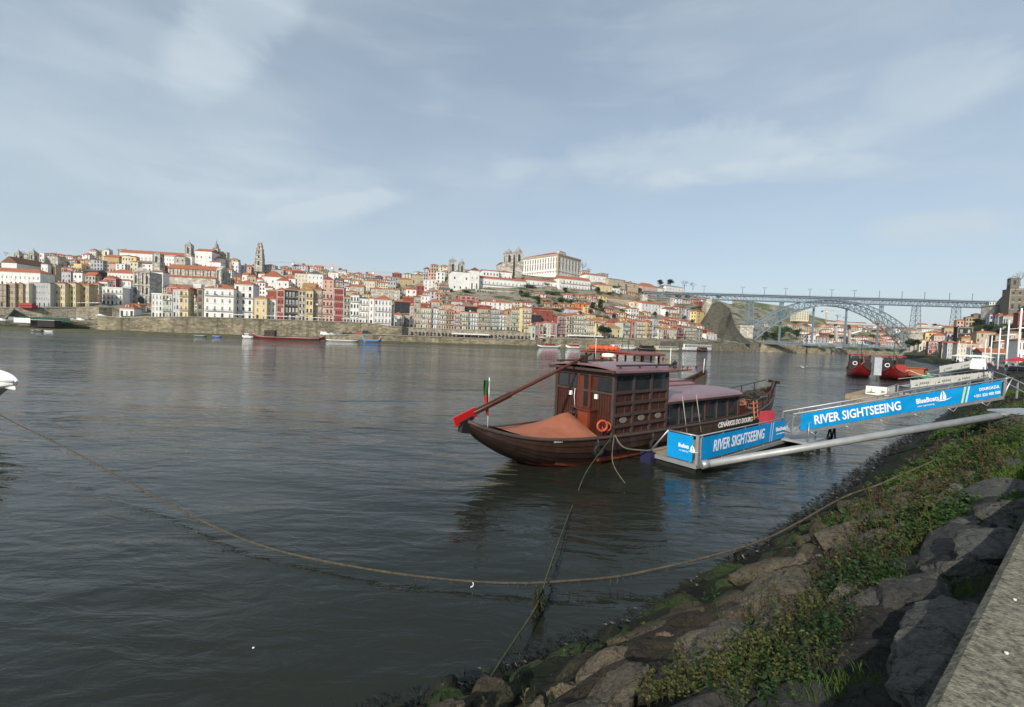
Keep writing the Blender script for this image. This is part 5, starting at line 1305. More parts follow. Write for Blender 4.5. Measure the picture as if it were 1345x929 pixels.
# lush clumps read off the photograph
for px, py, r_, n, hh_, m_ in ((1050,905,.5,150,.42,1),(930,905,.45,130,.38,3),(1000,900,.45,120,.4,3),(1150,900,.3,90,.3,0),(1060,850,.35,110,.35,1),(1130,775,.35,90,.4,1),(1160,700,.8,170,.4,2),(1100,690,.4,60,.35,2),(1230,700,.5,120,.3,0),
    (1215,790,.45,200,.22,0),(1290,760,.3,90,.22,0),(1215,690,.6,150,.35,1),(1280,600,1.6,330,.35,0),(1330,580,1.6,280,.4,0),(1240,640,1.4,260,.4,2),(1300,560,1.8,200,.4,0),(1210,665,.9,160,.4,2),(1290,880,.4,90,.25,1),(1170,920,.5,200,.35,0),(1140,745,.5,200,.4,2),(1090,830,.4,160,.4,2),(970,880,.3,120,.35,2),(1180,840,.3,100,.3,2)):
    c, k, v = onbank(px, py)
    for _ in range(n):
        a = rg.uniform(0,6.28); q = r_*math.sqrt(rg.random()); p = c + Vector((math.cos(a)*q*1.3, math.sin(a)*q, 0)); k2, v2, z = bank_kv(p.x, p.y)
        if v2 is None or v2 > .86 or v2 < .05: continue
        p.z = z; dist = (p-CAM).length; ls = max(.035, min(.14, dist*.0075)); mmm = m_ if rg.random() < .75 else rg.choice((0,1,2,3))
        plant(p, hh_*rg.uniform(.4,1.1), 12, ls*(1 if mmm != 2 else .5), mmm)
for i in range(700):
    k = rg.uniform(9,45); v = rg.uniform(.4,.9)
    if dens(k, v, 0) < .02: continue
    p = bank(k, v, False); h = rg.uniform(.3,.8); top = p+Vector((rg.gauss(0,.15), rg.gauss(0,.15), h)); w_ = max(.003,(p-CAM).length*.0007); mi = rg.choice((0,2,2,3))
    weeds.add([p-Vector((w_,0,0)), p+Vector((w_,0,0)), top+Vector((w_*.5,0,0)), top-Vector((w_*.5,0,0))], [(0,1,2,3)], mi)
    for q in range(7): leaf(weeds, p.lerp(top, rg.uniform(.3,1)), Vector((rg.gauss(0,1),rg.gauss(0,1),.5)).normalized(), max(.04,(p-CAM).length*.006), max(.008,(p-CAM).length*.001), mi)
wd = weeds.build('weeds', [M_l1, M_l2, M_dry, M_ylw]); tag(wd, 'mixed green and dried weeds growing between the rocks of the bank', 'weeds', kind='stuff')
for px, py, r_, n, hh_ in ((1100,915,.2,300,.17),(1200,730,.35,400,.22),(1230,690,.9,1500,.22),(1270,610,1.5,3800,.3),(1320,590,1.6,3200,.32),(1190,790,.5,600,.18),(1250,650,1.0,1400,.22),(1300,640,.9,1300,.22),(1200,690,.7,900,.22),(1340,610,1.2,1500,.28),(1330,540,3,2500,.4),(1240,570,2,1500,.35),(1300,525,4,2500,.45),(1150,780,.6,500,.18)):
    c, k, v = onbank(px, py)
    for _ in range(n):
        a = rg.uniform(0,6.28); q = r_*math.sqrt(rg.random()); p = c + Vector((math.cos(a)*q*1.4, math.sin(a)*q, 0)); k2, v2, z = bank_kv(p.x, p.y)
        if v2 is None or v2 > 1.0 or v2 < .2: continue
        p.z = z-.02; l = hh_*rg.uniform(.4,1.1); d = Vector((rg.gauss(0,.3), rg.gauss(0,.3), 1)).normalized(); w_ = max(.0022, (p-CAM).length*.001); s_ = Vector((w_*rg.choice((-1,1)), w_*.4, 0))
        grass.add([p-s_, p+s_, p+d*l*.6+s_*.6+Vector((d.x,d.y,0))*l*.1, p+d*l*.6-s_*.6+Vector((d.x,d.y,0))*l*.1, p+d*l+Vector((d.x,d.y,-.2))*l*.4], [(0,1,2,3),(3,2,4)])
g_ = grass.build('grass', M_gr); tag(g_, 'bright green grass tufts growing on the rocky bank', 'grass', kind='stuff')
# black seaweed fringe along the waterline
sw = MB()
for i in range(6500):
    k = rg.uniform(7, 60); p = bank(k, rg.uniform(-.06,.09), False); p.z = max(p.z, .0)+rg.uniform(0,.1); d = Vector((rg.gauss(-.6,.5), rg.gauss(.6,.5), rg.uniform(-.3,.4))).normalized(); leaf(sw, p, d, rg.uniform(.08,.25), rg.uniform(.006,.02), 0)
s_ = sw.build('seaweed', mat('black_seaweed', (.014,.013,.009), .4, .4, 5)); tag(s_, 'black stringy seaweed fringe along the edge of the rocks', 'seaweed', kind='stuff')

# weeds and moss creeping over the kerb edge
for px, py in ((1333,787),(1322,857)):
    f_ = thing('dropping', 'small white fleck on the concrete kerb at %s' % ('upper right' if py < 800 else 'lower right'), 'litter', onz(px,py,4.415)); MB().lathe([(.009,-.01),(.009,.002),(.004,.003)], (0,0,0), 7).build('fleck', M_trim, f_)
# ================================================================== main moored boat
M_hullb = mat('dark_varnished_wood', (.036,.017,.011), .38, .35, 2.0, spec=.4, stain=.4); M_wood = mat('brown_varnished_wood', (.07,.022,.014), .4, .35, 2.5, spec=.4)
M_frame = mat('grey_brown_timber', (.068,.046,.038), .55, .3, 3); M_redw = mat('red_varnished_wood', (.11,.028,.015), .35, .25, 3, spec=.5)
M_anti = mat('orange_antifouling', (.36,.09,.05), .7, .3, 2); M_roofm = mat('mauve_roof_paint', (.22,.115,.125), .35, .25, 1.2, spec=.5)
M_tarp = mat('salmon_tarpaulin', (.33,.115,.065), .75, .18, 1.3, bump=.02, bscale=3); M_orange = mat('orange_lifebuoy', (.42,.075,.035), .5, .15)
M_bglass = mat('boat_glass', (.03,.035,.04), .06, .3, spec=.7); M_rope = mat('rope_fibre', (.15,.135,.1), .9, .35, 6, bump=.01, bscale=60); M_chrome = mat('stainless', (.6,.6,.6), .25, .1, metal=1)
M_redp = mat('red_paint', (.55,.02,.02), .4, .15); M_black = mat('black_rubber', (.015,.015,.015), .7, .3); M_redhull = mat('red_hull_paint', (.22,.016,.014), .35, .2)
M_blackh = mat('black_hull_paint', (.02,.02,.02), .4, .2)
def hullfun(st):
    xs = [a[0] for a in st]
    return [ (lambda x, i=i: ipx(x, xs, [a[i] for a in st])) for i in (1,2,3)]
def hull_build(st, mats, root, n=56, strakes=8, anti=.17, cap=.09, capmat=None):
    hw, gz, kz = hullfun(st); x0, x1 = st[0][0], st[-1][0]; X = [x0+(x1-x0)*i/n for i in range(n+1)]
    def sm(f, x): return (f(x-.6)+2*f(x)+f(x+.6))/4 if x0+.6 < x < x1-.6 else f(x)
    def pt(x, t, s, o=0):
        h = sm(hw,x); g = sm(gz,x); k = sm(kz,x); y = h*(1-(1-t)**3.2); z = k+(g-k)*t**1.6; return Vector((x, s*(y+o), z))
    m = MB()
    for s in (-1,1):
        for j in range(strakes):
            t0, t1 = j/strakes, (j+1)/strakes
            rows = [[pt(x,t0,s,.05), pt(x,t1,s,0)] for x in X]
            for i in range(n):
                a, b_, c, d = rows[i][0], rows[i+1][0], rows[i+1][1], rows[i][1]; zm = (a.z+b_.z+c.z+d.z)/4
                m.add([a,b_,c,d], [(0,1,2,3) if s < 0 else (3,2,1,0)], 1 if zm < anti else (2 if len(mats) > 2 and j < strakes-2 else 0), False)
                e, f_ = pt(X[i],t0,s,0), pt(X[i+1],t0,s,0); m.add([e,f_,b_,a], [(0,1,2,3)], 1 if zm < anti else 0)
        rows = [[pt(x,1,s,0), pt(x,1,s,-.12), Vector((x, s*max(.02,hw(x)-.16), sm(gz,x)-.38))] for x in X]
        m.grid(rows, 0, False, flip=(s > 0))
    for xx in (x0, x1):
        vs = [pt(xx,t/8,1) for t in range(9)]+[pt(xx,t/8,-1) for t in range(8,-1,-1)]; m.add(vs, [tuple(range(len(vs)))], 0)
    m.build('hull', mats, root)
    dk = [[Vector((x, -max(.02,hw(x)-.15), sm(gz,x)-.36)), Vector((x, 0, sm(gz,x)-.33)), Vector((x, max(.02,hw(x)-.15), sm(gz,x)-.36))] for x in X]
    MB().grid(dk, flip=True).build('deck', M_frame, root)
    c = MB()
    for s in (-1,1): c.tube([pt(x,1,s,.02)+Vector((0,0,.02)) for x in X], cap, 6)
    c.build('gunwale', capmat or M_frame, root); return pt, hw, gz, sm
def fontobj(txt, size, M4, mt, parent, ext=.004, off=.0, shear=0, name='lettering', width=None):
    cu = bpy.data.curves.new(name, 'FONT'); cu.body = txt; cu.size = size; cu.extrude = ext; cu.offset = off; cu.shear = shear; cu.resolution_u = 3
    t_ = bpy.data.objects.new('tmp', cu); C.objects.link(t_); bpy.context.view_layer.update()
    me = bpy.data.meshes.new_from_object(t_.evaluated_get(bpy.context.evaluated_depsgraph_get())); bpy.data.objects.remove(t_)
    me.materials.clear(); me.materials.append(mt); me.name = name
    xs = [v.co.x for v in me.vertices]; k = (width/(max(xs)-min(xs))) if width else 1
    for v in me.vertices: v.co.x = (v.co.x-min(xs))*k
    o = bpy.data.objects.new(name, me); C.objects.link(o)
    if parent: o.parent = parent; bpy.context.view_layer.update(); o.matrix_world = M4
    else: o.matrix_world = M4
    return o
BA = rad(38)
bt = thing('river_boat', 'dark brown wooden wine boat with tall wheelhouse, long steering oar and mauve roofs', 'boat', (3.9,23.1,0), BA)
BM = Matrix.Translation((3.9,23.1,0)) @ Matrix.Rotation(BA,4,'Z'); BI = BM.inverted()
def onplane(px, py, p0, n, MI=None):
    MI = MI or BI; M_ = MI.inverted(); d = ray(px, py); n = (M_.to_3x3() @ Vector(n)); p0 = M_ @ Vector(p0); k = (p0-CAM).dot(n)/d.dot(n); return MI @ (CAM+d*k)
ST = [(-7.3,.1,2.3,1.95),(-6.6,.5,1.95,1.3),(-5.6,.98,1.66,.68),(-4.6,1.4,1.47,.2),(-3.5,1.75,1.38,-.15),(-2,2.08,1.32,-.4),(0,2.32,1.28,-.5),(3,2.42,1.25,-.5),(9,2.42,1.2,-.5),(14,2.3,1.2,-.5),(17,2.1,1.35,-.4),(19.5,1.7,1.62,-.1),(21.5,1.15,1.95,.5),(23,.6,2.25,1.1),(24.3,.12,2.5,1.9)]
pt, hw, gz, sm_ = hull_build(ST, [M_hullb, M_anti, mat('tarred_hull',(.022,.013,.01),.4,.4,2)], bt, anti=.26)
m = MB().bar((-7.6,0,2.05),(-6.5,0,1.85),.34,.4); m.bar((-7.65,0,2.2),(-7.0,0,2.45),.22,.16); m.build('stern_post', M_blackh, bt)
m = MB().bar((24.1,0,1.9),(24.5,0,3.0),.3,.3); m.bar((24.2,-.5,2.95),(24.7,.5,3.0),.2,.25); m.build('bow_post', M_hullb, bt)
# wheelhouse
WX, WY, Z0, Z1 = 4.6, 2.05, 1.22, 4.45
m = MB().box(.04,WX-.04,-WY+.04,WY-.04,Z0-.3,Z1)
m.build('wheelhouse', M_wood, bt)
m = MB()
zs = [Z0+.02, 1.72, 2.28, 2.86, 3.42, Z1-.1]
for z in zs: m.box(-.02,WX+.06,-WY-.07,-WY+.05,z-.075,z+.075); m.box(-.02,WX+.06,WY-.05,WY+.07,z-.075,z+.075)
for x in (0,1.53,3.06,WX): m.box(x-.09,x+.09,-WY-.055,-WY+.045,Z0-.25,Z1); m.box(x-.09,x+.09,WY-.045,WY+.055,Z0-.25,Z1)
for x in (.9,2.4,3.9): m.box(x-.012,x+.012,-WY+.0,-WY+.038,Z0,3.35)
m.build('frame_timber', M_frame, bt)
for a, b_ in ((0.09,1.44),(1.62,2.97),(3.15,4.51)):
    MB().box(a,b_,-WY-.0,-WY+.035,3.5,Z1-.18).build('window', M_bglass, bt)
    c = MB(); K = 14; cx_ = (a+b_)/2; vs = [Vector((cx_+.3*math.cos(2*math.pi*i/K)*(1 if abs(math.cos(2*math.pi*i/K))<.8 else .95), -WY-.0, 2.0+.15*math.sin(2*math.pi*i/K))) for i in range(K)]
    c.add(vs+[v+Vector((0,-.03,0)) for v in vs], [tuple(range(K,2*K))]+[(i,(i+1)%K,(i+1)%K+K,i+K) for i in range(K)]); c.build('porthole', mat('porthole_glass',(.25,.22,.17),.3,.3), bt)
    for k_ in range(3): MB().box(a+.05, b_-.05, -WY+.0, -WY+.03, 3.5+.12+k_*.22, 3.5+.14+k_*.22) if False else None
# front (stern-facing) wall of the wheelhouse
fr = lambda px, py: onplane(px, py, (0,0,0), (1,0,0))
m = MB().box(-.05,.05,-WY,WY,Z1-.28,Z1); m.box(-.045,.05,-WY,WY,3.28,3.4)
for y in (WY-.05, -WY+.05): m.box(-.06,.06,y-.07,y+.07,Z0-.2,Z1-.02)
yl, yr = fr(760,500).y, fr(777,500).y; zd_ = fr(769,534).z
m.build('front_trim', M_frame, bt)
MB().box(-.0,.05,yr+.12,yl-.12,zd_,Z1-.3).build('doorway', M_black, bt)
jm = MB().box(-.07,.03,yl-.14,yl+.02,zd_,Z1-.28); jm.box(-.07,.03,yr-.02,yr+.14,zd_,Z1-.28); jm.box(-.055,.035,yr,yl,zd_-.1,zd_); jm.build('door_frame', M_redw, bt)
dl = MB().add([(-.06,yl-.12,zd_),(.035,yl-.55,zd_),(.035,yl-.55,Z1-.35),(-.06,yl-.12,Z1-.35)], [(0,1,2,3)]); dl.build('door', M_redw, bt)
for a, b_ in ((736,747.5),(750,758.5),(786,805)):
    y1_, y0_ = fr(a,495).y, fr(b_,495).y; MB().box(-.03,.04,y0_,y1_,3.44,Z1-.36).build('window', M_bglass, bt)
lw = MB(); y1_, y0_ = fr(766,555).y, fr(783,555).y; z1_ = fr(775,538).z; lw.box(-.5,.0,y0_,y1_,Z0-.3,z1_); lw.box(-.56,.0,y0_-.05,y1_+.05,z1_,z1_+.07); lw.build('companionway', M_redw, bt)
MB().box(-.53,-.5,y0_+.12,y1_-.1,Z0-.25,z1_-.1).build('hatch_door', mat('hatch_wood',(.21,.045,.02),.35,.2,3), bt)
for px, py in ((750.5,515.5),(784,521)):
    f = fr(px, py); MB().box(-.1,-.0,f.y-.09,f.y+.09,f.z-.12,f.z+.12).build('wall_lamp', M_white, bt)
ld = MB(); a = fr(754,534); 
for dy in (0,-.5): ld.tube([(-.05,a.y+dy,a.z+.1),(-1.0,a.y+dy,Z0-.2)], .03, 6)
ld.build('ladder_rail', M_chrome, bt)
ld = MB()
for k_ in range(5): ld.box(-.9+.18*k_-.1,-.9+.18*k_+.1,a.y-.48,a.y-.02,Z0+.1+.26*k_,Z0+.14+.26*k_)
ld.build('ladder_steps', M_frame, bt)
hr = MB().tube([(-.1,fr(757,510).y,fr(757,510).z),(-.16,fr(757,520).y,fr(757,520).z),(-.1,fr(757,536).y,fr(757,536).z)], .02, 5); hr.build('handrail', M_white, bt)
# roof with crown, rails
def crown(x0,x1,y,z,c,mt,name,ov=0,thick=.1,root=None,par='roof'):
    Pt = [[Vector((x, y*math.sin(t), z+c*math.cos(t)**1.0*1.0)) for t in [(-1+2*j/12)*math.pi/2 for j in range(13)]] for x in (x0, x0+(x1-x0)/3, x0+2*(x1-x0)/3, x1)]
    m = MB(); m.grid(Pt, 0, True, flip=False); m.grid([[v-Vector((0,0,thick)) for v in r] for r in Pt], 0, True, flip=True)
    for r in (Pt[0], Pt[-1]):
        for i in range(12): m.add([r[i], r[i+1], r[i+1]-Vector((0,0,thick)), r[i]-Vector((0,0,thick))], [(0,1,2,3)])
    for s_ in (0,-1):
        for i in range(3): m.add([Pt[i][s_], Pt[i+1][s_], Pt[i+1][s_]-Vector((0,0,thick)), Pt[i][s_]-Vector((0,0,thick))], [(0,1,2,3)])
    m.box(x0,x1,-y*.98,y*.98,z-thick-.02,z-.03,0); return m.build(name, mt, root)
crown(-.35,WX+.45,WY+.3,Z1+.08,.26,M_roofm,'roof',root=bt)
m = MB()
for s_ in (-1,1):
    y = s_*(WY+.22); m.bar((-.45,y,Z1+.02),(WX+.55,y,Z1+.02),.12,.16); m.bar((.0,y*.93,Z1+.33),(WX+.35,y*.93,Z1+.33),.1,.1)
    for x in (.3,1.9,3.4,WX+.1): m.lathe([(.06,0),(.1,.05),(.06,.1),(.06,.2),(.1,.28)], (x,y*.93,Z1+.08), 8)
m.bar((-.38,-WY-.3,Z1+.04),(-.38,WY+.3,Z1+.04),.08,.12); m.build('roof_rail', M_frame, bt)
lf = onplane(799,468,(2.6,.6,Z1+.55),(0,0,1)); m = MB().lathe([(.3,0),(.42,.06),(.44,.2),(.36,.3),(.1,.33)], (lf.x,lf.y,Z1+.42), 14); m.build('life_raft', M_white, bt)
m = MB().torus((lf.x,lf.y,Z1+.48), .5, .05, (0,0,1), 18, 6); m.build('raft_strap', M_orange, bt)
m = MB(); 
for px, y1__, h in ((782,.9,1.3),(862,0,.1),): m.tube([(onplane(px,470,(0,0,Z1+.4),(0,0,1)).x,onplane(px,470,(0,0,Z1+.4),(0,0,1)).y,Z1+.3),(onplane(px,470,(0,0,Z1+.4),(0,0,1)).x,onplane(px,470,(0,0,Z1+.4),(0,0,1)).y,Z1+.4+h)], .018, 6)
m.build('mast', M_white, bt)
m = MB().lathe([(.02,0),(.14,.04),(.14,.07),(.09,.08),(.09,.3),(.14,.31),(.1,.36),(.02,.44)], (WX+.35,-WY-.2,Z1+.15), 8); m.build('lantern', M_iron, bt)
# steering oar and its support
o0 = onplane(597,555,(0,.0,0),(0,1,0)); o1 = Vector((.5,.25,Z1+.72)); d_ = (o1-o0).normalized()
m = MB(); m.tube([o0+d_*1.0, o0+d_*3, o0+d_*6, o1+d_*.3], [.08,.1,.095,.07], 8); m.build('steering_oar', mat('oar_wood',(.11,.035,.022),.45,.3,3), bt)
m = MB().bar(o0, o0+d_*1.15, .09,.42, up=(0,0,1)); m.build('oar_blade', M_redp, bt)
m = MB().bar(o0+d_*1.1, o0+d_*3.2, .1,.26); m.build('oar_neck', M_frame, bt)
m = MB().box(.1,.35,.1,.45,Z1+.1,Z1+.75); m.box(-.1,.6,-.05,.6,Z1+.42,Z1+.5); m.build('oar_rest', M_hullb, bt)
# tarpaulin
Pt = []
for i in range(25):
    x = -4.9 + 3.85*i/24; f = (i/24); hump = 1.0*(f**1.3)*(1 if f < .9 else 1-(f-.9)*3); h = hw(x)+.02; row = []
    for j in range(19):
        q = -1+2*j/18; z = sm_(gz,x)+.06 + hump*(1-abs(q))**1.1 + .05*noise.noise(Vector((x*1.5,q*2,0)))*(1-abs(q)); row.append(Vector((x+ (.25 if f > .9 else 0)*(1-abs(q)), q*h*.9, z)))
    Pt.append(row)
m = MB().grid(Pt, 0, True, flip=True); m.add(Pt[-1]+[Vector((v.x, v.y, 1.2)) for v in Pt[-1]], [(i,i+1,i+20,i+19) for i in range(18)], 0); m.build('tarpaulin', M_tarp, bt)
# lifebuoys, fenders
p = onplane(789,559,(0,-1.9,0),(0,1,0)); MB().torus((p.x-.0,-2.0,p.z), .25, .06, (.5,1,0), 22, 8).build('lifebuoy', M_orange, bt)
p = onplane(795,560,(0,-1.9,0),(0,1,0)); MB().torus((p.x,-1.98,p.z), .22, .035, (1,.4,0), 18, 6).build('coiled_rope', M_orange, bt)
for px, py in ((785.5,591),(857.5,583)):
    p = onplane(px, py, (0,-2.5,0),(0,1,0)); MB().torus((p.x,-2.56,p.z), .26, .1, (0,1,0.12), 20, 8).build('tyre_fender', M_black, bt)
    MB().tube([(p.x,-2.5,p.z+.3),(p.x+.03,-2.45,1.35)], .018, 5).build('fender_rope', M_rope, bt)
# passenger cabin
CXA, CXB, CZ0, CZ1 = WX+.02, 13.7, 1.08, 2.6
MB().box(CXA,CXB,-1.93,1.93,CZ0-.25,CZ0+.12).build('cabin_side', M_wood, bt)
MB().box(CXA+.1,CXB-.08,-1.86,1.86,CZ0+.12,CZ1-.02).build('cabin_glass', M_bglass, bt)
m = MB(); n = 6
for i in range(n+1):
    x = CXA+.1+(CXB-CXA-.2)*i/n
    for s_ in (-1,1): m.bar((x,s_*1.93,CZ0+.1),(x,s_*1.89,CZ1),.09,.07)
for s_ in (-1,1): m.bar((CXA,s_*1.92,CZ1-.04),(CXB,s_*1.92,CZ1-.04),.08,.1); m.bar((CXA,s_*1.95,CZ0+.14),(CXB,s_*1.95,CZ0+.14),.07,.07)
for y in (-1.9,-.65,.65,1.9): m.bar((CXB,y,CZ0),(CXB,y,CZ1),.1,.08)
m.build('cabin_frame', M_frame, bt)
crown(CXA,CXB+.15,2.12,CZ1+.06,.36,M_roofm,'cabin_roof',root=bt)
m = MB()
for s_ in (-1,1): m.bar((CXA,s_*2.1,CZ1+.02),(CXB+.15,s_*2.1,CZ1+.02),.07,.12)
m.build('roof_edge', M_frame, bt)
m = MB()
for x, h in ((8.0,.45),(8.6,.45)):
    for y in (.5,.9): m.bar((x,y,CZ1+.3),(x,y,CZ1+.3+h+.35),.05,.05)
m.box(7.9,8.7,.4,1.0,CZ1+.95,CZ1+1.0); m.build('roof_table', M_anti, bt)
m = MB().tube([(WX+.1,.6,3.55),(12.5,.9,3.35)], .07, 6); m.build('mast_pole', mat('salmon_pole',(.4,.14,.08),.6,.2), bt)
for i, px in enumerate((897,915)):
    p = onplane(px, 560, (0,-2.2,0),(0,1,0)); MB().tube([(p.x,-2.5,.75),(p.x-.25,-2.2,3.0)], .025, 6).build('boathook', mat('pale_pole',(.35,.32,.26),.7,.2), bt)
# foredeck clutter
m = MB()
for x in (14.6,16.2,17.8,19.4,21,22.4):
    for s_ in (-1,1): h = hw(x)*.93; m.bar((x,s_*h,sm_(gz,x)),(x,s_*h,sm_(gz,x)+.75),.06,.06)
for s_ in (-1,1): m.tube([(x, s_*hw(x)*.93, sm_(gz,x)+.75) for x in (14.6,16.2,17.8,19.4,21,22.4,23.6)], .035, 6)
m.build('bow_railing', M_hullb, bt)
for (x,y,a_,b_,h,mt) in ((15.4,-1.2,.9,.5,.7,M_redw),(16.9,.5,.7,.7,.55,M_hullb),(18.3,-.3,.8,.6,.6,M_tarp),(19.8,.2,.6,.5,.45,M_frame)):
    q = MB().box(x-a_/2,x+a_/2,y-b_/2,y+b_/2,sm_(gz,x)-.35,sm_(gz,x)-.35+h); q.box(x-a_/2-.04,x+a_/2+.04,y-b_/2-.04,y+b_/2+.04,sm_(gz,x)-.34+h,sm_(gz,x)-.28+h); q.build('deck_box', mt, bt)
for q, x in enumerate((17.2,19.0,21.3)): MB().torus((x,-1.0+.3*q,sm_(gz,x)-.1+.0), .3, .08, (.1,.2,1), 16, 6).build('coiled_rope', M_rope, bt)
m = MB(); 
for dy in (0,.55): m.bar((14.3+dy,-2.75,.95),(14.9+dy,-2.35,2.15),.07,.16)
for k_ in range(4): f = (k_+.5)/4; m.bar((14.3+.6*f,-2.75+.4*f,.95+1.2*f),(14.85+.6*f,-2.75+.4*f,.95+1.2*f),.2,.05)
m.build('boarding_steps', mat('orange_wood',(.32,.11,.05),.6,.2), bt)
nh_ = random.Random(12)
for nm_, c_, cnt, cx_, zz_, sp in (('fishing_net',(.03,.04,.03),130,18.6,.35,(1.3,.7,.22)),('fishing_net',(.09,.08,.06),90,20.6,.45,(.9,.45,.2)),('rope_heap',(.16,.14,.1),60,16.6,.25,(.7,.8,.16))):
    m = MB()
    for _ in range(cnt):
        a_ = Vector((cx_+nh_.gauss(0,sp[0]*.6), nh_.gauss(0,sp[1]*.7), sm_(gz,cx_)+zz_-.3+abs(nh_.gauss(0,sp[2])))); d_ = Vector((nh_.gauss(0,.3),nh_.gauss(0,.3),nh_.gauss(0,.12))); m.tube([a_, a_+d_*.5+Vector((0,0,.07)), a_+d_], .03, 4, cap=False)
    m.build(nm_, mat('net_'+str(cnt), c_, .9, .4, 5), bt)['kind'] = 'stuff'
m = MB()
for k_ in range(1, 24): y = -WY+.1+k_*.168; m.box(-.012,.0,y-.006,y+.006,Z0,3.28)
m.build('plank_seams', M_blackh, bt)
# lettering on the hull
def M4(o, xdir, updir): x = Vector(xdir).normalized(); y = (Vector(updir)-x*Vector(updir).dot(x)).normalized(); z = x.cross(y); return Matrix(((x.x,y.x,z.x,o[0]),(x.y,y.y,z.y,o[1]),(x.z,y.z,z.z,o[2]),(0,0,0,1)))
BMr = BM.to_3x3(); q = onplane(942.5,562,(0,-2.5,0),(0,1,0))
fontobj('CENÁRIOS DO DOURO', .46, M4(BM@Vector((q.x,-2.54,q.z)), BMr@Vector((1,0,0)), (0,0,1)), M_white, bt, off=.012, shear=.15)
q = onplane(735,584,(0,-2.1,0),(0,1,0)); xa = q.x; ya, yb_ = hw(xa)+.03, hw(xa+.5)+.03
fontobj('RA080', .17, M4(BM@Vector((xa,-ya-.03,q.z)), BMr@Vector((.5,-(yb_-ya),0)), (0,0,1)), M_white, bt, off=.004)
# stern flag
fg = thing('flag', 'red and green flag hanging limp on a short pole beside the steering oar', 'flag', BM@Vector((-6.1,.1,0)), BA)
MB().tube([(0,0,1.75),(0,0,4.15)], .022, 6).build('pole', M_white, fg)
for nm, z0, z1, mt in (('green_band',3.35,4.05,mat('flag_green',(.02,.09,.03),.8)),('red_band',2.45,3.35,mat('flag_red',(.4,.02,.02),.8))):
    m = MB(); m.grid([[Vector((-.02-.3*j/6*(.6+.4*math.sin(z*2)), .07*math.sin(j*1.4+z*2), z)) for j in range(7)] for z in np.linspace(z0,z1,7)], 0, True); m.build(nm, mt, fg)
# ------------------------------------------------------------------ second wooden boat behind
def boat2(name, label, loc, ang, st, hullm, roofz, x0, x1, wy, roofm, posts, parts=(), anti=.2, railm=None, core=None):
    r = thing('river_boat', label, 'boat', loc, ang); p_, h_, g_, s__ = hull_build(st, hullm, r, n=36, strakes=6, anti=anti, capmat=railm)
    zb = g_((x0+x1)/2)-.3
    if core: MB().box(x0+.05,x1-.05,-wy+.05,wy-.05,zb,zb+core).build('wheelhouse', hullm[0] if not railm else railm, r)
    m = MB()
    for i in range(posts+1):
        x = x0+.1+(x1-x0-.2)*i/posts
        for s_ in (-1,1): m.bar((x,s_*wy*.95,zb),(x,s_*wy*.95,roofz),.12,.12)
    for y in np.linspace(-wy*.95,wy*.95,4):
        for x in (x0+.1,x1-.1): m.bar((x,y,zb),(x,y,roofz),.12,.12)
    m.build('cabin_posts', M_redw if not railm else M_frame, r)
    crown(x0-.3,x1+.3,wy+.2,roofz,.15,roofm,'roof',root=r); return r, h_, g_
S2 = [(-4.4,.1,2.2,1.8),(-3.6,.8,1.75,.7),(-2.4,1.6,1.45,-.1),(0,2.4,1.35,-.5),(5,2.5,1.3,-.5),(9,2.2,1.5,-.4),(12,1.5,2.1,.2),(13.8,.7,2.8,1.2),(14.8,.12,3.4,2.3)]
B2 = (7.5,33.8,0)
r2, _, _ = boat2('river_boat', 'second brown wooden boat behind, with open upper roof and rolled orange awning', B2, rad(38), S2, [M_hullb, M_anti], 5.1, 0, 3.3, 2.5, mat('brown_roof',(.2,.06,.04),.5,.2), 3, core=2.6)
m = MB(); Pt = []
for i in range(17):
    x = -.3+0*i; y = 2.2-3.0*i/16; Pt.append((.25+.1*math.sin(i*1.9), y, 5.42+.05*math.sin(i*2.3)))
m.tube(Pt, [.2+.035*math.sin(i*2.7) for i in range(17)], 10); m.build('rolled_awning', mat('orange_canvas',(.55,.1,.04),.8,.25,4,bump=.03,bscale=8), r2)
m = MB().tube([(1.4,-.8,5.1),(1.4,-.8,6.2)], .03,5); m.tube([(1.9,.2,5.1),(1.9,.2,6.3)], .03,5); m.tube([(2.3,-1.2,5.1),(2.3,-1.2,6.0)],.03,5); m.build('antenna', M_dark, r2)
MB().box(4.2,9,-1.9,1.9,1.1,2.5).build('cabin_glass', M_bglass, r2); crown(4,9.2,2.1,2.55,.3,M_roofm,'cabin_roof',root=r2)
m = MB()
for x in (9.2,9.8,10.4): m.tube([(x, 1.4*math.cos(t), 1.3+1.5*math.sin(t)) for t in [math.pi*k/10 for k in range(11)]], .03, 5)
m.build('canopy_hoops', M_chrome, r2)
m = MB().tube([(8.3,-.2,2.6),(8.3,-.2,5.6)], .03, 6); m.tube([(14.5,0,3.2),(14.6,0,4.6)], .035,6); m.build('mast', M_white, r2)
MB().bar((4,-.6,3.35),(11.5,-.4,3.6),.12,.12).build('boom', M_anti, r2)
fl = thing('bunting', 'string of small coloured pennants rising from the second boat bow', 'bunting', B2, rad(38)); 
a_, b_ = Vector((4.4,-1.5,5.0)), Vector((14.3,0,4.0)); MB().tube([a_.lerp(b_,i/8)-Vector((0,0,.5*math.sin(math.pi*i/8))) for i in range(9)], .015, 4).build('string', M_rope, fl)
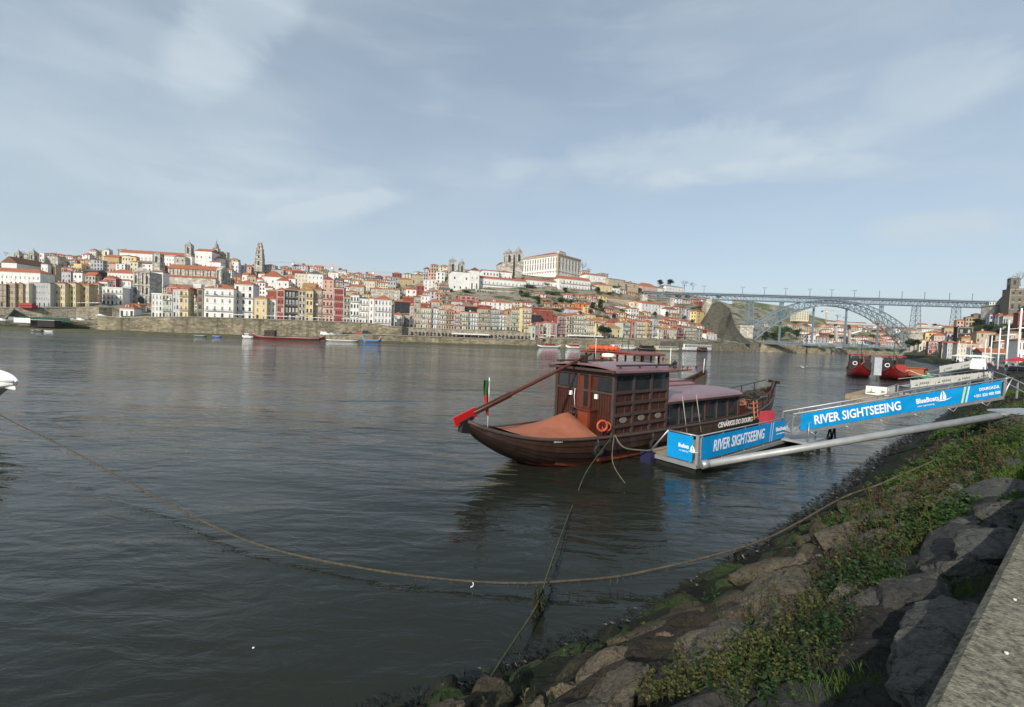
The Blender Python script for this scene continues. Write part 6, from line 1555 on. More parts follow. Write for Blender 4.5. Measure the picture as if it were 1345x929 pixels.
for i in range(9):
    t_ = (i+.7)/9.5; p = a_.lerp(b_,t_)-Vector((0,0,.5*math.sin(math.pi*t_))); MB().add([p, p+Vector((.4,0,0)), p+Vector((.22,.05,-.45)), p+Vector((0,.01,0)), p+Vector((.4,.01,0)), p+Vector((.22,.06,-.45))], [(0,1,2),(5,4,3)]).build('pennant', mat('pennant_%s' % ('red','yellow','blue','pink','green')[i%5], [(.5,.02,.03),(.6,.45,.05),(.03,.06,.3),(.6,.15,.2),(.03,.25,.08)][i%5], .8), fl)
# ================================================================== pontoon and gangways
M_alu = mat('aluminium', (.42,.43,.43), .45, .15, 3, metal=.6); M_galv = mat('galvanised_tube', (.36,.37,.37), .5, .2, 2, metal=.3); M_plank = mat('deck_planks', (.3,.23,.15), .85, .3, 3)
M_blue = mat('blue_banner', (.0,.27,.62), .5, .12, 1.5, spec=.4, bump=.05, bscale=.9); M_yel = mat('banner_green_stripe', (.55,.65,.25), .6); M_lb = mat('banner_pale_stripe', (.45,.7,.85), .6); M_txt = mat('banner_print', (.85,.87,.88), .6, .03)
PO = Vector((8.7,19.8,0)); U = Vector((math.cos(BA), math.sin(BA), 0)); NN = Vector((math.sin(BA), -math.cos(BA), 0))
PM = Matrix.Translation(PO) @ Matrix.Rotation(BA,4,'Z')
pn = thing('pontoon', 'floating wooden pontoon with aluminium edge beside the brown boat', 'pontoon', PO, BA)
m = MB().box(-.1,13.5,0,2.75,.33,.45)
m.build('deck', M_plank, pn)
m = MB().box(-.14,13.54,-.06,0,.28,.47); m.box(-.16,-.1,-.06,2.8,.28,.47); m.box(-.14,13.54,2.75,2.81,.28,.47); m.build('edge_beam', M_alu, pn)
for i in range(9): MB().box(.02+i*1.5,1.4+i*1.5,.04,2.7,-.3,.31).build('float', M_black, pn)
bl = MB().box(-.5,-.1,2.1,2.7,-.1,.55); bl.build('corner_fender', mat('navy_fender',(.02,.02,.06),.6,.2), pn)
gr = thing('guard_rail', 'grey aluminium guard rail along the pontoon carrying the lower blue banners', 'railing', PO, BA)
m = MB()
m.tube([(0,0,1.78),(9.9,0,1.78)], .035, 6); m.tube([(0,0,1.78),(0,1.52,1.78)], .035, 6); m.bar((0,0,.4),(0,0,1.82),.13,.13); m.bar((.35,0,.4),(.35,0,1.78),.07,.07); m.bar((0,.35,.45),(0,.35,1.78),.06,.06)
for x in (2.4,4.8,7.2,9.9): m.bar((x,0.03,.4),(x,0.03,1.78),.06,.06)
m.tube([(0,1.52,1.78),(0,1.52,.45)], .035, 6); m.tube([(0,1.52,1.78),(0,2.5,.5)], .04, 6); m.tube([(0,0.05,.75),(9.9,.05,.75)], .025, 6)
m.build('rail', M_alu, gr)
def banner(label, o, xd, L_, H_, seed, parent=None):
    x = Vector(xd).normalized(); y = (Vector((0,0,1))-x*x.z).normalized() if False else Vector((0,0,1)); n = x.cross(y).normalized()
    r = thing('banner', label, 'banner', o); NX = int(L_*7); P1 = []
    for i in range(NX+1):
        row = []
        for j in range(8):
            q = Vector((i*L_/NX*1.1, j*.3, seed)); w_ = .022*noise.noise(q)+.012*noise.noise(q*2.7); row.append(x*(i*L_/NX) + y*(H_*j/7) + n*w_)
        P1.append(row)
    m = MB().grid(P1, 0, True, flip=True); m.grid([[p-n*.008 for p in row] for row in P1], 0, True); m.build('cloth', M_blue, r); return r, x, y, n
def sail(r, o, x, y, n, s, mt):
    o = o - r.location
    def W_(a, b_): return o + x*(a*s) + y*(b_*s) + n*.035
    pr_ = [([(0,.15),(.5,.2),(.95,.25),(1.5,.28),(1.3,.1),(.9,0),(.3,0),(-.4,.12)],'hull_mark')]
    for pts, nm in [([(-.35,.16),(.2,.08),(.8,.06),(1.3,.18),(1.75,.36),(1.2,.24),(.7,.2),(.2,.2)],'logo_hull'), ([(.55,.26),(1.0,.26),(.95,.6),(.75,1.0),(.4,1.35),(.6,.8)],'logo_sail'), ([(.15,.26),(.42,.26),(.45,.75),(.35,1.2),(.2,.8)],'logo_sail')]:
        MB().add([W_(*p) for p in pts]+[W_(*p)-n*.006 for p in pts], [tuple(range(len(pts))), tuple(reversed(range(len(pts),2*len(pts))))]).build(nm, mt, r)
def strips(r, x, y, n, L0, H_, lst):
    for a, w_, sl, mt in lst: MB().add([x*a+n*.028, x*(a+w_)+n*.028, x*(a+w_+sl)+y*H_+n*.028, x*(a+sl)+y*H_+n*.028], [(0,1,2,3)]).build('stripe', mt, r)
def along(o, x, n, px, py=None):
    best = None
    for i in range(400):
        a = i*.04; q_ = project(o + x*a)
        if best is None or abs(q_[0]-px) < best[0]: best = (abs(q_[0]-px), a)
    return best[1]
def word(r, o, txt, a, b_, size, mt=M_txt, **k):
    x, y, n = k.pop('ax')
    if 'pxs' in k: p0_, p1_ = k.pop('pxs'); a = along(o,x,n,p0_); k['width'] = along(o,x,n,p1_)-a
    fontobj(txt, size, M4(o + x*a + y*b_ + n*.03, x, y), mt, r, ext=.003, **k)
# lower long banner on the pontoon rail
o = PM @ Vector((.25,-.06,.62)); r, x, y, n = banner('long blue banner on the pontoon rail reading RIVER SIGHTSEEING, nearer the boat', o, U, 9.6, 1.08, 3)
ax = (x,y,n)
word(r, o, 'RIVER SIGHTSEEING', 0, .3, .78, ax=ax, off=.012, shear=.18, pxs=(935.5,1003))
a1_ = along(o,x,n,1009.5); strips(r, x, y, n, 0, 1.06, [(a1_,.1,.16,M_lb),(a1_+.3,.07,.16,M_txt)])
word(r, o, 'BlueBoats', 0, .5, .34, ax=ax, off=.006, pxs=(1018,1031)); sail(r, o+x*along(o,x,n,1031)+y*.4, x, y, n, .32, M_txt); word(r, o, 'river sightseeing', 0, .3, .12, ax=ax, pxs=(1019,1030))
# end banner facing left
o = PM @ Vector((-.06,1.5,.52)); r, x, y, n = banner('small creased blue banner on the end of the pontoon with a white sail logo', o, NN, 1.3, 1.2, 9)
ax = (x,y,n)
word(r, o, 'BlueBoats', 0, .6, .26, ax=ax, off=.006, pxs=(890.5,904)); sail(r, o+x*along(o,x,n,905)+y*.45, x, y, n, .27, M_txt); word(r, o, 'river sightseeing', 0, .42, .11, ax=ax, pxs=(892,903))
# upper gangway to the bank
G0 = Vector((16.4,25.0,1.02)); G1 = Vector((29.6,26.0,3.5)); gd = (G1-G0); gl = gd.length; gh = Vector((gd.x,gd.y,0)).normalized(); gx = gd.normalized(); gn = Vector((gh.y,-gh.x,0))
gw = thing('gangway', 'grey aluminium truss gangway rising from the pontoon to the bank', 'gangway', G0)
m = MB()
for s_ in (0,1):
    off = -gn*.85*s_; 
    m.tube([off+Vector((0,0,1.15)), off+gd+Vector((0,0,1.15))], .045, 6); m.bar(off, off+gd, .1,.16)
    for i in range(12): a_ = gd*(i/11.0); m.bar(off+a_, off+a_+Vector((0,0,1.15)), .05,.05)
    for i in range(11): m.bar(off+gd*(i/11), off+gd*((i+1)/11)+Vector((0,0,1.15)), .03,.03)
for i in range(6): a_ = gd*((i+.5)/6.2); m.tube([a_-Vector((0,0,.0)), a_+gx*.3-Vector((0,0,.28))+gn*.12, a_+gx*.75-Vector((0,0,.02))], .03, 5)
e1 = gd+Vector((0,0,1.15)); m.tube([e1, e1+gx*.5, e1+gx*.2-Vector((0,0,.6)), gd], .045, 6)
m.build('truss', M_alu, gw)
P1 = MB(); a_ = -gn*.06; b_ = -gn*.8; P1.add([a_+Vector((0,0,.06)), a_+gd+Vector((0,0,.06)), b_+gd+Vector((0,0,.06)), b_+Vector((0,0,.06)), a_, a_+gd, b_+gd, b_], [(0,1,2,3),(7,6,5,4),(0,4,5,1),(3,2,6,7)]); P1.build('walkway', M_galv, gw)
o = G0+gn*.09+gx*.45+Vector((0,0,.14)); r, x, y, n = banner('longest blue banner on the upper gangway reading RIVER SIGHTSEEING with a sailboat logo', o, gx, 12.72, .95, 15)
yy = y
ax = (x,y,n)
word(r, o, 'RIVER SIGHTSEEING', 0, .24, .72, ax=ax, off=.016, pxs=(1069.5,1183))
word(r, o, 'BlueBoats', 0, .42, .4, ax=ax, off=.01, pxs=(1202.5,1232)); sail(r, o+x*(along(o,x,n,1231))+y*.3, x, y, n, .5, M_txt); word(r, o, 'river sightseeing', 0, .2, .14, ax=ax, pxs=(1204,1226))
a1_ = along(o,x,n,1261.5); strips(r, x, y, n, 0, .93, [(a1_,.14,.14,M_yel),(a1_+.27,.12,.14,M_lb)])
word(r, o, 'DOUROAZUL', 0, .55, .24, ax=ax, off=.006, pxs=(1285,1311)); word(r, o, '+351 223 402 500', 0, .2, .22, ax=ax, off=.006, pxs=(1278,1313))
# landing platform between pontoon and gangway
lp = thing('landing_platform', 'small grey metal landing stage with black legs under the foot of the gangway', 'platform', PM@Vector((10.2,-.6,0)), BA)
MB().box(-.6,3.2,-.8,1.6,.48,.6).build('deck', M_galv, lp); m = MB()
for x_ in (-.5,1.2,3.1): m.bar((x_,-.75,-.4),(x_,-.75,.5),.16,.16); m.bar((x_,1.5,-.4),(x_,1.5,.5),.16,.16)
m.tube([(2.2,-.9,.6),(2.6,-.9,1.3),(3.0,-.9,.4)], .05, 6); m.tube([(3.0,-.9,.4),(3.4,-.9,1.25),(3.7,-.9,.3)], .05, 6); m.build('leg', M_black, lp)
m = MB().tube([(-.4,-.7,.6),(-.4,-.7,1.7),(.8,-.7,1.7),(.8,-.7,.6)], .035, 6); m.build('handrail', M_alu, lp)
sg = thing('sign_board', 'small red and white sign leaning on the landing stage behind the banners', 'sign', PM@Vector((11.2,1.9,.45)), BA-.3); MB().box(0,1.3,0,.05,.5,1.35).build('panel', mat('sign_red',(.45,.05,.07),.6), sg); m = MB()
for x_ in (0.05,1.2): m.bar((x_,.06,0),(x_,.06,1.3),.04,.04)
m.build('leg', M_alu, sg)
# long mooring tube
pp0, pp1 = Vector((8.95,19.55,.56)), Vector((22.75,20.1,3.22)); e = (pp1-pp0); tb = thing('mooring_strut', 'long thick grey tube strut slanting from the pontoon corner up to a concrete block', 'strut', pp0)
MB().tube([Vector((0,0,0)), (pp1-pp0)], .165, 16).build('tube', M_galv, tb); e = (pp1-pp0); MB().tube([e*.985, e*1.03], .12, 10).build('hinge', M_alu, tb); MB().tube([e*-.012, e*.012], .2, 12).build('collar', M_alu, tb)
cb = thing('anchor_block', 'dark concrete anchor block at the top end of the grey tube strut', 'block', (23.9,20.1,2.0), rad(20)); MB().box(-.7,2.2,-.7,.9,-.6,1.35).build('block', mat('dark_concrete',(.09,.085,.075),.9,.4,2,bump=.02), cb); MB().box(-.75,2.25,-.75,.95,1.35,1.43).build('cap', M_alu, cb)
tag(cb, cat='concrete block')
# handrail by the steps
p0 = onz(1337,525,3.7)
hrp = [(1304,487.5),(1322,494),(1337,501),(1360,512)]; Y_ = 30
q = thing('handrail', 'grey tubular handrail running along the steps at the right edge', 'railing', at(1322,494,34)); m = MB()
pts = [at(a,b_,Y2_) - q.location for (a,b_),Y2_ in zip(hrp,(42,34,29,24))]; m.tube(pts, .045, 6); m.tube([p-Vector((0,0,.5)) for p in pts], .035, 6)
for p in pts: m.bar(p, p-Vector((0,0,1.15)), .07,.07)
m.build('rail', M_galv, q)
# ================================================================== ropes
def rope(label, pts, r=.03, name='mooring_rope', sub=10, mt=None, weed=0, seed=1):
    pts = [Vector(p) for p in pts]; out = []
    def cr_(p0,p1,p2,p3,t): return .5*((2*p1)+(-p0+p2)*t+(2*p0-5*p1+4*p2-p3)*t*t+(-p0+3*p1-3*p2+p3)*t**3)
    for i in range(len(pts)-1):
        for k in range(sub): out.append(cr_(pts[max(i-1,0)],pts[i],pts[i+1],pts[min(i+2,len(pts)-1)],k/sub))
    out.append(pts[-1]); rn = random.Random(seed)
    m = MB().tube(out, [r*rn.uniform(.8,1.25) for _ in out], 7); root = thing(name, label, 'rope'); m.build('strand', mt or M_rope, root)
    if weed:
        w_ = MB()
        for _ in range(weed):
            p = rn.choice(out); q_ = p+Vector((rn.gauss(0,.03),rn.gauss(0,.03),-rn.uniform(.04,.14)*(2.4 if rn.random()<.06 else 1))); w_.bar(p,q_,.012,.012)
        w_.build('clinging_weed', mat('rope_weed',(.06,.055,.03),.9,.4), root)['kind'] = 'stuff'
    return root
M_rd = mat('weathered_rope', (.085,.072,.048), .95, .5, 9, bump=.015, bscale=70)
e_, _, _ = onbank(1195,638)
rope('long sagging weedy rope from the white boat at left across to the rocks', [at(-60,505,23),at(0,545,20.5),(at(90,590,17.5)),(at(200,650,14.2)),(at(327,711,11.6)),(at(480,747,10.5)),(at(640,765,10.1)),(at(760,762,10.2)),(at(850,750,10.6)),(at(1000,710,11.2)),onbank(1105,670)[0]+Vector((-.1,-.1,.4)),onbank(1150,655)[0]+Vector((-.1,-.1,.42)),(e_+Vector((0,0,.45))),(e_+Vector((.9,.2,.75)))], .027, weed=70, mt=M_rd)
rope('frayed greenish rope from the boat side dipping towards the bottom edge', [BM@Vector((-.35,-2.35,1.38)), at(772,617,18.3), at(757,652,16.6), at(738,700,12.6), at(720,752,10.3), at(705,795,9.1), at(670,850,7.6), at(618,929,5.7), at(560,1010,4.4)], .018, weed=90, mt=mat('green_rope',(.085,.085,.05),.9,.4,9), seed=4)
lumpc = at(712,785,9.3); lm_ = thing('seaweed_lump', 'dark clump of weed wrapped round the frayed rope near the bottom', 'seaweed', lumpc); m = MB(); rn = random.Random(2)
for _ in range(160):
    a_ = Vector((rn.gauss(-.06,.07), rn.gauss(0,.04), rn.gauss(-.05,.14))); m.bar(a_, a_+Vector((rn.gauss(0,.05),rn.gauss(0,.05),-rn.uniform(.02,.15))), .02,.02)
m.build('clump', mat('wet_weed',(.03,.035,.018),.6,.4), lm_)
rope('thin rope from the boat side slanting down right into the water', [BM@Vector((-.25,-2.35,1.38)), at(805,608,19.4), at(826,642,17.9), at(832,652,17.45)], .02, seed=5)
rope('slack pale rope between the boat rail and the pontoon corner', [BM@Vector((-.2,-2.35,1.4)), at(820,588,20.8), at(850,592,21.2), PM@Vector((.2,2.5,.5))], .035, seed=6)
e2, _, _ = onbank(1078,737)
rope('thin pale rope lying on the low rocks, below the long rope end', [at(955,733,12.2), at(985,738,11.8), e2+Vector((0,0,.1))], .02, seed=7)
hk = thing('plastic_scrap', 'small white plastic scrap hanging from the long weedy rope', 'litter', at(621,765,10.1)); MB().tube([(0,0,0),(.02,0,-.05),(0,0,-.1),(-.05,0,-.12)], .012, 6).build('scrap', M_white, hk)
for px, py, lab in ((333,851,'small white scrap of litter floating on the dark water at lower left'),):
    f_ = thing('floating_litter', lab, 'litter', onz(px,py,0)); MB().lathe([(.001,-.02),(.022,-.01),(.022,.008),(.01,.012)], (0,0,0), 7).build('scrap', M_white, f_)
# ================================================================== white boat prow at the left edge
wb = thing('white_boat', 'pointed white prow of a boat entering at the left edge', 'boat', (-24.3,21.2,0), rad(180-12))
WST = [(0,.05,2.85,2.72),(.9,.45,2.98,2.45),(2.2,.95,3.05,1.9),(4.5,1.7,3.1,.6),(8,2.5,2.6,-.5),(16,2.7,2.5,-.5)]
hull_build([(a,b_,c,d) for a,b_,c,d in WST], [M_white, M_white], wb, n=30, strakes=5, anti=-9, cap=.06, capmat=M_white)
MB().box(5,15,-1.9,1.9,2.3,4.6).build('cabin', M_white, wb)
# gull
gu = thing('gull', 'white gull skimming the river between the moored boat and the bridge', 'bird', at(1055,483,80), rad(30)); m = MB()
m.tube([(-.35,0,0),(-.2,0,.03),(.05,0,.05),(.25,0,.06),(.34,0,.08)], [.01,.07,.1,.07,.03], 8); m.add([(.1,.05,.06),(-.12,.05,.06),(-.1,.5,.3),(.1,.5,.32),(-.05,.9,.22)], [(0,1,2,3),(3,2,4)]); m.add([(.1,-.05,.06),(-.12,-.05,.06),(-.1,-.5,.3),(.1,-.5,.32),(-.05,-.9,.22)], [(0,3,2,1),(3,4,2)]); m.build('body', M_white, gu)
# ================================================================== red boats, other boats
SR = [(-1.5,.1,3.0,2.5),(-.8,.5,2.3,1.5),(.5,1.2,1.8,.4),(2.2,1.8,1.5,-.3),(5,2.2,1.35,-.5),(14,2.2,1.3,-.5),(18,2.0,1.6,-.3),(21,.3,2.8,1.5)]
M_rr = mat('bright_red_roof', (.3,.03,.022), .45, .15); M_blk = mat('black_cabin', (.025,.02,.02), .35, .3)
def redboat(lab, px, Y, ang, side):
    p = at(px, 430, Y); p.z = 0; r, h_, g_ = boat2('river_boat', lab, p, ang, SR, [M_redhull, M_blackh], 5.0, 3.4, 9.5, 1.95, M_rr, 5, anti=.25, railm=M_blk, core=3.1)
    MB().box(10,16,-1.8,1.8,1.0,2.9).build('cabin', M_blk if side else M_rr, r); crown(9.8,16.2,2.0,3.0,.2,M_rr,'cabin_roof',root=r)
    m = MB()
    Pt = [[Vector((x, q*g*.95, 1.55+ (1-abs(q))*hh_)) for q in (-1,-.5,0,.5,1)] for x, g, hh_ in ((-.4,.8,.9),(.8,1.3,.9),(2.0,1.8,1.0),(3.2,1.9,1.2))]; m.grid(Pt, 0, False, flip=True); m.build('tarpaulin', mat('red_tarpaulin',(.32,.03,.025),.7,.15), r)
    MB().torus((3.35,.9,3.0), .38, .09, (1,0,0), 18, 6).build('lifebuoy', M_white, r)
    MB().tube([(-1.2,.3,2.6),(1.0,-.6,3.4),(3.4,-.4,5.3)], .13, 6).build('steering_oar', M_orange if side else M_redw, r)
    MB().box(3.3,3.36,-1.8,-.6,3.9,4.7).build('window', M_glass, r); MB().box(3.3,3.36,.2,1.6,3.9,4.7).build('window', M_glass, r); MB().box(3.3,3.36,-2.1,-.5,1.5,3.3).build('door', M_rr if not side else M_blk, r)
    MB().tube([(1,0,1.6),(1,0,9.5)], .06, 6).build('mast', M_dark, r); return r
redboat('black and red wooden tour boat at left of the moored pair near the bridge', 1134, 98, rad(54), 1)
rb2 = redboat('red-cabined wooden tour boat at right of the moored pair near the bridge', 1177, 92, rad(50), 0)
bd = thing('notice_board', 'pale board standing between the two red tour boats', 'sign', at(1153,484,88), rad(-15)); MB().box(-.65,.65,-.05,.05,-1.4,2.2).build('panel', mat('pale_board',(.42,.44,.47),.5), bd); MB().bar((0,.1,-2.6),(0,.1,-1.4),.15,.15).build('leg', M_dark, bd)
def skiff(label, px0, px1, Y, hullc, h=1.0, cab=None, ang=None, roofm=None, bow=1.6, py=None, cat='boat', name='boat', cabx=(.3,.75), ch=1.6, stripe=None):
    A = at(px0,435,Y); A.z = 0; r_ = ray(px1,435); th = TH(px0) if ang is None else ang; u = Vector((math.cos(th),math.sin(th),0)); L_ = (A.x*r_.y-A.y*r_.x)/(r_.x*u.y-r_.y*u.x)
    r = thing(name, label, cat, A, th); w_ = min(L_*.16, 2.6)
    st = [(0,.1,h*bow,h*.9),(L_*.08,w_*.6,h*1.25,.1),(L_*.2,w_,h,-.3),(L_*.8,w_,h,-.3),(L_*.93,w_*.7,h*1.2,0),(L_,.12,h*bow,h*.8)]
    hull_build(st, [hullc, stripe or hullc], r, n=26, strakes=4, anti=.3 if stripe else -9, cap=.05, capmat=M_white if hullc != M_white else M_frame)
    if cab:
        a, b_ = L_*cabx[0], L_*cabx[1]; MB().box(a,b_,-w_*.8,w_*.8,h*.6,h+ch).build('cabin', cab, r)
        for s_ in (-1,): 
            k = max(3,int((b_-a)/1.8))
            for i in range(k): MB().box(a+(i+.2)*(b_-a)/k, a+(i+.8)*(b_-a)/k, -w_*.8-.04, -w_*.8, h+ch*.35, h+ch*.8).build('window', M_glass, r)
        MB().box(a-.2,b_+.2,-w_*.88,w_*.88,h+ch,h+ch+.15).build('roof', roofm or cab, r)
    return r
DS = lambda px: S(px)-11
skiff('long red and white river barge with a brown deckhouse below the yellow house', 332, 427, 236, M_redhull, 1.1, mat('brown_house',(.09,.04,.03),.6), rad(13), mat('dark_roof',(.04,.03,.03)), 2.4, cabx=(.17,.31), ch=3.4, stripe=M_white)
skiff('small white motorboat at the stern of the long red barge', 318, 334, 236, M_white, 1.2, M_white, rad(13), None, 1.2, cabx=(.25,.6), ch=1.3)
skiff('white railed floating dock right of the long red barge', 424, 474, 246, M_white, .8, None, rad(14), None, 1.0, cat='dock', name='floating_dock')
skiff('blue and white boat with raised prow hauled beside the quay ramp', 475, 501, 248, mat('blue_hull',(.05,.16,.42),.4), 1.2, None, rad(18), None, 3.2, stripe=M_white)
skiff('small blue boat tied under the long stone wall', 279, 291, 231, mat('blue_hull2',(.03,.1,.4),.4), .5, None, rad(11))
skiff('green rowing boat tied under the long stone wall', 255, 272, 229, mat('green_hull',(.05,.12,.09),.5), .5, None, rad(11))
for i,(a_,b_) in enumerate(((-2,5),(6,13),(15,24),(27,34),(34,46),(47,56),(58,72))):
    skiff(['grey rowing boat cut by the left edge','low white rowing boat by the quay steps at far left','third small boat from left edge, red inside','dark rowing boat below the white quay sign','white skiff right of the dark rowing boat','grey skiff below the dark boathouse','pale longer skiff at the right end of the rowing boats'][i], a_, b_, S(10)-6, (M_white, M_white, M_redhull, M_blackh, M_white, M_frame, M_white)[i], .5, None, rad(8))
skiff('low white launch alone at the quay below the yellow-orange house', 666, 679, 290, M_white, 1.1, M_white, rad(20), None, 1.2, cabx=(.2,.8), ch=.6)
skiff('yellow-prowed wooden tour boat, left of the group by the red houses', 695, 712, 297, mat('yellow_hull',(.6,.42,.04),.5), 1.2, M_blk, rad(20), M_blk, 2.4, cabx=(.3,.8), ch=2)
skiff('yellow and white tour boat second in the group by the red houses', 705, 738, 294, M_white, 1.0, mat('pinkdeck',(.5,.1,.12),.6), rad(21), M_blk, 2.0, cabx=(.3,.7), ch=1.2, stripe=mat('yellow_hull',(.6,.42,.04),.5))
skiff('white tour boat with a yellow prow near the large umbrella pine', 744, 764, 297, M_white, 1.2, mat('reddeck',(.45,.04,.05),.6), rad(22), M_white, 2.0, cabx=(.3,.8), ch=1.5)
skiff('long cream river boat behind the brown boats, right of the pine', 858, 893, 330, mat('cream_hull',(.6,.56,.42),.5), 1.6, mat('cream_cab',(.5,.47,.38),.5), rad(30), M_white, 1.5, cabx=(.15,.85), ch=1.8)
skiff('dark wooden boat with a black canopy beside the cream river boat', 838, 862, 318, M_hullb, 1.2, M_blk, rad(28), M_frame, 2.2, cabx=(.2,.8), ch=2.2)
skiff('large white three-deck river cruiser moored near the bridge', 893, 936, 372, M_white, 2.2, M_white, rad(33), M_white, 1.3, cabx=(.1,.92), ch=3.6, stripe=mat('redline',(.4,.03,.03)))
skiff('brown wooden boat in front of the large white cruiser', 917, 930, 362, M_hullb, 1.4, M_wood, rad(33), M_anti, 2.0, cabx=(.2,.8), ch=2.0)
skiff('white cabin boat partly hidden behind the orange awning', 800, 836, 318, M_white, 1.5, M_white, rad(26), M_white, 1.6, cabx=(.15,.85), ch=1.8)
skiff('orange and brown small wooden boat beside the red tour boats', 1198, 1212, 96, M_anti, 1.0, mat('orangecab',(.4,.13,.05),.6), rad(40), M_anti, 2.0, cabx=(.3,.7), ch=1.4)
skiff('green-railed small boat on the moorings behind the white gangway', 1214, 1226, 92, mat('greenb',(.1,.3,.18),.6), .9, None, rad(40), None, 1.4)
# ================================================================== white gangways farther along
M_wb = mat('white_banner', (.72,.7,.64), .7, .1, 1)
def wpanel(root, p, q, h, n_logo=0, name='banner_panel'):
    p = Vector(p); q = Vector(q); d = (q-p); dh = Vector((d.x,d.y,0)).normalized(); n = Vector((dh.y,-dh.x,0)); up_ = Vector((0,0,h))
    MB().add([p,q,q+up_,p+up_,p-n*.04,q-n*.04,q-n*.04+up_,p-n*.04+up_], [(0,1,2,3),(7,6,5,4),(0,4,5,1),(3,2,6,7),(0,3,7,4),(1,5,6,2)]).build(name, M_wb, root)
    for i in range(n_logo):
        c = p+d*((i+.25)/n_logo)+up_*.2+n*.01; x = d.normalized(); MB().add([c-x*.5+n*.01, c+x*.5+n*.01, c+x*.3+up_*.1+n*.01, c+x*.05+up_*.15+n*.01, c+up_*.6+n*.01, c-x*.05+up_*.15+n*.01, c-x*.35+up_*.1+n*.01], [(0,1,2,3,4,5,6)]).build('sail_logo', mat('logo_green',(.05,.16,.08),.6), root)
        for k in range(5): e_ = c+x*(.9+.55*k)+up_*.08; MB().add([e_+n*.01, e_+x*.36+n*.01, e_+x*.4+up_*.26+n*.01, e_+x*.06+up_*.3+n*.01], [(0,1,2,3)]).build('printed_word', mat('logo_grey',(.25,.25,.22),.6), root)
p2 = thing('pontoon', 'small pontoon with white banners in front of the red tour boats', 'pontoon', (45.2,53.5,0), rad(42)); MB().box(-2.6,9,-1.2,2.6,-.1,.5).build('deck', M_plank, p2); MB().box(-2.7,9.1,-1.25,2.65,-.3,-.1).build('float', M_black, p2)
m = MB()
for x_ in (-.2,2.5,5.2,8): m.bar((x_,-1.1,.5),(x_,-1.1,1.7),.07,.07)
m.tube([(-.2,-1.1,1.7),(8,-1.1,1.7)], .05, 6); m.build('rail', M_alu, p2)
a_ = Vector((0,-1.16,.6)); wpanel(p2, a_, (4.6,-1.16,.6), 1.0, 0); wpanel(p2, (-.3,1.0,.6), (-.05,-1.1,.6), 1.05, 1)
g2 = thing('gangway', 'white-bannered gangway climbing from the small pontoon, nearer of two', 'gangway', (0,0,0)); q0, q1 = at(1196,509.5,60), at(1302,496,71); wpanel(g2, q0, q1, 1.02, 4); m = MB(); m.bar(q0-Vector((0,0,.1)), q1-Vector((0,0,.1)), .2,.2)
for i in range(12): a_ = q0.lerp(q1,i/11); m.bar(a_-Vector((0,0,.1)), a_+Vector((0,.1,1.15)), .08,.08)
off = Vector((-.8,1.1,0)); m.bar(q0+off, q1+off, .2,.2); m.tube([q0+off+Vector((0,0,1.1)), q1+off+Vector((0,0,1.1))], .05, 6); m.build('truss', M_alu, g2)
MB().add([q0+Vector((0,.06,.05)), q1+Vector((0,.06,.05)), q1+off+Vector((0,0,.15)), q0+off+Vector((0,0,.15))], [(0,1,2,3)]).build('walkway', M_galv, g2)
g3 = thing('gangway', 'second white-bannered gangway, just beyond the nearer one', 'gangway', (0,0,0)); q0, q1 = at(1234,490,84), at(1279,481.5,92); wpanel(g3, q0, q1, 1.3, 2); m = MB(); m.bar(q0, q1, .2,.2); m.bar(q0+off*1.4, q1+off*1.4, .2,.2)
for i in range(8): a_ = q0.lerp(q1,i/7); m.bar(a_, a_+Vector((0,.1,1.4)), .08,.08)
m.build('truss', M_alu, g3)
# ================================================================== south bank on the right
D0 = lambda x: ipx(x,[1190,1230,1260,1300,1345,1480],[420,300,235,170,130,100]); D1 = lambda x: ipx(x,[1190,1225,1250,1300,1345,1480],[560,530,500,460,330,260])
ZG = 3.6
Q4 = lambda x: project((lambda v: (v.x, v.y, ZG))(at(x,440,D0(x))))[1]
S4 = lambda x: ipx(x,[1190,1225,1240,1262,1290,1310,1345,1400,1480],[462,441,434,423,413,407,402,398,394])
def dep4(px, yb): q = Q4(px); return D0(px)+(D1(px)-D0(px))*max(-.02,(q-yb)/(q-S4(px)))
P = []
for px in list(range(1188, 1500, 8))+list(range(1500, 3000, 60)):
    col = []
    for k in range(13):
        tt = k/12; v = at(px, Q4(px)+(S4(px)-Q4(px))*tt, D0(px)+(D1(px)-D0(px))*tt); col.append(v+Vector((0,0,random.uniform(-1,1) if 0 < k < 12 else 0)))
    last = col[-1]; a = col[0].copy(); a.z = 0; P.append([a]+col+[Vector((last.x*1.5,last.y*1.5,last.z-30))])
M_gaia = hillmat('south_hillside', [(.018,.03,.01),(.03,.045,.015),(.05,.06,.025),(.12,.11,.07)], .08)
tag(MB().grid(P, smooth=False, flip=True).build('south_hillside', M_gaia), kind='structure')
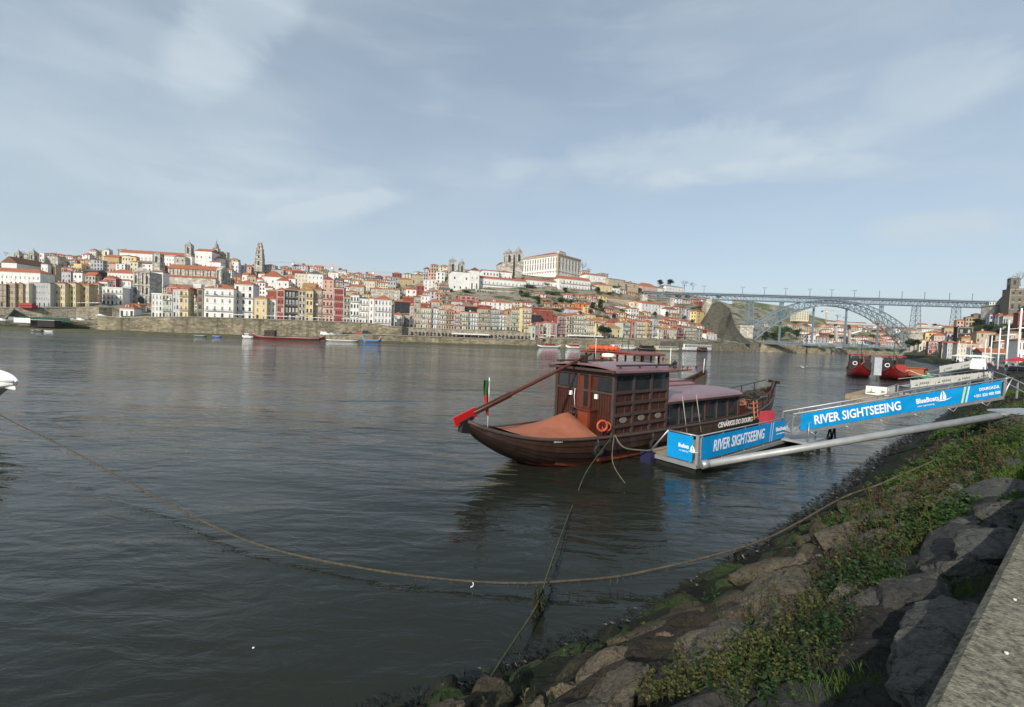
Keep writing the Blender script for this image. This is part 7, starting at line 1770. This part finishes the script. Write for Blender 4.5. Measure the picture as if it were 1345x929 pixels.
# flat riverside ground linking quay and hill
P = []
for px in range(1188, 1500, 8):
    a = at(px,440,D0(px)+6); a.z = ZG; k = .35; b_ = at(px,440,max(70,D0(px)*.3)); b_.z = 3.25
    P.append([a, b_])
GA = """
1226 1243 441 456 P t h 3 4 4
1243 1257 451 474 G t h 4 4 4
1256 1268 451 475 C t h 4 3 3
1236 1246 450 470 K b h 3 2 3
1257 1277 430 446 D f h 2 2 0
1243 1257 438 450 L t h 2 3 2
1265 1286 452 468 A t h 2 5 3
1281 1306 437 463 T t h 4 5 3
1262 1284 444 458 O t h 1 4 3.5
1276 1289 458 478 W f h 3 3 0
1288 1329 463 486 G t X 2 6 5
1306 1322 441 462 K t h 3 3 3
1322 1340 437 462 T b h 3 3 3
1313 1326 450 465 C t h 2 2 4
1335 1352 447 475 W t h 2 3 3
1299 1312 413 428 L t h 2 3 2
1311 1318 415 425 W t G 2 2 3
1317 1334 416 427 G t h 1 5 3
1337 1352 411 425 R t h 2 3 3
1256 1270 421 432 P t h 2 3 2
1268 1280 417 428 T b h 2 3 2
1278 1288 413 424 K b h 2 2 2
1240 1256 431 440 T t G 1 3 3
1292 1304 402 409 O f h 1 3 0
1299 1313 396.5 405 W b h 2 4 1
1215 1228 437 446 Y t h 2 3 2
1207 1219 447 460 C t h 2 3 2
1219 1232 449 464 R t h 3 3 2
"""
for ln in GA.strip().split('\n'):
    q = ln.split(); X0, X1, YT, YB = map(float, q[:4]); xm = (X0+X1)/2
    house(X0, X1, YT, YB, q[4], q[5], q[6], int(q[7]), int(q[8]), float(q[9]), detail=1 if YB > 456 or X1-X0 > 16 else 0, D=dep4(xm, YB), th=rad(-28), sink=4)
ab = thing('bridge_abutment', 'pale stone block carrying the right end of the upper bridge deck', 'abutment', at(1306,414,dep4(1310,411)), rad(-8)); D = dep4(1310,411); W = 27*D/F; MB().box(0,W,0,14,-4,12*D/F).build('block', M_chstone, ab); MB().box(-.6,W+.6,-.6,14.6,12*D/F,12*D/F+1.2).build('coping', M_cope, ab)
# fortress-like monastery
house(1325, 1352, 380, 406, 'K', 'f', 'h', 3, 3, 0, D=dep4(1340,404), th=rad(-25), label='tall brown stone monastery block at the top of the right hill', cat='monastery', name='monastery_building', detail=1, ws='d', rec=False, sink=8)  # beige block; shade of its shadow side is put into the dark wall colour
fw = thing('fortress_wall', 'dark stone fortress wall stepping down left from the monastery', 'wall', (0,0,0)); a, b_, c = at(1327,381,dep4(1327,404)-4), at(1312,397,dep4(1312,406)-4), at(1327,406,dep4(1327,404)-4)
MB().add([a,b_,Vector((b_.x,b_.y,c.z-8)),Vector((a.x,a.y,c.z-8)),a+Vector((3,5,0)),b_+Vector((3,5,0)),Vector((b_.x+3,b_.y+5,c.z-8)),Vector((a.x+3,a.y+5,c.z-8))], [(0,1,2,3),(7,6,5,4),(0,4,5,1),(1,5,6,2),(3,7,4,0)]).build('wall', WALL['K'], fw)
tower('brown stone lookout turret with pyramid roof at the monastery corner', 1325.5, 1334, 366, 384, 'K', 'pyr', 5, D=dep4(1330,404)-2, th=rad(-25))
for kind, px, yb, h, D, lab, wd in (('bare',1340,376,24,D1(1340)-10,'tall bare tree rising beside the monastery turret',.7),('round',1243,438,9,dep4(1243,437),'round dark tree on the ridge left of the slate block',1.2),
    ('round',1194,461,18,300,'tall dark cypress-like tree at the far arch foot',.7),('pine',1200,462,17,290,'round umbrella pine in front of the right masonry pier',1.0),('bare',1218,466,18,280,'bare riverside tree right of the umbrella pine',1.2),('bare',1232,468,20,260,'larger bare riverside tree before the pink house',1.1),
    ('shrub',1300,433,10,dep4(1300,433),'dark wooded slope under the white hill houses',2.4),('shrub',1325,432,10,dep4(1325,432),'dark bushes below the grey terrace houses on the hill',2),('round',1284,430,12,dep4(1284,432),'dark trees left of the white hill house',1.8),('round',1342,440,14,dep4(1340,440),'dark tree at the right edge of the hill',1.5),('shrub',1270,437,7,dep4(1270,437),'scrub beside the slate warehouse roof',2),('round',1312,441,9,dep4(1312,441),'dark evergreen above the tan waterfront block',1.8),
    ('shrub',1232,475,6,225,'reedy green spit of bank beyond the white gangways',3),('shrub',1252,477,5,200,'green grassy bank by the moored white boats',3)):
    tree(kind, px, yb, h, D, lab, wd)
# flagpoles and street lamps with flat heads
for i,(bx,by,tx,ty,h_) in enumerate(((1335,492,1343,405,1),(1320.5,488,1325.5,420,1),(1310,485.5,1314,431,1),(1300,482.5,1303,441,1),(1292.5,480,1295,446,1),(1286.5,478,1287,452,0),(1274,476,1274.5,449,0),(1267.5,475,1268,452,0),(1258,476,1257.5,447,0))):
    D = 68*(87/(by-ty))**.8; b0 = at(bx,by,D); b0.z = min(b0.z, 3.3); top = at(tx,ty,D); r = thing('flagpole', ['nearest white flagpole at the right edge','second white flagpole from the right edge','third white flagpole from the right edge','fourth white flagpole from the right edge','fifth white flagpole from the right edge','sixth thin white pole from the right edge','seventh thin white pole from the right','eighth thin white pole from the right','ninth thin pole, leftmost of the row on the promenade'][i], 'pole', b0)
    rr__ = .17 if h_ else .1
    MB().tube([Vector((0,0,0)), Vector((0,0,top.z-b0.z))], [rr__, rr__*.6], 8).build('shaft', M_white, r)
    if i in (1,2,3,5): 
        z = (top.z-b0.z)*.82; MB().bar((0,0,z),(2.3,0,z+.25),.06,.06).build('lamp_arm', M_white, r); MB().lathe([(.02,-.05),(.8,0),(.5,.18),(.05,.25)], (2.6,0,z+.2), 12).build('lamp_head', M_white, r)
# cars, parasols and people on the south quay
for px, yb, D, c_, lab, v_ in ((1290,482,78,'white','white van behind the flagpoles on the south quay',1),(1283,477,105,'silver','silver car left of the white van on the south quay',0),(1340,484,62,'black','dark car at the right edge behind the nearest flagpole',0),(1265,474,150,'white','white car far along the south promenade',0)):
    car(px, yb, D, c_, lab, rad(40), v_, p=(lambda v: Vector((v.x,v.y,3.2)))(at(px,430,D)))
v = at(1341,430,60); v.z = 3.2; parasol(v, 'red cafe parasol at the right edge of the promenade', 1.5, mat('red_canvas',(.45,.03,.04),.8))
for i in range(7):
    px = 1262+i*5.5; D = 130-i*3; v = at(px,430,D); v.z = 3.3; o = dup(par0, v, rp.uniform(0,1), 'white cafe parasol before the white south bank house'); o['group'] = 'white cafe parasols before the white south bank house'
for i in range(14):
    px = rp.choice((rp.uniform(1295,1312), rp.uniform(1318,1344), rp.uniform(1255,1290))); D = rp.uniform(66,84) if px > 1294 else rp.uniform(100,140); v = at(px,430,D); v.z = 3.25; person(v, rp.choice((0,0,1,2)), 'strolling on the south promenade', rp.uniform(0,6))
# ================================================================== left edge quay details
fe = thing('fence', 'dark green construction fence along the road at far left', 'fence', at(24,414,S(24)+4)); A_, u, W = corner(24,92,414,S(24)+5,TH(30)); fe.location = A_; fe.rotation_euler = (0,0,TH(30)); fe.location.z = at(40,QY(40),S(40)+14).z-2.4
MB().box(0,W,0,.08,0,2.2).build('panel', mat('green_mesh',(.02,.09,.06),.8,.2), fe); m = MB()
for i in range(18): m.bar((i*W/17,-.06,0),(i*W/17,-.06,2.4),.1,.1)
m.build('post', M_dark, fe)
sgn = thing('sign_board', 'long white sign board on the low quay wall at far left', 'sign', at(18,423,S(18)-1), TH(20)); MB().box(0,7.5,0,.1,-.2,2.2).build('panel', M_white, sgn)
bh = thing('boathouse', 'low dark boathouse shed on the quay at far left', 'shed', at(40,425,S(40)-1.5), TH(40)); MB().box(0,11,0,4,-1.5,1.9).build('wall', M_blk, bh); MB().box(-.2,11.2,-.3,4.2,1.9,2.1).build('roof', M_awn, bh)
kk = thing('kiosk', 'red-roofed two-level kiosk in front of the grey building at far left', 'kiosk', at(25,404,dep(30,406)), TH(30)); Wk = 15*dep(30,406)/F; MB().box(0,Wk,0,4,0,1.6).build('wall', mat('kiosk_red',(.35,.05,.05),.6), kk); MB().box(-.4,Wk+.4,-.5,4.4,1.6,1.85).build('roof', mat('kiosk_roof',(.5,.06,.05),.6), kk); MB().box(.5,Wk-.5,.5,3.5,1.85,3.0).build('upper_cabin', mat('kiosk_red',(.35,.05,.05),.6), kk)
# mural on the tan wall
ml = MB(); HH = 1
wv = tmu; prof = [(0,.02),(.1,.05),(.16,.25),(.2,.45),(.16,.7),(.08,.9),(0,1.0),(-.08,.9),(-.16,.7),(-.2,.45),(-.16,.25),(-.1,.05)]
A_, u, W = corner(63.6,73,374,dep(68.3,374),TH(68.3)); Hh = at(63.6,348.5,dep(68.3,374)).z-A_.z
ml.add([(W*.5+x*W*.9, -.06, 2.5+Hh*.32+z*Hh*.6) for x, z in prof], [tuple(range(len(prof)))]); ml.build('mural_tree', M_iron, tmu); MB().box(.3,W-.3,-.05,0,2.5+Hh*.02,2.5+Hh*.28).build('mural_band', WALL['G'], tmu)
# ================================================================== smallest far houses past 300 become one mass
nh = [h for h in HOUSES if h['o'].name.startswith('house')]; free = sorted([h for h in nh if not h['label']], key=lambda h: h['a']); nm = len(nh)-294
if nm > 0:
    bpy.context.view_layer.update(); small = free[:nm]; big_ = MB(); ml_ = []
    for h in small:
        obs = [c for c in h['o'].children_recursive]
        for o in obs:
            M_ = o.matrix_world; idx = []
            for mm2 in o.data.materials:
                if mm2 not in ml_: ml_.append(mm2)
                idx.append(ml_.index(mm2))
            base_ = len(big_.v); big_.v += [tuple(M_ @ v.co) for v in o.data.vertices]
            for p in o.data.polygons: big_.f.append(tuple(base_+i for i in p.vertices)); big_.m.append(idx[p.material_index]); big_.sm.append(False)
        for o in obs: bpy.data.objects.remove(o)
        bpy.data.objects.remove(h['o'])
    keep = set(id(h) for h in small); HOUSES = [h for h in HOUSES if id(h) not in keep]
    tag(big_.build('distant_houses', ml_), 'mass of tiny far houses filling gaps between the larger ones on the hills', 'houses', kind='stuff')
# ================================================================== house labels
STO = {1:'one-storey',2:'two-storey',3:'three-storey',4:'four-storey',5:'five-storey',6:'six-storey'}
def zone(x):
    for a, s_ in ((60,'at the far left'),(125,'left of the two old churches'),(215,'around the carved stone church'),(300,'below the long orange-roofed stone church'),(352,'below the slender stone tower'),(440,'below the left tower cranes'),(530,'under the middle tower cranes'),(590,'left of the plain white nave'),(636,'below the plain white nave'),(690,'below the long white seminary'),(745,'below the white palace'),(800,'right of the white palace'),(880,'left of the iron bridge end'),(955,'under the iron bridge end'),(1000,'between bluff and arch foot'),(1075,'seen through the arch, left half'),(1130,'seen through the arch, middle'),(1210,'seen through the arch, right half'),(1262,'on the south bank near the arch'),(1310,'on the south bank mid right'),(9999,'on the south bank far right')):
        if x < a: return s_
def rowof(h):
    x, y = h['x'], h['yb']
    if x < 960: q, s_ = QY(x), SY(x)
    elif x < 1205: q, s_ = Q3(x), S3(x)
    else: q, s_ = Q4(x), S4(x)
    t_ = (q-y)/(q-s_)
    return 'on the waterfront' if t_ < .07 else 'one row up' if t_ < .25 else 'mid-slope' if t_ < .6 else 'high on the slope' if t_ < .88 else 'on the skyline'
ORD = ['','first','second','third','fourth','fifth','sixth','seventh','eighth','ninth','tenth','eleventh','twelfth','thirteenth']
from collections import defaultdict
grp = defaultdict(list)
for h in HOUSES:
    if h['label']: continue
    grp[(CNAME[h['col']], STO[h['fl']], rowof(h), zone(h['x']))].append(h)
for (c_, st, rw, zn), hs in grp.items():
    hs.sort(key=lambda h: h['x'])
    for i, h in enumerate(hs):
        pre = '' if len(hs) == 1 else ('leftmost ' if i == 0 else 'rightmost ' if i == len(hs)-1 else ORD[i+1]+' ')
        lab = '%s%s %s house %s %s' % (pre, c_, st, rw, zn)
        if len(hs) > 2 and 0 < i < len(hs)-1: lab += ', from left'
        h['o']['label'] = lab; h['o']['category'] = 'house'; h['o']['group'] = 'houses ' + zn
from collections import Counter
ct = Counter(o['label'] for o in bpy.data.objects if 'label' in o.keys() and o.name.startswith('house')); print('dup labels', [a for a in ct if ct[a] > 1][:5], 'n houses', len(HOUSES))

# ================================================================== thin river haze
hm = bpy.data.materials.new('river_haze'); t = nt(hm); N = t.nodes; L = t.links; N.remove(N['Principled BSDF']); pv = N.new('ShaderNodeVolumePrincipled')
pv.inputs['Color'].default_value = (.82,.9,1,1); pv.inputs['Density'].default_value = .00005; pv.inputs['Anisotropy'].default_value = .2; L.new(pv.outputs[0], N['Material Output'].inputs['Volume'])
hz_ = MB().box(-1650,1850,-250,2650,-34,150).build('haze', hm); tag(hz_, kind='stuff')
sc.cycles.volume_bounces = 0
